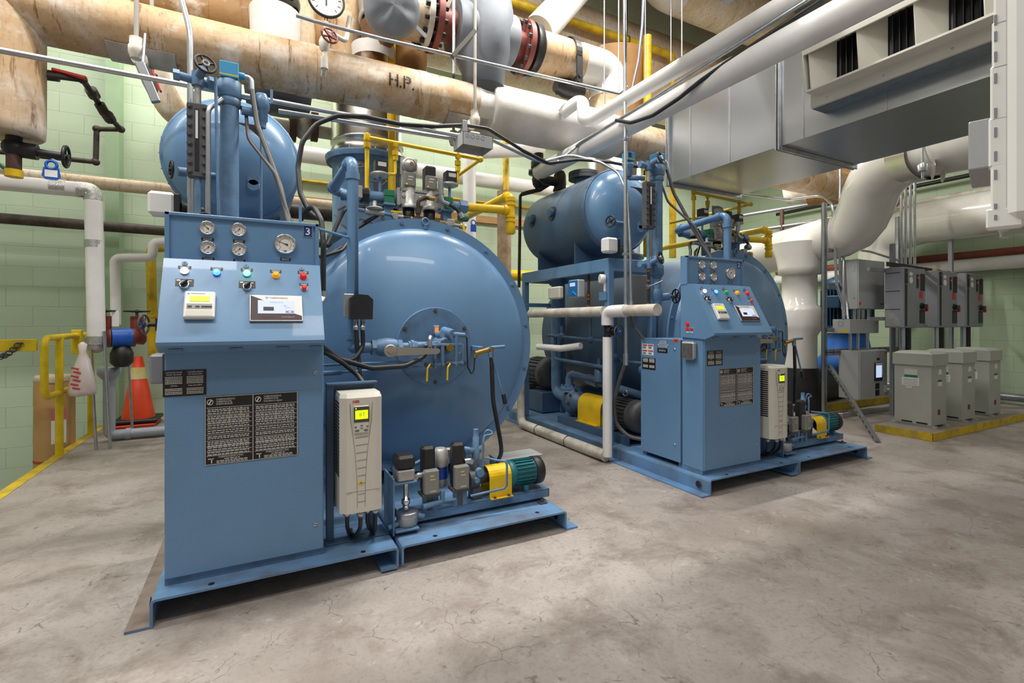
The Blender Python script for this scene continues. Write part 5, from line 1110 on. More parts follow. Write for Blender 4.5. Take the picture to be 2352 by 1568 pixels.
    m.cyl((gx-.10, gy-.056, 1.152), (gx-.085, gy-.05, 1.154), .016, seg=10); m.each('copper_fitting', COPPER, t); MB().box(gx-.035, gx+.02, gy-.03, gy-.01, 1.325, 1.345, .002).tube([(gx-.03, gy-.035, 1.325), (gx+.08, gy-.06, 1.37)], .006, 8).build('lever', STEEL, t)
    x, y = OX2-.119, 2.78
    solo(MB().tube([(x, y, 1.20), (x, y, 1.145), (x-.02, y+.3, 1.14)], .024, 12).mat(1).cyl((x, y, 1.165), (x, y, 1.185), .026, seg=12), 'drain_elbow', [IRON, COPPER], 'dark elbow under the blue drain valve of the farther water column', 'pipe fitting')
    solo(MB().box(2.60, 2.78, 2.99, 3.01, 1.14, 1.44, .002), 'grey_terminal_box', paint('zinc_box', '#8b8c88', .4, metal=.5, amt=.5), 'flat zinc terminal box behind the farther water column', 'junction box')
    t = thing('copper_line', 'thin copper tube standing against the rear frame post', 'tube', (2.42, 4.38, .02)); MB().tube([(2.405, 4.36, .0), (2.405, 4.36, .82)], .008, 8).build('copper_tube', COPPER, t)
    t = thing('black_trim_line', 'slim black pipe dropping behind the yellow capped tee', 'pipe', (2.42, 4.35, 1.0)); A = at(1195, 448, y=4.5); B = at(1192, 660, y=4.5)
    MB().tube([at(1225, 441, y=4.6), A, B], .016, 12, .03).build('pipe_run', IRON, t)
    # relief valves on top of drum
    xd = OX2-.117
    t = thing('safety_valve', 'dark iron safety valve with elbow on top of the farther steam drum', 'safety valve', (xd, 4.15, 2.34))
    MB().lathe((xd, 4.12, 2.33), (0, 0, 1), [(0, .05), (.04, .05), (.041, .07), (.06, .07), (.08, .06), (.2, .062), (.24, .04)], 18).tube([(xd, 4.12, 2.46), (xd-.22, 4.12, 2.46), (xd-.22, 4.12, 2.60)], .045, 14).lathe((xd-.22, 4.12, 2.58), (0, 0, 1), [(0, .10), (.05, .10)], 20).build('valve_body', IRON, t); MB().cyl((xd, 4.12, 2.335), (xd, 4.12, 2.365), .062, seg=8, smooth=False).build('brass_base', BRASS, t)
    t = thing('vent_valve_piping', 'dark jointed iron vent piping with round flange above the farther drum', 'pipework', (xd-.25, 4.3, 2.3))
    q = at(1237, 420, y=4.35); MB().lathe((q.x, 4.35, q.z+.08), (0, 0, 1), [(-.14, .03), (-.10, .06), (-.05, .07), (0, .06), (.01, .105), (.05, .105), (.051, .05), (.22, .05)], 20).build('flanged_globe', BLACK, t)
    MB().tube([at(1198, 446, y=4.5), at(1215, 441, y=4.45), at(1240, 436, y=4.38), at(1262, 422, y=4.32), at(1300, 420, y=4.25)], .022, 12, .02).build('iron_pipe', IRON, t)
    U.local = True
service_side()
# ================================================================ overhead steam main and everything beside it
YH, ZH, RH = 3.75, 2.850, .173
hx = lambda px, py: at(px, py, y=YH-RH*.9).x
t = thing('high_pressure_steam_main', 'long stained tan steam main lettered H.P. crossing above both boilers', 'steam pipe', (1.5, YH, ZH-RH))
def wob(m, a, seed=1, f=3.0):
    q = []
    for p in m.v:
        n = noise.noise(V(p)*f+V(seed, 0, 0)); q.append(tuple(V(p)+V(0, n*a, n*a)))
    m.v = q; return m
def pipe_x(x0, x1, r, y=YH, z=ZH, seg=40, step=.12, cap=True):
    n = max(2, int((x1-x0)/step)); return MB().lathe((x0, y, z), (1, 0, 0), [((x1-x0)*i/n, r) for i in range(n+1)], seg, cap)
x1 = hx(1103, 225); x2 = hx(1135, 230); x3 = hx(1440, 330)
wob(pipe_x(-3.4, x1, RH), .006).build('tan_lagging', LAG, t)
wob(pipe_x(x1, x2+.05, RH+.002), .006, 2).build('white_wrap', WHITEF, t)
m = MB().lathe((x2, YH, ZH), (1, 0, 0), [(0, RH), (.002, RH+.03), (.02, RH+.042)]+[(.02+(x3-x2-.12)*i/12, RH+.044) for i in range(1, 13)]+[(x3-x2-.05, RH+.03), (x3-x2, RH+.004)], 44); wob(m, .016, 5, 2.2).build('white_canvas_jacket', WHITEF, t)
wob(pipe_x(x3-.02, 8.1, RH), .005, 3).build('tan_lagging', LAG, t)
xl = -1.25
wob(MB().lathe((xl, YH, 2.12), (0, 0, 1), [(0, .155), (.01, .165), (.06, RH-.004), (.75, RH-.004)], 40), .006, 4).build('drip_leg', LAG, t)
for px in (688, 966):
    x = hx(px, 170); MB().lathe((x, YH, ZH), (1, 0, 0), [(0, RH+.003), (.11 if px < 900 else .07, RH+.004)], 40, cap=False).build('overlap_band', LAGP if px > 900 else LAG, t)
# painted letters H.P. wrapped on the pipe, stencil style
m = MB(); x0 = hx(892, 195); x9 = hx(951, 195); L = x9-x0; k = L/.62; th0 = math.radians(198); R = RH+.0075
def patch(a0, a1, b0, b1):
    u0, u1 = x0+a0*k, x0+a1*k; t0, t1 = b0*k/R, b1*k/R; n = 4
    for i in range(n):
        q = [th0-t0-(t1-t0)*j/n for j in (i, i+1)]
        P = lambda u, a: (u, YH+R*math.cos(a), ZH+R*math.sin(a))
        m.quad(P(u0, q[0]), P(u1, q[0]), P(u1, q[1]), P(u0, q[1]))
patch(0, .045, 0, .30); patch(.175, .22, 0, .30); patch(.045, .10, .125, .165); patch(.125, .175, .125, .165); patch(.255, .295, 0, .045); patch(.34, .385, 0, .30)
patch(.405, .49, .255, .30); patch(.405, .49, .12, .16); patch(.475, .52, .15, .27); patch(.56, .60, 0, .045)
m.build('stencilled_letters', DINK, t)
def hanger(px, yt, lab):
    x = hx(px, 160); t = thing('pipe_roller_hanger', lab, 'pipe hanger', (x, YH, ZH-RH-.1))
    pts = [(x-.17, YH+(RH+.012)*math.cos(a), ZH+(RH+.012)*math.sin(a)) for a in [math.radians(q) for q in range(228, 312, 7)]]
    MB().strip(pts, .006, (.34, 0, 0)).build('saddle_plate', paint('dirty_saddle_plate', '#b9b2aa', .6, amt=.9, scale=14), t)
    MB().cyl((x, YH-.23, ZH-RH-.045), (x, YH+.23, ZH-RH-.045), .012, seg=10).lathe((x, YH-.16, ZH-RH-.045), (0, 1, 0), [(0, .042), (.12, .03), (.20, .03), (.32, .042)], 18).build('roller', OLDWHITE, t)
    for s_ in (-1, 1):
        MB().cyl((x, YH+s_*.235, ZH-RH-.07), (x, YH+s_*.235, 4.6), .0125, seg=10).build('hanger_rod', paint('painted_rod', '#aaa59c', .5, amt=.4), t)
        MB().lathe((x, YH+s_*.235, ZH-RH-.085), (0, 0, 1), [(0, .028), (.035, .04), (.07, .04), (.075, .034), (.12, .034)], 16).build('rod_socket', OLDWHITE, t)
    return x
hanger(320, 0, 'pipe roller hanger with socket nearer the drip leg under the steam main')
hanger(1082, 0, 'pipe roller hanger under the steam main where its white wrap starts')
t = thing('strut_bracket', 'short slotted strut hanging by the hanger near the drip leg', 'strut', at(345, 180, y=3.5))
c = at(340, 190, y=3.42); MB().obox(c, (.045, .035, .22), Matrix.Rotation(-.35, 3, 'Y'), .003).cyl(c+V(-.03, .02, .05), (c.x-.03, c.y+.1, ZH-.1), .008, seg=8).build('strut_channel', STRUT, t)
MB().obox(c+V(.035, .03, .03), (.012, .03, .12), Matrix.Rotation(-.35, 3, 'Y'), .002).build('red_tag', RED, t)
# gauge with red wheel on the front of the main
t = thing('main_pressure_gauge', 'big round pressure gauge on white piping with small red handwheel, before the steam main', 'pressure gauge', at(745, 170, y=3.5))
y = 3.50; c = at(749, 2, y=y)
MB().lathe(c, (0, -1, 0), [(-.03, .09), (0, .118), (.02, .12), (.024, .108), (.012, .106)], 36).build('gauge_case', BLACK, t); g = MB().lathe(c, (0, -1, 0), [(.010, .106), (.013, .106)], 36).mat(1)
for i in range(11):
    a = math.radians(225-27*i); e = V(math.cos(a), 0, math.sin(a)); g.obox(c+e*.085+V(0, -.0135, 0), (.004, .001, .018), Matrix.Rotation(-(a-PI/2), 3, 'Y'))
g.obox(c+V(0, -.015, -.01), (.008, .001, .06)); g.build('dial', [DIAL, DINK], t)
p = at(747, 50, y=y); q = at(745, 165, y=y)
MB().cyl((c.x, y, c.z-.115), (c.x, y, p.z), .012, seg=10).mat(1).tube([(c.x, y, p.z), (q.x, y, q.z+.03), (q.x, y+.06, q.z)], .016, 12, .03).tube([(c.x, y, p.z-.06), (c.x+.13, y+.02, p.z-.085), (c.x+.16, y+.04, p.z+.10)], .017, 12, .02).lathe((q.x, y, p.z-.20), (0, 0, 1), [(0, .02), (.02, .032), (.06, .036), (.08, .03), (.10, .018)], 14).cyl((q.x, y, q.z+.10), (q.x, y, q.z+.02), .024, seg=12).build('gauge_piping', [BRASS, OLDWHITE], t)
U.local = False; handwheel('red_handwheel', t, at(757, 82, y=y-.06), (.25, -1, .25), .052, REDOX, 5, .007); U.local = True
# parallel upper line straight above the main
Y2, Z2, R2 = 3.75, 3.46, .178
ux = lambda px, py: at(px, py, y=Y2-R2*.6).x
t = thing('upper_steam_line', 'upper tan steam line with red flanges, dropping into the main by a white elbow', 'steam pipe', (2, Y2, Z2-R2))
a = ux(985, 40); b = ux(1012, 45); c_ = ux(1052, 60); d = ux(1185, 105); e = ux(1218, 110); f = ux(1250, 115); g_ = ux(1345, 140)
wob(pipe_x(a-.22, a-.02, R2, Y2, Z2), .004).build('tan_lagging', LAGP, t)
MB().lathe((a-.02, Y2, Z2), (1, 0, 0), [(0, R2+.05), (.04, R2+.05)], 36).build('flange', OLDWHITE, t); MB().lathe((a+.05, Y2, Z2), (1, 0, 0), [(0, R2+.055), (.045, R2+.055)], 36).build('flange', REDOX, t); MB().cyl((a+.02, Y2, Z2), (a+.06, Y2, Z2), R2, seg=24).build('gasket', BLACK, t)
m = MB()
for i in range(14):
    q = 2*PI*i/14; m.hexa((a-.05, Y2+(R2+.025)*math.cos(q), Z2+(R2+.025)*math.sin(q)), (a+.125, Y2+(R2+.025)*math.cos(q), Z2+(R2+.025)*math.sin(q)), .018); m.cut()
m.each('flange_bolt', BLACK, t)
MB().cyl((b, Y2, Z2), (c_+.1, Y2, Z2), .125, seg=26).build('red_spool', REDOX, t)
MB().lathe((d-.06, Y2, Z2), (1, 0, 0), [(0, .125), (e-d+.02, .125), (e-d+.021, R2+.045), (e-d+.065, R2+.045)], 36, sharp=True).build('red_flange', REDOX, t); MB().lathe((e+.035, Y2, Z2), (1, 0, 0), [(0, R2+.04), (.055, R2+.04), (.06, R2+.01), (.085, R2+.01)], 36).build('black_flange', BLACK, t)
m = MB()
for i in range(14):
    q = 2*PI*i/14; m.hexa((e-.065, Y2+(R2+.02)*math.cos(q), Z2+(R2+.02)*math.sin(q)), (e-.03, Y2+(R2+.02)*math.cos(q), Z2+(R2+.02)*math.sin(q)), .018); m.cut()
m.each('flange_bolt', MOTORGREY, t)
wob(pipe_x(f-.02, g_, R2, Y2, Z2), .003).build('tan_lagging', LAG, t)
MB().tube([(g_-.01, Y2, Z2), (g_+.34, Y2, Z2), (g_+.34, Y2, 3.2)], R2+.004, 32, .30).build('white_elbow', WHITEG, t)
MB().cyl((g_+.34, Y2, 2.95), (g_+.34, Y2, 3.22), R2-.004, seg=30).build('drop_leg', LAG, t)
m = MB(); xs = ux(1312, 120)
pts = [(xs, Y2+(R2+.012)*math.cos(q), Z2+(R2+.012)*math.sin(q)) for q in [math.radians(k_) for k_ in range(200, -21, -10)]]; m.strip(pts, .008, (.06, 0, 0)); m.box(xs, xs+.06, Y2-R2-.022, Y2-R2-.008, Z2-.27, Z2-.05); m.build('hanger_strap', BLACK, t)
MB().cyl((xs+.03, Y2-R2-.03, Z2-.22), (xs+.03, Y2+R2, Z2-.22), .02, seg=10).lathe((xs-.1, Y2, Z2-.26), (1, 0, 0), [(0, .05), (.1, .08), (.2, .08), (.3, .05)], 18).build('hanger_roller', BLACK, t)
# grey quilted valve blankets
t = thing('valve_blanket', 'tall grey quilted insulation blanket around a valve between the red flanges', 'insulation jacket', (ux(1120, 90), Y2, 3.02))
xc = ux(1122, 80)
m = MB().lathe((xc, Y2-.02, 2.98), (0, 0, 1), [(0, .12), (.02, .17), (.16, .19), (.25, .235), (.55, .25), (.68, .235), (.85, .21), (1.3, .22)], 36); wob(m, .05, 8, 3.5).build('blanket_body', BLANKET, t)
wob(MB().lathe((xc-.27, Y2, Z2), (1, 0, 0), [(0, .21), (.02, .22), (.5, .22), (.52, .21)], 30), .03, 11, 4).build('blanket_sleeve', BLANKET, t)
wob(MB().lathe((xc, Y2-.02, 2.90), (0, 0, 1), [(0, .13), (.1, .185)], 30), .02, 9).build('blanket_skirt', BLANKETD, t)
t = thing('round_valve_blanket', 'puckered silver-grey round blanket over a valve end above the steam main', 'insulation jacket', at(905, 90, y=3.6))
c = at(905, 8, y=3.46); m = MB().lathe((c.x, c.y+.03, c.z), (-.1, -1, -.35), [(-.3, .17), (-.10, .195), (-.04, .20), (0, .185), (.02, .15), (.032, .10), (.04, .05), (.042, .004)], 40); wob(m, .02, 12, 14).build('blanket_body', BLANKET, t)
MB().obox(at(960, 65, y=3.55), (.16, .004, .03), Matrix.Rotation(.62, 3, 'Y')).build('strap', BLANKET, t)
# flanged valve ends left of the gauge
for px, py, r, lab in ((640, 6, .15, 'flanged valve end in torn white sleeve left of the big pressure gauge'), (868, 48, .15, 'open flanged valve end with black bolts and crumbling brown insulation')):
    c = at(px, py, y=4.05); t = thing('flanged_valve_end', lab, 'valve', (c.x, c.y, c.z-.3))
    MB().lathe(c, (.15, -.55, -1), [(-.4, r*.8), (-.03, r*.8), (-.028, r), (.015, r), (.02, r*.93)], 32).build('flange', ALU, t)
    m = MB(); ax = V(.15, -.55, -1).normalized(); u, v, _ = basis(ax)
    for i in range(6):
        q = 2*PI*i/6; bolt(m, c+(u*math.cos(q)+v*math.sin(q))*r*.74+ax*.018, ax, .02, .035)
    m.each('flange_bolt', BLACK, t)
    if px > 700: wob(MB().lathe(c+ax*.03, (.1, .15, -1), [(0, r*.98), (.1, r*.92), (.2, r*.6)], 22), .04, 14, 9).build('crumbling_insulation', paint('crumbling_insulation', '#8a6647', .9, amt=.8, scale=14, bump=.9), t)
    MB().lathe((c.x-.02, c.y+.08, c.z-(.34 if px < 700 else .30)), (0, 0, 1), [(0, r*1.12), (.30 if px < 700 else .10, r*1.18)], 30, cap=False).build('torn_sleeve', WHITEF, t)
t = thing('rear_brown_pipe', 'browned lagged pipe running behind and above the steam main', 'insulated pipe', (0, 4.4, 3.1))
wob(pipe_x(-2.4, .55, .24, 4.45, 3.42), .006, 15).build('brown_lagging', LAGB, t)
for k, (px, py, r) in enumerate(((690, 110, .11), (795, 130, .12), (940, 130, .15))):
    c = at(px, py, y=4.25); t = thing('vertical_lagged_branch', ('stubby tan lagged branch right behind the torn white sleeve', 'stained tan lagged branch behind the big pressure gauge', 'tan tapering lagged branch between the round blanket and the tall blanket')[k], 'insulated pipe', (c.x, c.y, 3.03))
    wob(MB().lathe((c.x, c.y, 3.03), (0, 0, 1), [(0, r*.9), (.2, r), (1.0, r*1.15)], 30), .008, 16+k).build('tan_lagging', (LAGP, LAG, LAGB)[k], t)
# breeching duct high behind
t = thing('exhaust_breeching', 'huge tan lagged exhaust duct running high behind the steam main', 'exhaust duct', (3.5, 5.35, 4.0))
wob(pipe_x(-1.0, 7.6, .56, 5.35, 4.58, 56, .25), .01, 21).build('tan_lagging', LAGP, t)
t = thing('rear_gas_main', 'yellow gas main slanting high across the tan exhaust duct', 'gas pipe', (4, 4.55, 3.5))
A = at(1185, 8, y=4.7); B = at(1545, 128, y=4.7)
MB().tube([(A.x-3, 4.7, A.z), (B.x, 4.7, B.z), (B.x, 4.7, 1.9)], .045, 16, .08).build('pipe_run', YELLOWD, t)
for px in (1440,):
    q = at(px, 80, y=4.7); MB().cyl((q.x, 4.7, A.z+.04), (q.x, 4.7, 5.5), .008, seg=8).torus((q.x, 4.7, A.z), (1, 0, 0), .055, .008, 18, 6).build('clevis_hanger', IRON, t)
t = thing('upper_pale_pipe', 'broad pale lagged pipe with white end bend, brightly lit near the ceiling', 'insulated pipe', (6, 4.3, 4.4))
A = at(1560, 35, y=4.3)
wob(pipe_x(A.x, 8.2, .27, 4.3, A.z+.30), .008, 23).build('tan_lagging', LAGP, t); wob(MB().tube([(A.x+.02, 4.3, A.z+.30), (A.x-.28, 4.3, A.z+.32), (A.x-.45, 4.3, A.z+.9)], .27, 30, .3), .02, 24).build('white_bend', WHITEF, t)
t = thing('slanting_white_pipe', 'short white lagged pipe slanting up from the black flange', 'insulated pipe', (3, 4.0, 3.5))
wob(MB().tube([at(1235, 75, y=3.95), at(1345, -45, y=4.3)], .15, 28), .008, 25).build('white_lagging', WHITEF, t)
# conduits on the boiler fronts
yq = 2.95
t = thing('horizontal_conduit', 'silver conduit crossing level above the nearer steam drum toward the open grey box', 'conduit', at(600, 240, y=yq))
A = at(-40, 108, y=yq)-V(1.5, 0, 0); B = at(1062, 313, y=yq)
MB().cyl(A, B, .0135, seg=14).build('conduit_pipe', STEEL, t); MB().cyl(at(640, 255, y=yq+.05)+V(0, 0, -.0), at(1062, 322, y=yq+.04), .0125, seg=12).build('lower_conduit_pipe', STEEL, t)
MB().cyl((B.x-.03, yq, B.z), B, .018, seg=12).build('connector', STEEL, t)
t = thing('open_junction_box', 'grey junction box open at the bottom with green and yellow wires hanging', 'junction box', at(1095, 350, y=yq))
a = at(1063, 300, y=yq-.10); b = at(1132, 342, y=yq-.10); x0, x1_, z1, z0 = a.x-.0, b.x, a.z, b.z-.0
MB().box(x0, x1_, yq-.10, yq-.097, z0, z1).box(x0, x1_, yq+.06, yq+.063, z0, z1).box(x0, x0+.003, yq-.10, yq+.06, z0, z1).box(x1_-.003, x1_, yq-.10, yq+.06, z0, z1).box(x0, x1_, yq-.10, yq+.06, z1-.003, z1).build('box_shell', LGREY, t)
m = MB()
for i in range(4): m.torus((x0+.03+i*.035, yq-.101, z1-.025), (0, 1, 0), .011+.002*(i % 2), .0015, 18, 5); m.cut()
m.each('knockout_ring', DGREY, t)
m = MB()
for i in range(6):
    rr = random.Random(i); m.tube([(x0+.03, yq-.02, z1-.02), (x0+.06+rr.random()*.05, yq-.06, z0+rr.random()*.04-.01), (x1_-.05+rr.random()*.03, yq-.03, z0+.03), (x1_-.02, yq, z1-.03)], .0016, 5, .03).cut()
m.each('wire', [YELLOW], t)
MB().box(x0+.03, x0+.06, yq-.03, yq+.0, z1, z1+.10, .002).build('strap', STEEL, t)
t = thing('swooping_conduit', 'silver conduit leaving the open box, dipping and climbing between the white pipes', 'conduit', at(1270, 375, y=3.3))
MB().tube([at(1132, 322, y=yq), at(1225, 366, y=3.1), at(1272, 378, y=3.3), at(1318, 342, x=2.36), at(1330, 330, x=2.38), at(1480, 240, x=2.40), at(1650, 130, x=2.42), at(1900, -28, x=2.42)], .0125, 12, .12).build('conduit_pipe', STEEL, t)
t = thing('overhead_black_cable', 'black cable sagging from the roller hanger across to the farther boiler', 'cable', at(1250, 370, y=3.2))
MB().tube([at(1072, 288, y=2.98), at(1120, 295, y=3.0), at(1200, 345, y=3.05), at(1260, 375, y=3.15), at(1330, 366, y=3.2), at(1400, 372, y=3.0), at(1445, 381, y=2.9), at(1500, 384, y=2.88)], .012, 10, .1).build('cable', RUBBER, t)
t = thing('black_flexible_loop', 'thick black flexible conduit looping high from the nearer cabinet to the open grey box', 'flexible conduit', at(690, 380, y=2.9))
MB().tube([at(738, 505, y=2.75), at(712, 490, y=2.8), at(690, 445, y=2.85), at(684, 385, y=2.9), at(694, 325, y=2.9), at(725, 285, y=2.92), at(775, 265, y=2.92), at(840, 268, y=2.92), at(920, 285, y=2.92), at(1000, 290, y=2.95), at(1072, 287, y=2.98)], .0135, 12, .12).build('ribbed_hose', RUBBER, t)
t = thing('side_flexible_conduit', 'black flexible conduit arching over the right top corner of the nearer cabinet', 'flexible conduit', at(742, 600, y=2.42))
MB().tube([at(690, 505, y=2.6), at(705, 480, y=2.58), at(722, 475, y=2.52), at(738, 505, y=2.46), at(743, 560, y=2.42), at(742, 668, y=2.40)], .0125, 12, .05).build('ribbed_hose', RUBBER, t); MB().tube([at(742, 668, y=2.40), at(743, 684, y=2.40), at(736, 694, y=2.38)], .0155, 12, .015).build('elbow_fitting', STEEL, t)
t = thing('cabinet_conduit_riser', 'pair of upright silver conduits rising behind the nearer cabinet and bending away at the top', 'conduit', at(436, 480, y=2.87))
yv = 2.87; b0 = at(437, 495, y=yv); t0 = at(432, 70, y=yv); MB().tube([(b0.x, yv, 1.3), (b0.x, yv, t0.z), at(412, -20, y=yv+.06)], .0135, 14, .3).build('conduit_pipe', STEEL, t); b1 = at(447, 470, y=yv+.02); MB().cyl((b1.x-.004, yv+.03, 1.3), (b1.x-.004, yv+.03, 2.22), .010, seg=12).build('thin_conduit_pipe', STEEL, t)
t = thing('bent_conduit', 'single silver conduit with top bend beside the gauge glass of the nearer boiler', 'conduit', at(478, 480, y=2.7))
a = at(478, 490, y=2.70); MB().tube([(a.x, 2.70, 1.5), (a.x, 2.70, at(478, 250, y=2.70).z), at(510, 228, y=2.74)], .0115, 12, .05).build('conduit_pipe', STEEL, t)
t = thing('thin_impulse_tube', 'thin blue impulse tube left of the water column pipe, nearer boiler', 'tube', at(505, 485, y=2.68)); a = at(503, 485, y=2.68); b = at(495, 178, y=2.70)
MB().tube([(a.x, 2.68, 1.5), b], .007, 8).build('tube_run', BLUE2, t)
t = thing('drum_impulse_tube', 'thin blue tube before the drum head right of the relief valve, nearer boiler', 'tube', at(600, 485, y=2.8)); a = at(600, 485, y=2.8); MB().cyl((a.x, 2.8, 1.5), (a.x, 2.8, 2.08), .006, seg=8).build('tube_run', BLUE2, t)
t = thing('panel_link_rod', 'thin blue rod linking the gauge panel top to the riser pipe, nearer boiler', 'rod', at(760, 520, y=2.5)); MB().cyl((.243, 2.34, 1.49), (.41, 2.58, 1.50), .007, seg=8).build('rod', BLUE, t); MB().cyl((.17, 2.35, 1.505), (.17, 2.35, 1.60), .006, seg=8).build('stub', BLUE, t)
# long white pipes running out over the aisle
t = thing('white_branch_pipe', 'upper white insulated pipe leaving the steam main with an upright offset', 'insulated pipe', (2.43, 2, 2.6))
ax_ = 2.43; z_ = at(1335, 290, x=ax_).z
MB().tube([at(1288, 262, y=3.50), at(1338, 225, y=3.36), (ax_-.045, 3.30, z_), (ax_, 3.22, z_), (ax_, -.5, z_)], .052, 18, .05).build('white_jacket', WHITEP, t)
t = thing('white_condensate_pipe', 'lower white insulated pipe with open mitred end running out over the aisle', 'insulated pipe', (2.45, 2, 2.4))
MB().tube([(2.46, 4.15, 2.535), (2.46, -.5, 2.535)], .075, 20).build('white_jacket', WHITEP, t)
solo(MB().tube([at(1660, 150, x=2.40), at(1610, 185, x=2.38), at(1560, 225, x=2.36), at(1500, 265, x=2.35), at(1450, 282, x=2.36), at(1415, 276, x=2.36)], .013, 12, .15).tube([at(1660, 150, x=2.40), at(1900, -8, x=2.44)], .014, 12), 'drooping_black_cable', RUBBER, 'black cable drooping beneath the silver conduit along the white pipes', 'cable')
for k, (px, yt, y) in enumerate(((1388, 245, 3.45), (1421, 215, 3.45), (1482, 200, 3.9), (1541, 140, 3.9), (1566, 130, 3.3), (1042, 170, 3.4), (1245, 140, 4.6))):
    a = at(px, yt, y=y); lab = ('thin rod reaching the white offset pipe', 'thin rod beside the tall conduit above the white pipes', 'thin rod before the tan exhaust duct', 'pale rod beside the zinc strut', 'thin rod holding the duct end flange', 'grey rod left of the tall grey blanket', 'slim dark rod by the blue valve')[k]
    solo(MB().cyl(a, (a.x, a.y, 4.7), .006 if k != 5 else .012, seg=8), 'hanger_rod', STEEL, lab, 'rod')
t = thing('flexible_drop_conduit', 'violet-grey flexible conduit hanging down before the tan exhaust duct', 'flexible conduit', at(1450, 210, y=3.5)); MB().tube([at(1478, -10, y=3.5), at(1475, 60, y=3.5), at(1466, 140, y=3.5), at(1450, 212, y=3.5)], .013, 10, .2).build('ribbed_hose', paint('violet_grey_hose', '#6f7186', .4, metal=.3), t)
t = thing('cross_conduit', 'silver conduit slanting before the tall grey blanket to the white elbow', 'conduit', at(1200, 150, y=3.3)); MB().tube([at(680, 35, y=3.4), at(720, 48, y=3.4)]+[at(880, 90, y=3.4), at(1420, 215, y=3.4), at(1440, 200, y=3.4)], .0125, 12, .03).build('conduit_pipe', STEEL, t)
MB().obox(at(1065, 100, y=3.37), (.03, .03, .30), Matrix.Rotation(.65, 3, 'Y'), .002).build('strut_clamp', paint('rusty_strut', '#57564b', .6, amt=.6), t)
# ---------------------------------------------------------------- galvanised supply duct with louvred diffuser
X0, X1, ZB, ZT = 3.2, 4.1, 2.282, 3.05
t = thing('supply_air_duct', 'big galvanised supply air duct hung over the farther boiler', 'air duct', (3.65, 1.6, ZB))
yj = at(1790, 320, x=X0).y
for a, b in ((.15, yj), (yj, 3.165)):
    MB().box(X0, X1, a, b, ZB, ZT).build('duct_section', DUCT, t)
m = MB()
for y in (yj, 3.165):
    w_ = .03
    for dy in (-.018, .004):
        m.box(X0-w_, X0, y+dy, y+dy+.014, ZB-w_, ZT+w_, .003).box(X1, X1+w_, y+dy, y+dy+.014, ZB-w_, ZT+w_, .003).box(X0, X1, y+dy, y+dy+.014, ZB-w_, ZB, .003).box(X0, X1, y+dy, y+dy+.014, ZT, ZT+w_, .003)
    m.cut()
m.each('joint_flange', STEEL, t)
m = MB()
for y in (2.93, 2.55, 1.98, 1.5): m.box(X0-.004, X0, y-.006, y+.006, ZB, ZT).cut()
m.each('standing_seam', STEEL, t)
xf = 3.05; y1_ = at(1862, 250, x=xf).y; zb_ = at(1862, 250, x=xf).z; ht = .53; y0_ = .25
t = thing('louvred_diffuser', 'cream louvred air diffuser with dark slots on the side of the galvanised duct', 'air diffuser', (xf, 1.2, zb_))
MB().box(xf+.02, X0, y0_, y1_, zb_+.0, zb_+ht).build('collar', STRUT, t)
fr = MB(); b_ = .075; o0, o1 = zb_+b_, zb_+.345; xo = xf-.13
fr.box(xf-.004, xf+.02, y0_, y1_, zb_, zb_+b_, .003).box(xf-.004, xf+.02, y0_, y1_, o1, zb_+ht, .003).box(xf-.004, xf+.02, y1_-.05, y1_, zb_+b_, o1, .003).build('face_frame', CREAM, t)
pts = [(xf, o1+.11), (xf-.05, o1+.10), (xf-.09, o1+.07), (xf-.12, o1+.02), (xo-.01, o1-.04), (xo-.006, o1-.066), (xo+.01, o1-.064), (xf-.10, o1-.02), (xf-.05, o1+.005), (xf, o1+.01)]
MB().prism([(a, y0_, z) for a, z in pts], (0, y1_-.03-y0_, 0)).build('curved_top_lip', CREAM, t)
MB().prism([(xf, y1_-.03, o0), (xo+.03, y1_-.03, o0), (xo-.008, y1_-.03, o1-.05), (xf-.12, y1_-.03, o1+.02), (xf-.05, y1_-.03, o1+.10), (xf, y1_-.03, o1+.11)], (0, -.006, 0)).build('end_cheek', CREAM, t)
MB().box(xo+.03, xf, y0_, y1_-.03, o0-.01, o0+.004, .002).build('bottom_lip', CREAM, t)
m = MB(); n_ = 5
for i in range(n_):
    ya = y1_-.05-i*.265; m.prism([(xf, ya-.105, o0), (xf, ya-.105, o1), (xo+.012, ya-.01, o1-.06), (xo+.035, ya-.01, o0)], (.004, .006, 0)); m.cut()
m.each('deflector_vane', CREAM, t)
MB().box(xf+.012, xf+.018, y0_, y1_-.05, o0, o1).build('dark_interior', BLACK, t)
m = MB()
for i in range(n_):
    ya = y1_-.05-i*.265
    for k in range(4): m.obox((xf-.01, ya-.13-k*.032, (o0+o1)/2), (.03, .004, o1-o0-.02), Matrix.Rotation(.5, 3, 'Z'))
    m.cut()
m.each('slot_blade', BLACKP, t)
m = MB()
for i in range(5): m.ball((xf-.005, y1_-.10-i*.3, zb_+.03), .006, 8).cut()
m.each('face_screw', STEEL, t)
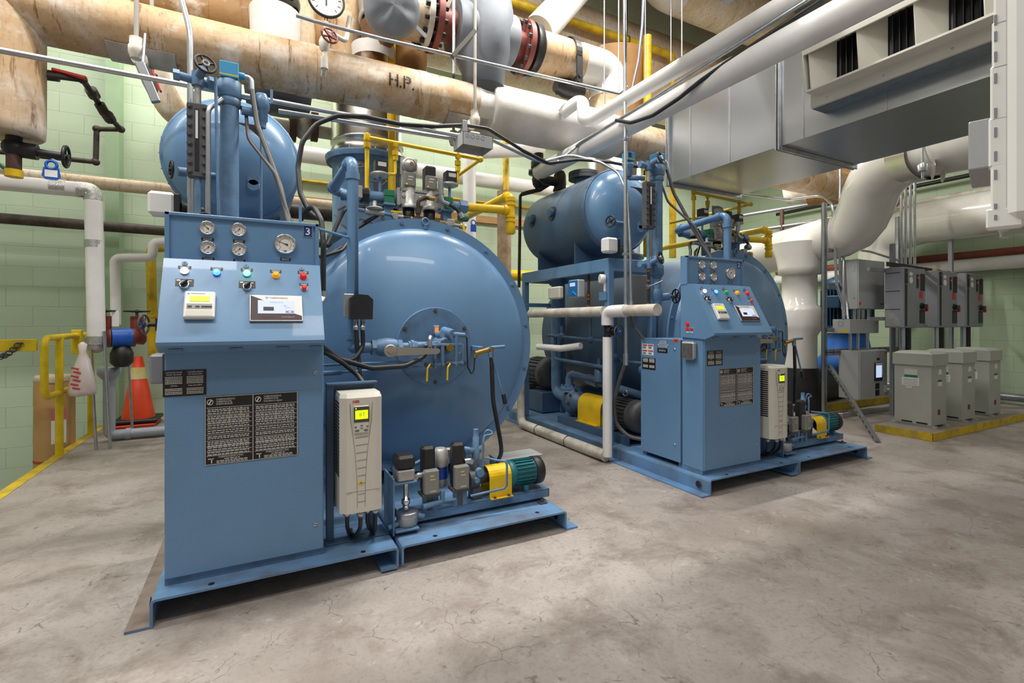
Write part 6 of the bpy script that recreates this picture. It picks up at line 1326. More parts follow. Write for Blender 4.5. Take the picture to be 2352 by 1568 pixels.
# ================================================================ corner by the block wall: pit railing, water pipes, cone
lg = MB(); lg.box(XL, PITX-.002, 4.9, YB, -1.7, -.6); struct(lg, 'floor_landing', FLOORM)
px0 = at(241, 300, y=6.5).x; px1 = at(268, 300, y=6.5).x
pl = MB().box(px0, px1+.02, 6.5, YB, -1.7, ZC); struct(pl, 'trim_1', PILAST)
sn_ = MB(); sn_.box(PITX, PITX+.07, -3, 6.4, .0005, .003); o = sn_.build('trim_2', YLINE, None, org=Vector()); o['kind'] = 'structure'
XRL = -1.40
t = thing('guard_railing', 'yellow tube guard railing standing along the painted floor edge', 'railing', (XRL, 5.6, 0))
pA = at(102, 790, x=XRL); pB = at(205, 768, x=XRL); lo = at(108, 912, x=XRL)
MB().tube([(XRL, 6.35, pB.z), (XRL, pA.y, pB.z), (XRL, pA.y, lo.z), (XRL, 6.05, lo.z)], .024, 14, .07).build('bent_rail', RAILY, t)
m = MB()
for y in (at(130, 1047, z=0).y, 5.98): m.cyl((XRL, y, 0), (XRL, y, pB.z), .026, seg=14).cut()
m.each('post', RAILY, t)
MB().box(XRL-.035, XRL+.035, 5.55, 5.61, pB.z-.16, pB.z+.05, .004).build('latch_plate', RAILY, t)
t = thing('gate_bar', 'yellow flat bar closing the stair opening with a dark chain hooked on it', 'bar', (-2.2, pA.y, .8))
MB().box(-3.2, XRL-.04, pA.y-.012, pA.y+.012, at(60, 800, y=pA.y).z-.02, at(60, 779, y=pA.y).z, .003).build('flat_bar', RAILY, t)
solo(MB().cyl((-1.93, 4.6, -.6), (-1.93, 4.6, .75), .03, seg=12), 'yellow_post', RAILY, 'yellow post at the very edge of the stair opening', 'post') if 0 else None
m = MB(); a = at(45, 788, y=pA.y-.03); b = at(-30, 815, y=pA.y-.03)
for i in range(16):
    f = i/15; c = a.lerp(b, f)+V(0, 0, -.05*math.sin(PI*f)); d = (b-a).normalized(); R_ = Matrix.Rotation(PI/2*(i % 2), 4, d); mm = MB().torus((0, 0, 0), V(0, 1, 0) if i % 2 else V(0, .2, 1), .018, .0045, 12, 5); m._add([V(q)+c for q in mm.v], mm.f, True); m.cut()
ch = thing('safety_chain', 'dark steel chain drooping from the yellow flat bar', 'chain', tuple(b)); m.each('link', MOTORGREY, ch)
# cardboard roll
c0 = at(126, 940, y=5.62); t = thing('cardboard_roll', 'tall brown cardboard tube with printed label standing behind the yellow railing', 'cardboard roll', (c0.x, 5.62, -.6))
zt = at(126, 866, y=5.62).z
wob(MB().lathe((c0.x, 5.62, -.6), (0, 0, 1), [(0, .135), (.5, .137), (zt+.6, .135)], 30), .004, 31).build('cardboard_tube', CARD, t)
wob(MB().lathe((c0.x, 5.62, zt-.03), (0, 0, 1), [(0, .139), (.03, .138), (.05, .12), (.045, .05)], 24), .012, 32, 14).build('paper_end', paint('crumpled_grey_paper', '#b9aa97', .8, bump=.6), t)
m = MB()
for k, (z0, z1, mi) in enumerate(((.30, .40, 1), (.10, .30, 0))):
    for j in range(6):
        a0 = -PI/2+.10+j*.12; m.mat(mi); P = lambda a, z: (c0.x+.1385*math.cos(a), 5.62+.1385*math.sin(a), z); m.quad(P(a0, z0-.07), P(a0+.12, z0-.07), P(a0+.12, z1-.07), P(a0, z1-.07))
m.build('printed_label', [WHITE, paint('pink_label_print', '#cf7486', .6)], t)
MB().lathe((c0.x, 5.62, -.13), (0, 0, 1), [(0, .1385), (.02, .1385)], 28, cap=False).build('red_band', paint('red_tape', '#b9401f', .6), t)
# wrapped white pipe drop
yw = 5.27
t = thing('wrapped_drop_pipe', 'fat white pipe with silver tape bands running in and dropping to the valves', 'insulated pipe', at(222, 790, y=yw))
A = at(-60, 415, y=yw)-V(1.2, 0, 0); C = at(214, 438, y=yw); B = at(222, 788, y=yw)
MB().tube([A, C, B], .062, 22, .05).build('white_jacket', WHITEP, t)
m = MB(); d = (C-A).normalized(); q = at(135, 430, y=yw)
m.cyl(q-d*.05, q+d*.05, .0635, seg=22).cut(); q = at(216, 560, y=yw); m.cyl(q-V(0, 0, .03), q+V(0, 0, .03), .0635, seg=22).cut(); m.cyl(B+V(0, 0, .06), B-V(0, 0, .01), .066, seg=20).cut(); m.tube([C-d*.10+V(0, 0, 0), C, C-V(0, 0, .08)], .0645, 20, .05).cut()
m.each('silver_tape', paint('crinkled_foil_tape', '#c9c9c9', .25, metal=.9, amt=.5, scale=30, bump=.8), t)
t = thing('backflow_valve_assembly', 'red-brown and blue water valve body on thin floor props', 'valve', at(250, 1030, z=0))
vc = at(270, 775, y=yw+.2)
m = MB().tube([B, B+V(0, .0, -.03), (vc.x-.15, yw+.1, vc.z)], .06, 16, .05); m.build('wrapped_elbow', paint('foil_wrap', '#bdb7b0', .35, metal=.7, amt=.5, bump=.6), t)
MB().lathe((vc.x-.16, yw+.12, vc.z), (1, .35, 0), [(0, .05), (.02, .085), (.05, .085), (.06, .06), (.09, .06), (.10, .085), (.12, .085)], 20).lathe((vc.x+.10, yw+.22, vc.z), (1, .35, 0), [(0, .085), (.02, .085), (.03, .06), (.08, .07), (.10, .05)], 20).cyl((vc.x-.08, yw+.15, vc.z+.05), (vc.x-.08, yw+.15, vc.z+.19), .05, seg=14).cyl((vc.x+.13, yw+.25, vc.z+.05), (vc.x+.13, yw+.25, vc.z+.19), .05, seg=14).build('valve_body', REDV, t)
MB().cyl((vc.x-.04, yw+.16, vc.z-.0), (vc.x+.10, yw+.21, vc.z), .082, seg=22).build('blue_strainer', ROYAL, t)
MB().lathe((vc.x+.03, yw+.2, vc.z-.26), (0, 0, 1), [(0, .05), (.04, .085), (.12, .085), (.18, .06), (.20, .04)], 18).build('drain_cup', BLACK, t)
U.local = False
for dx, dy in ((-.08, .15), (.13, .25)):
    handwheel('handwheel', t, (vc.x+dx, yw+dy, vc.z+.235), (0, 0, 1), .095, BLACK, 5, .008); MB().cyl((vc.x+dx, yw+dy, vc.z+.19), (vc.x+dx, yw+dy, vc.z+.25), .012, seg=8).build('stem', MOTORGREY, t)
U.local = True
m = MB()
for p_, tp in (((221, 1033), 770), ((253, 1030), 760), ((304, 986), 790)):
    g = at(p_[0], p_[1], z=0); m.cyl(g, (g.x-.04, g.y, at(p_[0], tp, y=g.y).z), .012, seg=10).cut()
m.each('prop_rod', STEEL, t)
MB().box(vc.x-.02, vc.x+.03, yw+.1, yw+.105, vc.z+.10, vc.z+.24).build('paper_tag', WHITE, t)
yc = 5.75; A = at(263, 845, y=yc); B = at(263, 1000, z=.045)
t = thing('grey_drain_pipe', 'grey plastic drain pipe with funnel top turning along the floor', 'drain pipe', (A.x, B.y, 0))
MB().tube([(A.x, B.y, A.z-.05), (A.x, B.y, .05), (A.x+1.0, B.y, .05)], .045, 18, .05).build('pipe_run', PVCGREY, t); MB().lathe((A.x, B.y, A.z-.09), (0, 0, 1), [(0, .046), (.05, .085), (.11, .088), (.115, .06)], 22).build('funnel_top', PVCGREY, t); MB().cyl((A.x+.12, B.y, .05), (A.x+.16, B.y, .05), .054, seg=18).build('coupling', PVCGREY, t)
yz = 6.0
t = thing('thin_white_water_pipe', 'slimmer white pipe with two steps behind the nearer control cabinet', 'insulated pipe', at(265, 745, y=yz))
MB().tube([at(430, 553, y=yz), at(352, 556, y=yz), at(350, 592, y=yz), at(264, 592, y=yz), at(266, 745, y=yz)], .042, 18, .05).build('white_jacket', WHITEP, t)
t = thing('wall_gas_pipe', 'worn yellow vertical gas pipe behind the nearer control cabinet', 'gas pipe', at(350, 810, y=6.3))
MB().tube([at(430, 566, y=6.3), at(346, 570, y=6.3), at(352, 820, y=6.3)], .045, 16, .06).build('pipe_run', YELLOWD, t); q = at(351, 715, y=6.3); MB().cyl(q, q-V(0, 0, .06), .053, seg=16).build('coupling', YELLOWD, t)
t = thing('wall_gate_valve', 'black gate valve with blue-spoked wheel at the edge of the nearer cabinet', 'valve', at(340, 745, y=5.4))
q = at(330, 745, y=5.4); MB().cyl(q+V(.03, 0, 0), q+V(.5, .05, 0), .02, seg=10).box(q.x+.09, q.x+.2, 5.36, 5.44, q.z-.06, q.z+.06, .006).build('valve_body', BLACK, t); U.local = False; handwheel('handwheel', t, q, (1, -.35, 0), .085, MOTORGREY, 5, .009); U.local = True; MB().lathe(q, (-1, .35, 0), [(0, .035), (.012, .03)], 14).build('hub_disc', ROYAL, t)
# traffic cone
g = at(318, 974, z=0); yk = g.y-.0; t = thing('traffic_cone', 'orange traffic cone with pale reflective band on black base by the wall', 'traffic cone', (g.x, yk, 0))
MB().box(g.x-.19, g.x+.19, yk-.19, yk+.19, .035, .075, .012).build('base', BLACK, t); MB().box(g.x-.20, g.x+.17, yk-.2, yk+.17, .0, .03, .008).build('second_base', ORANGE, t)
MB().lathe((g.x, yk, .075), (0, 0, 1), [(0, .145), (.02, .14), (.63, .035), (.635, .02)], 30).build('cone_body', ORANGE, t); MB().lathe((g.x, yk, .475), (0, 0, 1), [(0, .0770), (.12, .0575)], 30, cap=False).build('reflective_band', paint('reflective_band', '#f0e3b4', .35, dirt='#e8c948', amt=.9), t)
# bag hanging at the rail
q = at(190, 805, y=5.2); t = thing('plastic_bag', 'white plastic bag with red print tied to the railing corner', 'bag', (q.x, 5.2, q.z-.36))
bg = MB().lathe((q.x, 5.2, q.z-.37), (0, 0, 1), [(0, .03), (.01, .085), (.05, .095), (.15, .08), (.28, .045), (.36, .02), (.42, .03), (.44, .01)], 22); wob(bg, .03, 41, 9); bg.build('bag_body', BAG, t)
m = MB()
for i in range(6): m.obox((q.x-.018-.012*(i % 2), 5.2-.093+.004*i, q.z-.30+i*.032), (.05, .003, .014), Matrix.Rotation(.3, 3, 'Y'))
m.build('red_print', paint('red_bag_print', '#cf4a4d', .6), t)
# pipes along the wall
for y, a, b, r, mt, nm, lab in ((6.25, (-40, 494), (400, 536), .05, IRON, 'dark_wall_pipe', 'long dark iron pipe along the block wall'), (6.0, (-40, 396), (410, 437), .062, LAGP, 'tan_wall_pipe', 'long pale tan lagged pipe above the dark iron pipe')):
    tt = thing(nm, lab, 'pipe', at(100, 450, y=y)); MB().cyl(at(*a, y=y)-V(1.4, 0, 0), at(*b, y=y)+V(1.6, 0, 0), r, seg=18).build('pipe_run', mt, tt)
t = thing('green_wall_pipe', 'thin dark green pipe slanting in beside the tan wall pipe', 'pipe', at(20, 390, y=5.9)); MB().tube([at(-20, 365, y=5.9), at(45, 408, y=5.9), at(60, 412, y=6.1)], .02, 10).build('pipe_run', GREENP, t)
# drain trap piping under the drip leg
t = thing('drip_trap_piping', 'dark iron drip piping with red lever stepping down before the block wall', 'pipework', at(200, 330, y=4.1))
y = 3.75
pts = [at(75, 168, y=y), at(190, 183, y=3.85), at(212, 215, y=4.0), at(238, 255, y=4.2), at(278, 297, y=4.45), at(222, 296, y=4.45), at(220, 372, y=4.45), at(-40, 349, y=4.45)-V(1.2, 0, 0)]
MB().tube(pts, .017, 12, .03).build('pipe_run', IRON, t)
m = MB()
for p_ in pts[1:7]: m.ball(p_, .026, 10).cut()
for a, b, r in (((105, 172), (135, 176), .03), ((208, 205), (218, 222), .034), ((228, 238), (242, 262), .03), ((246, 263), (254, 275), .034)): m.cyl(at(*a, y=3.85+.25*(a[0] > 150)), at(*b, y=3.85+.3*(a[0] > 150)), r, seg=10, smooth=False).cut()
m.each('fitting', IRON, t); c = at(160, 170, y=3.80); MB().obox(c, (.16, .03, .018), Matrix.Rotation(.10, 3, 'Y'), .004).build('red_lever', RED, t)
t = thing('drip_leg_valve', 'rusty black gate valve with yellow cap hanging under the drip leg', 'valve', at(35, 390, y=YH))
q = at(32, 315, y=YH); MB().tube([(q.x, YH, 2.12), (q.x, YH, q.z-.08)], .036, 14).ball((q.x, YH, q.z-.06), .055, 14).cyl((q.x, YH, q.z-.065), (q.x+.10, YH, q.z-.07), .045, seg=12).cyl((q.x+.10, YH, q.z-.07), (q.x+.22, YH, q.z-.075), .022, seg=10).build('valve_body', BLACK, t)
MB().cyl((q.x, YH, q.z-.09), (q.x, YH, q.z-.19), .034, seg=12).build('rusty_nipple', RUSTY, t); MB().cyl((q.x, YH, q.z-.185), (q.x, YH, q.z-.225), .04, seg=12).build('yellow_cap', YELLOW, t)
U.local = False; handwheel('handwheel', t, (q.x+.225, YH, q.z-.075), (1, 0, -.05), .06, BLACK, 4, .008); U.local = True
a = at(121, 366, y=YH); b = at(121, 395, y=YH); t = thing('key_tag', 'round-cornered blue and white tag hanging from the black valve wheel', 'tag', b)
MB().tube([(q.x+.225, YH-.02, q.z-.13), (b.x, YH-.02, a.z), (b.x, YH-.02, b.z+.06)], .002, 6).build('tie_string', STEEL, t); MB().torus((b.x, YH-.02, b.z+.035), (0, 1, 0), .024, .008, 20, 6).prism([(b.x-.034, YH-.024, b.z+.02), (b.x+.034, YH-.024, b.z+.02), (b.x+.042, YH-.024, b.z-.03), (b.x+.025, YH-.024, b.z-.05), (b.x-.025, YH-.024, b.z-.05), (b.x-.042, YH-.024, b.z-.03)], (0, .006, 0)).build('tag_body', ROYAL, t); MB().box(b.x-.028, b.x+.028, YH-.026, YH-.0245, b.z-.035, b.z+.005).build('tag_label', WHITE, t)
# white elbow pipe behind the drum
t = thing('rear_white_elbow', 'smooth pale pipe dropping and turning behind the nearer steam drum', 'insulated pipe', at(390, 260, y=5.6)); MB().tube([at(330, 110, y=5.6), at(362, 190, y=5.6), at(400, 262, y=5.6), at(440, 275, y=5.8), at(440, 275, y=6.69)], .12, 22, .2).build('pale_jacket', LAGP, t)
# pipes seen between the drum and the stack and behind the boilers
for y, a, b, r, mt, nm, lab in ((6.3, (600, 340), (1500, 470), .10, WHITEP, 'rear_white_main', 'pale insulated main passing low behind the exhaust stack'), (6.685, (640, 408), (1400, 478), .018, YELLOWD, 'rear_yellow_line', 'thin yellow gas line clipped to the block wall'), (6.4, (900, 395), (1500, 470), .022, BLACK, 'rear_black_line', 'slim black pipe along the rear wall behind the gas tee'), (5.7, (640, 482), (860, 500), .075, IRON, 'rear_dark_header', 'dusty dark header between drum and stack'), (6.3, (640, 455), (1300, 520), .06, WOODY, 'timber_rail', 'raw timber rail on the rear block wall')):
    tt = thing(nm, lab, 'pipe' if mt is not WOODY else 'timber', at(900, 450, y=y))
    if mt is WOODY: A, B = at(*a, y=6.66), at(*b, y=6.66); MB().box(A.x, B.x, 6.64, 6.70, A.z-.05, A.z+.05).build('rail', mt, tt)
    else:
        A, B = at(*a, y=y), at(*b, y=y)
        (MB().tube([(A.x, y, 0), (A.x, y, A.z), (B.x, y, A.z)], r, 18, .1) if nm == 'rear_dark_header' else MB().cyl(A, (B.x, y, A.z), r, seg=18)).build('pipe_run', mt, tt)
t = thing('rear_white_drop', 'white insulated vertical pipe dropping behind the yellow gas tee', 'insulated pipe', at(1078, 520, y=5.9)); MB().tube([at(1245, 345, y=5.9), at(1078, 350, y=5.9), V(at(1078, 560, y=5.9).x, 5.9, 0)], .085, 18, .12).build('white_jacket', WHITEP, t)
t = thing('brown_vertical_pipe', 'stained brown upright lagged pipe behind the gap between the boilers', 'insulated pipe', at(1160, 700, y=5.6)); A = at(1158, 440, y=5.6); MB().cyl((A.x, 5.6, .02), (A.x, 5.6, A.z), .09, seg=18).build('brown_lagging', paint('stained_brown_lagging', '#a98f73', .7, dirt='#6d533a', amt=.9, scale=5), t)
t = thing('rear_yellow_riser', 'dull yellow upright gas pipe on the rear wall right of the open grey box', 'gas pipe', at(1162, 440, y=6.2)); A = at(1162, 340, y=6.2); MB().cyl((A.x, 6.2, .0), (A.x, 6.2, 4.0), .045, seg=14).build('pipe_run', YELLOWD, t)
t = thing('yellow_floor_header', 'wide yellow header glimpsed low between the boilers', 'gas pipe', at(1200, 632, y=6.0)); A = at(1180, 632, y=6.0); MB().cyl((A.x-.6, 6.0, A.z), (A.x+3, 6.0, A.z), .075, seg=16).build('pipe_run', YELLOW, t)
t = thing('rear_flanged_valve', 'pale flanged valve on rusty piping left of the polished stack', 'valve', at(700, 300, y=5.2)); A = at(668, 292, y=5.2); B = at(800, 310, y=5.2)
MB().cyl(A-V(.3, 0, 0), (B.x, 5.2, A.z), .06, seg=14).ball(at(698, 292, y=5.2), .12, 16).cyl(at(685, 270, y=5.2), V(at(685, 270, y=5.2).x, 5.2, 4.15), .05, seg=12).build('valve_body', OLDWHITE, t)
m = MB()
for px in (672, 722): c = at(px, 292, y=5.2); m.cyl(c-V(.03, 0, 0), c+V(.03, 0, 0), .14, seg=18).cut()
m.each('flange', RUSTY, t)
t = thing('hanging_grey_blanket', 'dark grey wrapped valve bulging under the steam main behind the relief valve', 'insulation jacket', at(640, 235, y=4.5)); c = at(640, 215, y=4.5); wob(MB().lathe((c.x, 4.5, c.z-.14), (0, 0, 1), [(0, .12), (.03, .24), (.2, .26), (.5, .24)], 26), .03, 44, 4).build('blanket_body', BLANKETD, t)
# ================================================================ right side: white mains, drives, transformers
t = thing('large_white_main', 'huge glossy white main rising from behind the farther boiler to the galvanised duct', 'insulated pipe', pt(1835, 590, 6.0))
MB().tube([pt(1600, 640, 7.6), pt(1760, 585, 6.6), pt(1880, 555, 5.9), pt(1965, 530, 5.45), pt(1990, 470, 5.2), pt(2010, 410, 5.0), pt(2085, 352, 4.6), pt(2330, 290, 3.6)], .255, 36, .55).build('white_jacket', WHITEG, t)
pc = pt(1836, 700, 6.0); zof = lambda py: H+(HY-py)*6.0/1125
MB().lathe((pc.x, pc.y, zof(845)), (0, 0, 1), [(0, .19), (zof(770)-zof(845), .19), (zof(755)-zof(845), .235), (zof(745)-zof(845), .245), (zof(715)-zof(845), .245), (zof(706)-zof(845), .23), (zof(700)-zof(845), .19), (zof(632)-zof(845), .19), (zof(631)-zof(845), .232), (zof(615)-zof(845), .235), (zof(590)-zof(845), .26), (zof(560)-zof(845), .31)], 40).build('vertical_leg', WHITEG, t)
t = thing('black_pump_inlet', 'black wrapped pump inlet at the foot of the huge white main', 'insulated fitting', (pc.x, pc.y, 0))
MB().lathe((pc.x, pc.y, .0), (0, 0, 1), [(0, .30), (.2, .26), (zof(848)-.0, .205), (zof(843), .2)], 30).tube([(pc.x+.1, pc.y, .25), (pc.x+.75, pc.y+.1, .22)], .24, 20).build('black_wrap', BLACK, t)
t = thing('second_white_main', 'second big white main running along the wall and turning down behind the rack', 'insulated pipe', pt(2100, 520, 6.6))
MB().tube([pt(2020, 690, 7.2), pt(2022, 545, 7.2), pt(2120, 512, 6.6), pt(2420, 468, 5.2)], .27, 32, .3).build('white_jacket', WHITEG, t)
t = thing('pipe_cradle', 'shiny metal cradle with round wing plates clamping the huge white main', 'pipe support', pt(2120, 370, 4.45))
c = pt(2117, 352, 4.4); d = (pt(2330, 290, 3.6)-pt(2085, 352, 4.6)).normalized(); MB().cyl(c-d*.12, c+d*.12, .247, seg=32, cap=False).build('cradle_band', STAIN, t)
m = MB()
for px, py in ((2142, 388), (2165, 395)): q = pt(px, py, 4.1); m.lathe(q, (.5, -.8, 0), [(0, .085), (.004, .085)], 22).cut()
m.each('wing_plate', STAIN, t); q = pt(2119, 385, 4.1); MB().cyl(q-V(0, 0, .09), q+V(0, 0, .5), .010, seg=8).lathe(q-V(0, 0, .03), (0, 0, 1), [(0, .03), (.05, .035), (.07, .02)], 12).build('support_rod', STEEL, t)
# navy vertical motor with vivid pump
t = thing('vertical_pump_motor', 'navy finned vertical motor partly hidden behind the zinc rack', 'electric motor', pt(1945, 760, 6.9)); c = pt(1945, 700, 6.9)
MB().lathe((c.x, c.y, c.z-.38), (0, 0, 1), [(0, .30), (.04, .32), (.06, .28), (.62, .28), (.66, .31), (.72, .28), (.80, .12), (.82, .05)], 30).build('motor_body', NAVY, t)
m = MB()
for i in range(40): a = 2*PI*i/40; m.obox((c.x+.29*math.cos(a), c.y+.29*math.sin(a), c.z-.04), (.05, .012, .50), Matrix.Rotation(a, 3, 'Z'))
m.build('cooling_fins', NAVY, t); MB().box(c.x-.40, c.x-.27, c.y-.12, c.y+.05, c.z-.05, c.z+.12, .01).build('terminal_box', NAVY, t)
t = thing('vertical_pump', 'vivid blue pump casing under the navy motor', 'pump', (c.x, c.y, .0)); MB().lathe((c.x, c.y, .02), (0, 0, 1), [(0, .34), (.05, .36), (.12, .30), (.30, .26), (.36, .36), (.5, .38), (.58, .30), (c.z-.42, .24)], 30).build('pump_casing', PUMPBLUE, t); MB().box(c.x-.45, c.x-.25, c.y-.35, c.y-.2, .2, .26, .004).build('yellow_lever', YELLOW, t)
MB().box(c.x-.14, c.x+.12, c.y-.395, c.y-.385, .37, .60).build('white_sign', WHITE, t)
# zinc strut rack
RY = 3.26
t = thing('strut_rack', 'zinc strut rack standing free with slanting slotted brace', 'equipment rack', (5.9, RY, 0))
def strut_post(x, y, z0, z1): return MB().box(x-.021, x+.021, y-.021, y-.017, z0, z1).box(x-.021, x-.017, y-.021, y+.021, z0, z1).box(x+.017, x+.021, y-.021, y+.021, z0, z1).box(x-.021, x-.012, y+.017, y+.021, z0, z1).box(x+.012, x+.021, y+.017, y+.021, z0, z1)
p1 = at(1893, 955, y=RY).x; zt = at(1893, 466, y=RY).z; zt2 = at(2063, 498, y=RY).z; p2_ = at(2062, 700, y=RY).x
for x, z in ((p1, zt), (p2_, zt2)): strut_post(x, RY, 0, z).build('post', STRUT, t)
a = at(1902, 838, x=p1+.02); b = at(2012, 1014, z=0.01); d = b-a; L = d.length; u = d.normalized(); s_ = V(0, 0, 1).cross(u).normalized(); Rm = Matrix((u, s_, u.cross(s_))).transposed()
m = MB().obox((a+b)/2, (L, .006, .042), Rm).obox((a+b)/2+s_*.018, (L, .036, .005), Rm).mat(1)
for i in range(17): m.obox(a+u*(.05+i*L/17.5)-s_*.004, (.035, .003, .014), Rm)
m.build('diagonal_brace', [STRUT, BLACK], t)
for py, e in ((660, 1925), (806, 2078), (952, 1938), (757, 1915), (812, 2078), (575, 1915)):
    zz = at(1893, py, y=RY).z; xe = at(e, py, y=RY).x; m = MB().box(p1, xe, RY-.045, RY-.025, zz-.02, zz+.02, .002).mat(1)
    if e > 2000:
        for i in range(12): m.lathe((p1+.1+i*(xe-p1-.1)/12, RY-.045, zz), (0, -1, 0), [(0, .011), (.001, .011)], 8)
    m.build('cross_bar', [STRUT, BLACK], t)
MB().box(p1+.1, p1+1.3, RY-.14, RY-.09, 0, .05, .003).build('floor_rail', ALU, t)
def encl(name, lab, cat, x0, x1, y0, y1, z0, z1, mt=LGREY, door=True):
    t = thing(name, lab, cat, ((x0+x1)/2, (y0+y1)/2, z0)); MB().box(x0, x1, y0+.012, y1, z0, z1, .003).build('enclosure_body', mt, t)
    if door: MB().box(x0+.002, x1-.002, y0, y0+.011, z0+.004, z1-.004, .003).build('door', mt, t)
    return t
zy = lambda px, py, y: at(px, py, y=y).z
x0 = at(1972, 650, y=3.05).x; x1 = at(2032, 650, y=3.05).x
t = encl('upper_enclosure', 'square grey enclosure with small orange sticker at the top of the zinc rack', 'electrical enclosure', x0, x1, 3.05, 3.235, zy(1972, 709, 3.05), zy(1972, 594, 3.05))
z_ = zy(1972, 700, 3.05); MB().box(x0+.01, x0+.045, 3.047, 3.05, z_, z_+.035).build('orange_sticker', ORANGE, t)
m = MB()
for z in (.12, .42): m.box(x0-.004, x0, 3.09, 3.11, zy(1972, 709, 3.05)+z, zy(1972, 709, 3.05)+z+.07).cut()
m.each('hinge', LGREY, t)
MB().box(x1-.09, x1-.03, 3.048, 3.0505, z_+.01, z_+.022).build('maker_mark', NAVYSIGN, t)
x0 = at(1955, 750, y=3.04).x; x1 = at(2021, 750, y=3.04).x; za, zb2 = zy(1955, 766, 3.04), zy(1955, 733, 3.04)
t = encl('wiring_trough', 'low wide grey wiring box with yellow label under the upper enclosure', 'electrical enclosure', x0, x1, 3.04, 3.235, za, zb2, LGREY, False); MB().box(x0-.002, x0, 3.07, 3.16, za+.01, za+.035).build('yellow_label', YELLOW, t); MB().torus((x0-.001, 3.15, za+.11), (1, 0, 0), .028, .002, 18, 5).build('knockout_ring', DGREY, t)
x3 = at(1975, 850, y=3.013).x; x4 = at(2038, 850, y=3.013).x; zc0, zc1 = zy(1975, 918, 3.013), zy(1975, 806, 3.013)
t = encl('pump_control_panel', 'grey control enclosure with lit touch screen low on the zinc rack', 'control panel', x3, x4, 3.013, 3.235, zc0, zc1)
sx, sz = (x3+x4)/2+.08, (zc0+zc1)/2+.02
k = MB().box(sx-.075, sx+.085, 3.003, 3.014, sz-.10, sz+.11, .003).build('screen_bezel', PLATE, t); MB().prism([(sx-.07, 3.0025, sz+.105), (sx+.08, 3.0025, sz+.105), (sx+.08, 3.0025, sz-.04), (sx+.055, 3.0025, sz-.04), (sx+.055, 3.0025, sz+.07), (sx-.05, 3.0025, sz+.07)], (0, .001, 0)).build('pale_corner', WHITE, k); MB().box(sx-.055, sx+.06, 3.0, 3.003, sz-.06, sz+.075).build('lit_display', SCREENB, k)
m = MB().box(sx-.05, sx+.03, 3.010, 3.0135, sz-.19, sz-.125).cut().box(sx-.05, sx+.03, 3.010, 3.0135, sz-.265, sz-.20).cut().box(sx-.02, sx+.035, 3.010, 3.0135, sz+.135, sz+.16).cut(); m.each('engraved_plate', PLATE, t)
MB().box(x4-.06, x4-.01, 3.010, 3.0135, zc1-.05, zc1-.02).build('orange_sticker', ORANGE, t); MB().box(x4-.075, x4-.015, 3.010, 3.0135, zc0+.05, zc0+.13).build('white_sticker', WHITE, t)
# conduits into the boxes
t = thing('rack_conduits', 'pair of bent silver conduits dropping into the low wide wiring box', 'conduit', (p1+.1, 3.15, zb2)); m = MB()
m.tube([at(1600, 415, y=4.3), at(1690, 443, y=4.1), at(1810, 458, y=3.7), at(1888, 448, y=3.4), at(1912, 470, y=3.2), at(1919, 600, y=3.2), at(1922, 655, y=3.18), at(1937, 700, y=3.14), (at(1938, 730, y=3.12).x, 3.12, zb2)], .015, 12, .12).cut()
m.tube([at(1930, 380, y=3.25), at(1928, 500, y=3.24), at(1929, 640, y=3.22), at(1945, 695, y=3.15), (at(1948, 730, y=3.10).x, 3.10, zb2)], .013, 12, .1).cut()
m.tube([at(2070, 600, y=3.2), at(2000, 578, y=3.2), at(1950, 570, y=3.2), at(1938, 590, y=3.2), at(1937, 690, y=3.16), (at(1948, 731, y=3.14).x, 3.14, zb2)], .013, 12, .06).cut(); m.each('conduit_pipe', STEEL, t)
t = thing('box_nipples', 'short silver conduit stubs linking the stacked grey boxes', 'conduit', (6.1, 3.14, za)); m = MB()
for px in (1963, 1973, 1983, 1996): x = at(px, 720, y=3.14).x; m.cyl((x, 3.14, zb2-.01), (x, 3.14, zy(1972, 709, 3.05)+.01), .017, seg=12).cut()
for px in (1953, 1971, 1993): x = at(px, 790, y=3.14).x; m.cyl((x, 3.14, zc1-.01), (x, 3.14, za+.01), .015, seg=12).cut()
m.each('conduit_pipe', STEEL, t)
t = thing('ceiling_conduit_drop', 'row of silver conduits dropping from overhead to the first grey drive', 'conduit', (6.3, 2.85, 1.75)); m = MB()
for px, y0 in ((2070, 420), (2080, 410), (2091, 400), (2101, 400)): a = at(px, y0, y=2.86); m.tube([(a.x+.12, 2.6, a.z+.1), a, (a.x, 2.86, 1.72)], .014, 12, .06).cut()
m.each('conduit_pipe', STEEL, t)
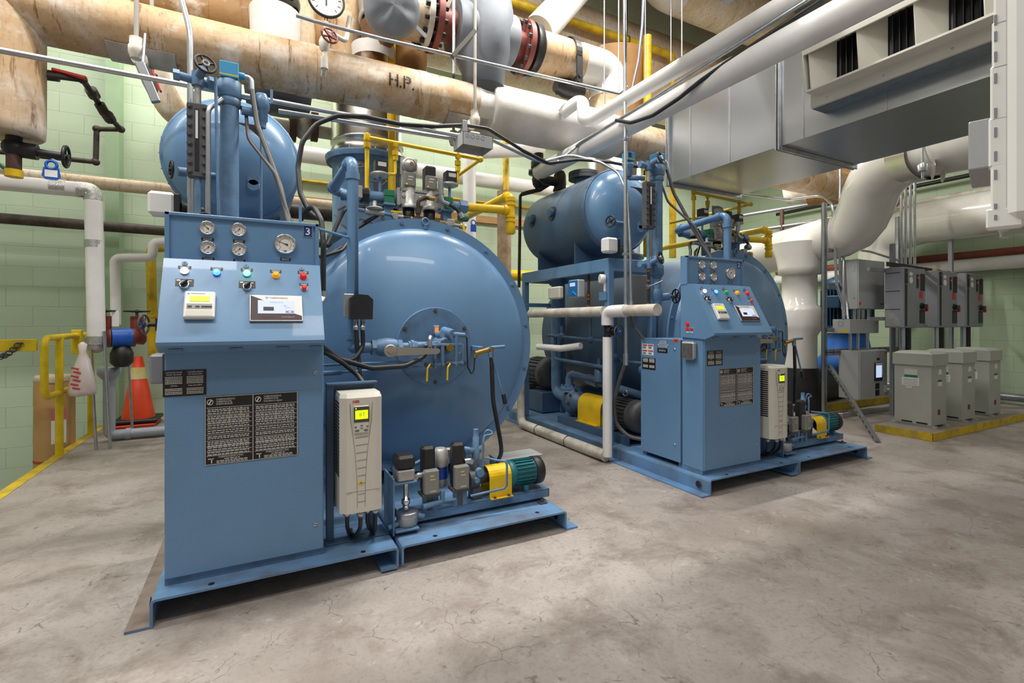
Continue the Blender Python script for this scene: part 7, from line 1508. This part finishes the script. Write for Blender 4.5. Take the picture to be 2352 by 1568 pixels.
# three drives
DY = 2.74; WHO = ('first grey drive of three, next to the zinc rack', 'middle grey drive of the three on the wall strut', 'last grey drive of three, toward the corner')
t0 = thing('drive_support_frame', 'dark strut frame carrying the three grey drives', 'equipment rack', (7, 2.94, 0)); m = MB()
for px, top in ((2184, 535), (2050, 560)): x = at(px, 700, y=2.95).x; m.box(x-.025, x+.025, 2.93, 2.97, 0, at(px, top, y=2.95).z).cut()
m.box(5.9, 8.3, 2.92, 2.95, 1.62, 1.66).cut().box(5.9, 8.3, 2.92, 2.95, 1.08, 1.12).cut(); m.each('strut', DGREY, t0)
zb_, zt_ = zy(2075, 753, DY), zy(2075, 612, DY)
tx = []
for i, px in enumerate((2075, 2155, 2219)):
    x0 = at(px, 700, y=DY).x; w1, w2 = .26, .24; tx.append(x0)
    t = thing('pump_drive', WHO[i], 'motor drive', (x0+.25, 2.83, zb_), 'grey wall drives')
    MB().box(x0, x0+w1, DY, 2.92, zb_, zt_, .008).build('drive_body', DGREY, t); MB().box(x0+w1+.01, x0+w1+w2, DY+.01, 2.92, zb_, zt_-.005, .006).build('disconnect_section', DGREY, t)
    MB().box(x0+.035, x0+.075, DY-.004, DY+.001, zb_+.02, zt_-.19, .001).box(x0+.03, x0+.085, DY-.005, DY+.001, zt_-.18, zt_-.02, .001).build('keypad_strip', PLATE, t)
    MB().ball((x0+.058, DY-.006, zt_-.06), .006, 8).build('status_light', L_RED, t)
    m = MB().lathe((x0+.16, DY-.001, zt_-.14), (0, -1, 0), [(0, .036), (.002, .036)], 20).cut().box(x0+.13, x0+.19, DY-.002, DY, zt_-.09, zt_-.055).cut(); m.each('white_sticker', WHITE, t)
    xa = x0+w1
    MB().box(xa+.13, xa+.225, DY+.006, DY+.011, zt_-.25, zt_-.06).cut().box(xa+.11, xa+.225, DY+.006, DY+.011, zb_+.05, zb_+.20).each('black_label', PLATE, t)
    MB().box(xa+.11, xa+.18, DY+.006, DY+.011, zt_-.33, zt_-.26).build('red_label', RED, t); MB().ball((xa+.065, DY+.008, zt_-.11), .014, 10).build('red_button', L_RED, t); MB().box(xa+.045, xa+.085, DY+.004, DY+.011, zt_-.22, zt_-.07).build('button_plate', BLACKP, t)
    MB().lathe((xa+.15, DY+.01, zt_-.42), (0, -1, 0), [(0, .035), (.02, .032)], 18).box(xa+.14, xa+.21, DY-.03, DY-.005, zt_-.45, zt_-.40, .004).mat(1).box(xa+.195, xa+.213, DY-.032, DY-.004, zt_-.48, zt_-.41, .003).build('rotary_handle', [BLACKP, RED], t)
    if i == 0:
        m = MB()
        for k in range(3): m.box(x0-.003, x0+.001, DY+.03, DY+.17, zb_+.2+k*.2, zb_+.206+k*.2).cut()
        m.each('side_groove', BLACKP, t); MB().prism([(x0-.003, DY+.02, zb_+.02), (x0-.003, 2.91, zb_+.02), (x0-.003, 2.91, zb_+.26), (x0-.003, DY+.05, zb_+.12)], (.003, 0, 0)).build('grey_patch', ALU, t)
t = thing('hazard_tape', 'black and yellow hazard tape strung along the tops of the drives', 'tape', (7, 2.8, zt_)); m = MB()
for i in range(18): m.mat(i % 2 if i > 7 else 0); x = tx[0]+i*.115; m.box(x, x+.115, 2.90, 2.904, zt_+.02-.003*i, zt_+.07-.003*i)
m.build('striped_tape', [BLACK, YELLOW], t)
# transformers on the yellow-edged pad
t = thing('equipment_pad', 'low concrete pad with yellow painted edges under the three transformers', 'concrete pad', (6.35, 2.36, 0))
MB().box(5.345, 7.34, 2.14, 2.60, 0, .073, .003).build('pad_body', PADC, t); MB().box(5.341, 5.346, 2.137, 2.60, .002, .0735).box(5.341, 7.34, 2.136, 2.141, .002, .0735).build('yellow_edge', YLINE, t)
WT = ('first grey transformer on the pad, turned nearest the zinc rack brace', 'middle grey transformer on the yellow-edged pad', 'last grey transformer on the pad, toward the corner')
for i, (xa, xb) in enumerate(((5.57, 5.86), (6.19, 6.47), (6.80, 7.08))):
    ya, yb, z0, z1 = 2.24, 2.54, .073, .775
    t = thing('dry_transformer', WT[i], 'transformer', ((xa+xb)/2, 2.4, z0), 'transformers on the pad')
    MB().box(xa, xb, ya, yb, z0+.02, z1-.08, .003).build('transformer_case', TGREY, t)
    MB().box(xa-.012, xb+.012, ya-.012, yb+.012, z1-.12, z1-.012, .003).ring_sweep([[V(x, y, z1-.012) for x, y in ((xa-.012, ya-.012), (xb+.012, ya-.012), (xb+.012, yb+.012), (xa-.012, yb+.012))], [V(x, y, z1+.012) for x, y in ((xa+.03, ya+.03), (xb-.03, ya+.03), (xb-.03, yb-.03), (xa+.03, yb-.03))]], False, True, False).build('hood', TGREY, t)
    m = MB()
    for x in (xa+.01, xb-.05): m.box(x, x+.04, ya-.03, yb+.03, z0, z0+.02).cut()
    m.each('foot', TGREY, t)
    m = MB()
    for y in (ya+.03, ya+.15): m.box(xa-.001, xa, y, y+.09, z0+.03, z0+.045).cut()
    m.each('vent_slot', BLACK, t)
    yc = (ya+yb)/2
    m = MB().mat(0).box(xa-.002, xa, yc-.04, yc+.065, .56, .615).mat(1).box(xa-.002, xa, yc-.04, yc+.065, .535, .56).mat(2).box(xa-.002, xa, yc-.055, yc+.085, .46, .535).mat(0).box(xa-.002, xa, yc, yc+.05, .43, .455).mat(3)
    for z in (.47, .485, .5, .515): m.box(xa-.0025, xa-.0019, yc-.045, yc+.075, z, z+.005)
    m.build('rating_label', [BEIGE, GREENB, WHITE, DGREY], t)
    m = MB().mat(0).box(xa+.12, xa+.20, ya-.002, ya, .46, .50).mat(1).box(xa+.12, xa+.20, ya-.002, ya, .50, .52); m.build('green_label', [WHITE, GREENB], t)
    MB().box(xa+.12, xa+.165, ya-.002, ya, .19, .24).build('red_square_label', paint('dark_red_label', '#7d2f33', .5), t); MB().prism([(xa+.13, ya-.0015, .57), (xa+.20, ya-.0015, .57), (xa+.185, ya-.0015, .62), (xa+.145, ya-.0015, .62)], (0, .0015, 0)).build('white_sticker', WHITE, t)
    c = thing('feeder_conduit', ('silver feeder conduit under the first grey drive', 'silver feeder conduit under the middle grey drive', 'silver feeder conduit under the last grey drive')[i], 'conduit', (tx[i]+.2, 2.84, .0), 'feeder conduits')
    MB().cyl((tx[i]+.2, 2.84, .0), (tx[i]+.2, 2.84, zb_), .028, seg=14).build('conduit_pipe', STEEL, c); MB().cyl((tx[i]+.32, 2.85, .0), (tx[i]+.32, 2.85, zb_), .04, seg=14).build('black_hose', BLACK, c)
sl = thing('rear_kerb', 'second low slab with yellow edge behind the zinc rack', 'concrete pad', (6.6, 3.6, 0)); MB().box(5.95, 8.0, 3.42, 4.6, 0, .09, .003).build('slab_body', PADC, sl); MB().box(5.945, 8.0, 3.414, 3.42, .004, .091).build('yellow_edge', YLINE, sl)
# wall side pipes
for z, r, mt, nm, lab in ((1.02+.95, .05, REDOX, 'red_sprinkler_pipe', 'dark red pipe along the right wall over the drives'), (1.83, .085, WHITEP, 'white_wall_pipe', 'white insulated pipe along the right wall below the red pipe'), (3.05, .03, BLACK, 'black_wall_pipe', 'thin black pipe high along the right block wall'), (2.80, .045, OLDWHITE, 'grubby_wall_pipe', 'grubby pale pipe along the right block wall under the thin black one'), (2.42, .05, YELLOWD, 'yellow_wall_pipe', 'dull yellow pipe low behind the second white main'), (.10, .05, STRUT, 'floor_side_pipe', 'grey pipe lying at the foot of the right wall')):
    tt = thing(nm, lab, 'pipe', (XR-.18, 3, z-r)); MB().cyl((XR-.18, .6, z), (XR-.18, 5.8, z), r, seg=16).build('pipe_run', mt, tt)
t = thing('wall_handrail', 'double pipe handrail with posts on the lit wall behind the farther boiler', 'railing', pt(1800, 480, 8)); a = pt(1690, 497, 8.3); b = pt(1965, 452, 7.2)
m = MB().cyl(a, b, .028, seg=12).cut().cyl(a-V(0, 0, .28), b-V(0, 0, .28), .028, seg=12).cut(); m.each('rail', STRUT, t); c = a.lerp(b, .42); MB().cyl(c, c-V(0, 0, .7), .03, seg=10).build('post', RUSTY, t)
t = thing('brown_lagged_stub', 'brown lagged pipe stub with torn wrapping seen under the duct', 'insulated pipe', pt(1900, 430, 7)); a = pt(1800, 440, 7.2); b = pt(1960, 425, 6.6); wob(MB().cyl(a.lerp(b, .4), b, .23, seg=24), .01, 51).build('brown_lagging', LAGB, t); wob(MB().lathe(a, b-a, [(0, .10), (.05, .17), (.25, .2), (.45, .19)], 18), .06, 52, 5).build('torn_wrapping', OLDWHITE, t)
# near things at the right edge
t = thing('white_slotted_casing', 'white moulded plastic casing with slotted flange hanging at the right edge', 'plastic casing', pt(2330, 500, 1.0))
RN = ray(2290, 736).normalized(); RU = V(RN.y, -RN.x, 0); RM = Matrix((RU, RN, UP)).transposed()
def q(px, py, D):
    d = ray(px, py); p_ = d*(D/d.dot(RN)); return p_.dot(RU), p_.z
def pan(m, a, b, D, d0, d1, ch=.002):
    (u0, w0), (u1, w1) = q(*a, D), q(*b, D); c_ = V(0, 0, H)+RU*((u0+u1)/2)+UP*((w0+w1)/2)+RN*(D+(d0+d1)/2)
    return m.obox(c_, (abs(u1-u0), abs(d1-d0), abs(w1-w0)), RM, ch)
m = MB(); pan(m, (2312, -60), (2640, 470), 1.2, 0, .12, .012); m.build('casing_panel', WHITE, t)
fl_ = MB()
for a, b in (((2282, -60), (2316, 46)), ((2278, 46), (2316, 148)), ((2274, 148), (2316, 268)), ((2270, 268), (2316, 375)), ((2275, 375), (2316, 480)), ((2264, 478), (2352, 516))): pan(fl_, a, b, 1.2, .01, .04, .003)
fl_.build('stepped_flange', WHITE, t)
m = MB()
for py in (30, 68, 115, 165, 245, 290, 345, 388, 466, 492): pan(m, (2283, py), (2290, py+20 if py < 460 else py+10), 1.2, .0085, .012, 0); m.cut()
m.each('slot', DGREY, t)
m = MB(); pan(m, (2296, 510), (2320, 545), 1.26, 0, .02, .002); bolt(m, V(0, 0, H)+RU*q(2308, 528, 1.26)[0]+UP*q(2308, 528, 1.26)[1]+RN*1.26, -RN, .006, .008); m.build('bolt_bracket', ALU, t)
t = thing('brushed_metal_box', 'brushed metal box jutting in beside the white slotted casing', 'metal box', pt(2260, 345, 1.9))
m = MB(); pan(m, (2224, 280), (2420, 360), 1.75, 0, .25, .003); m.build('box_body', paint('brushed_box_metal', '#b9bbbd', .35, metal=.6, streak=(20, 20, 1)), t)
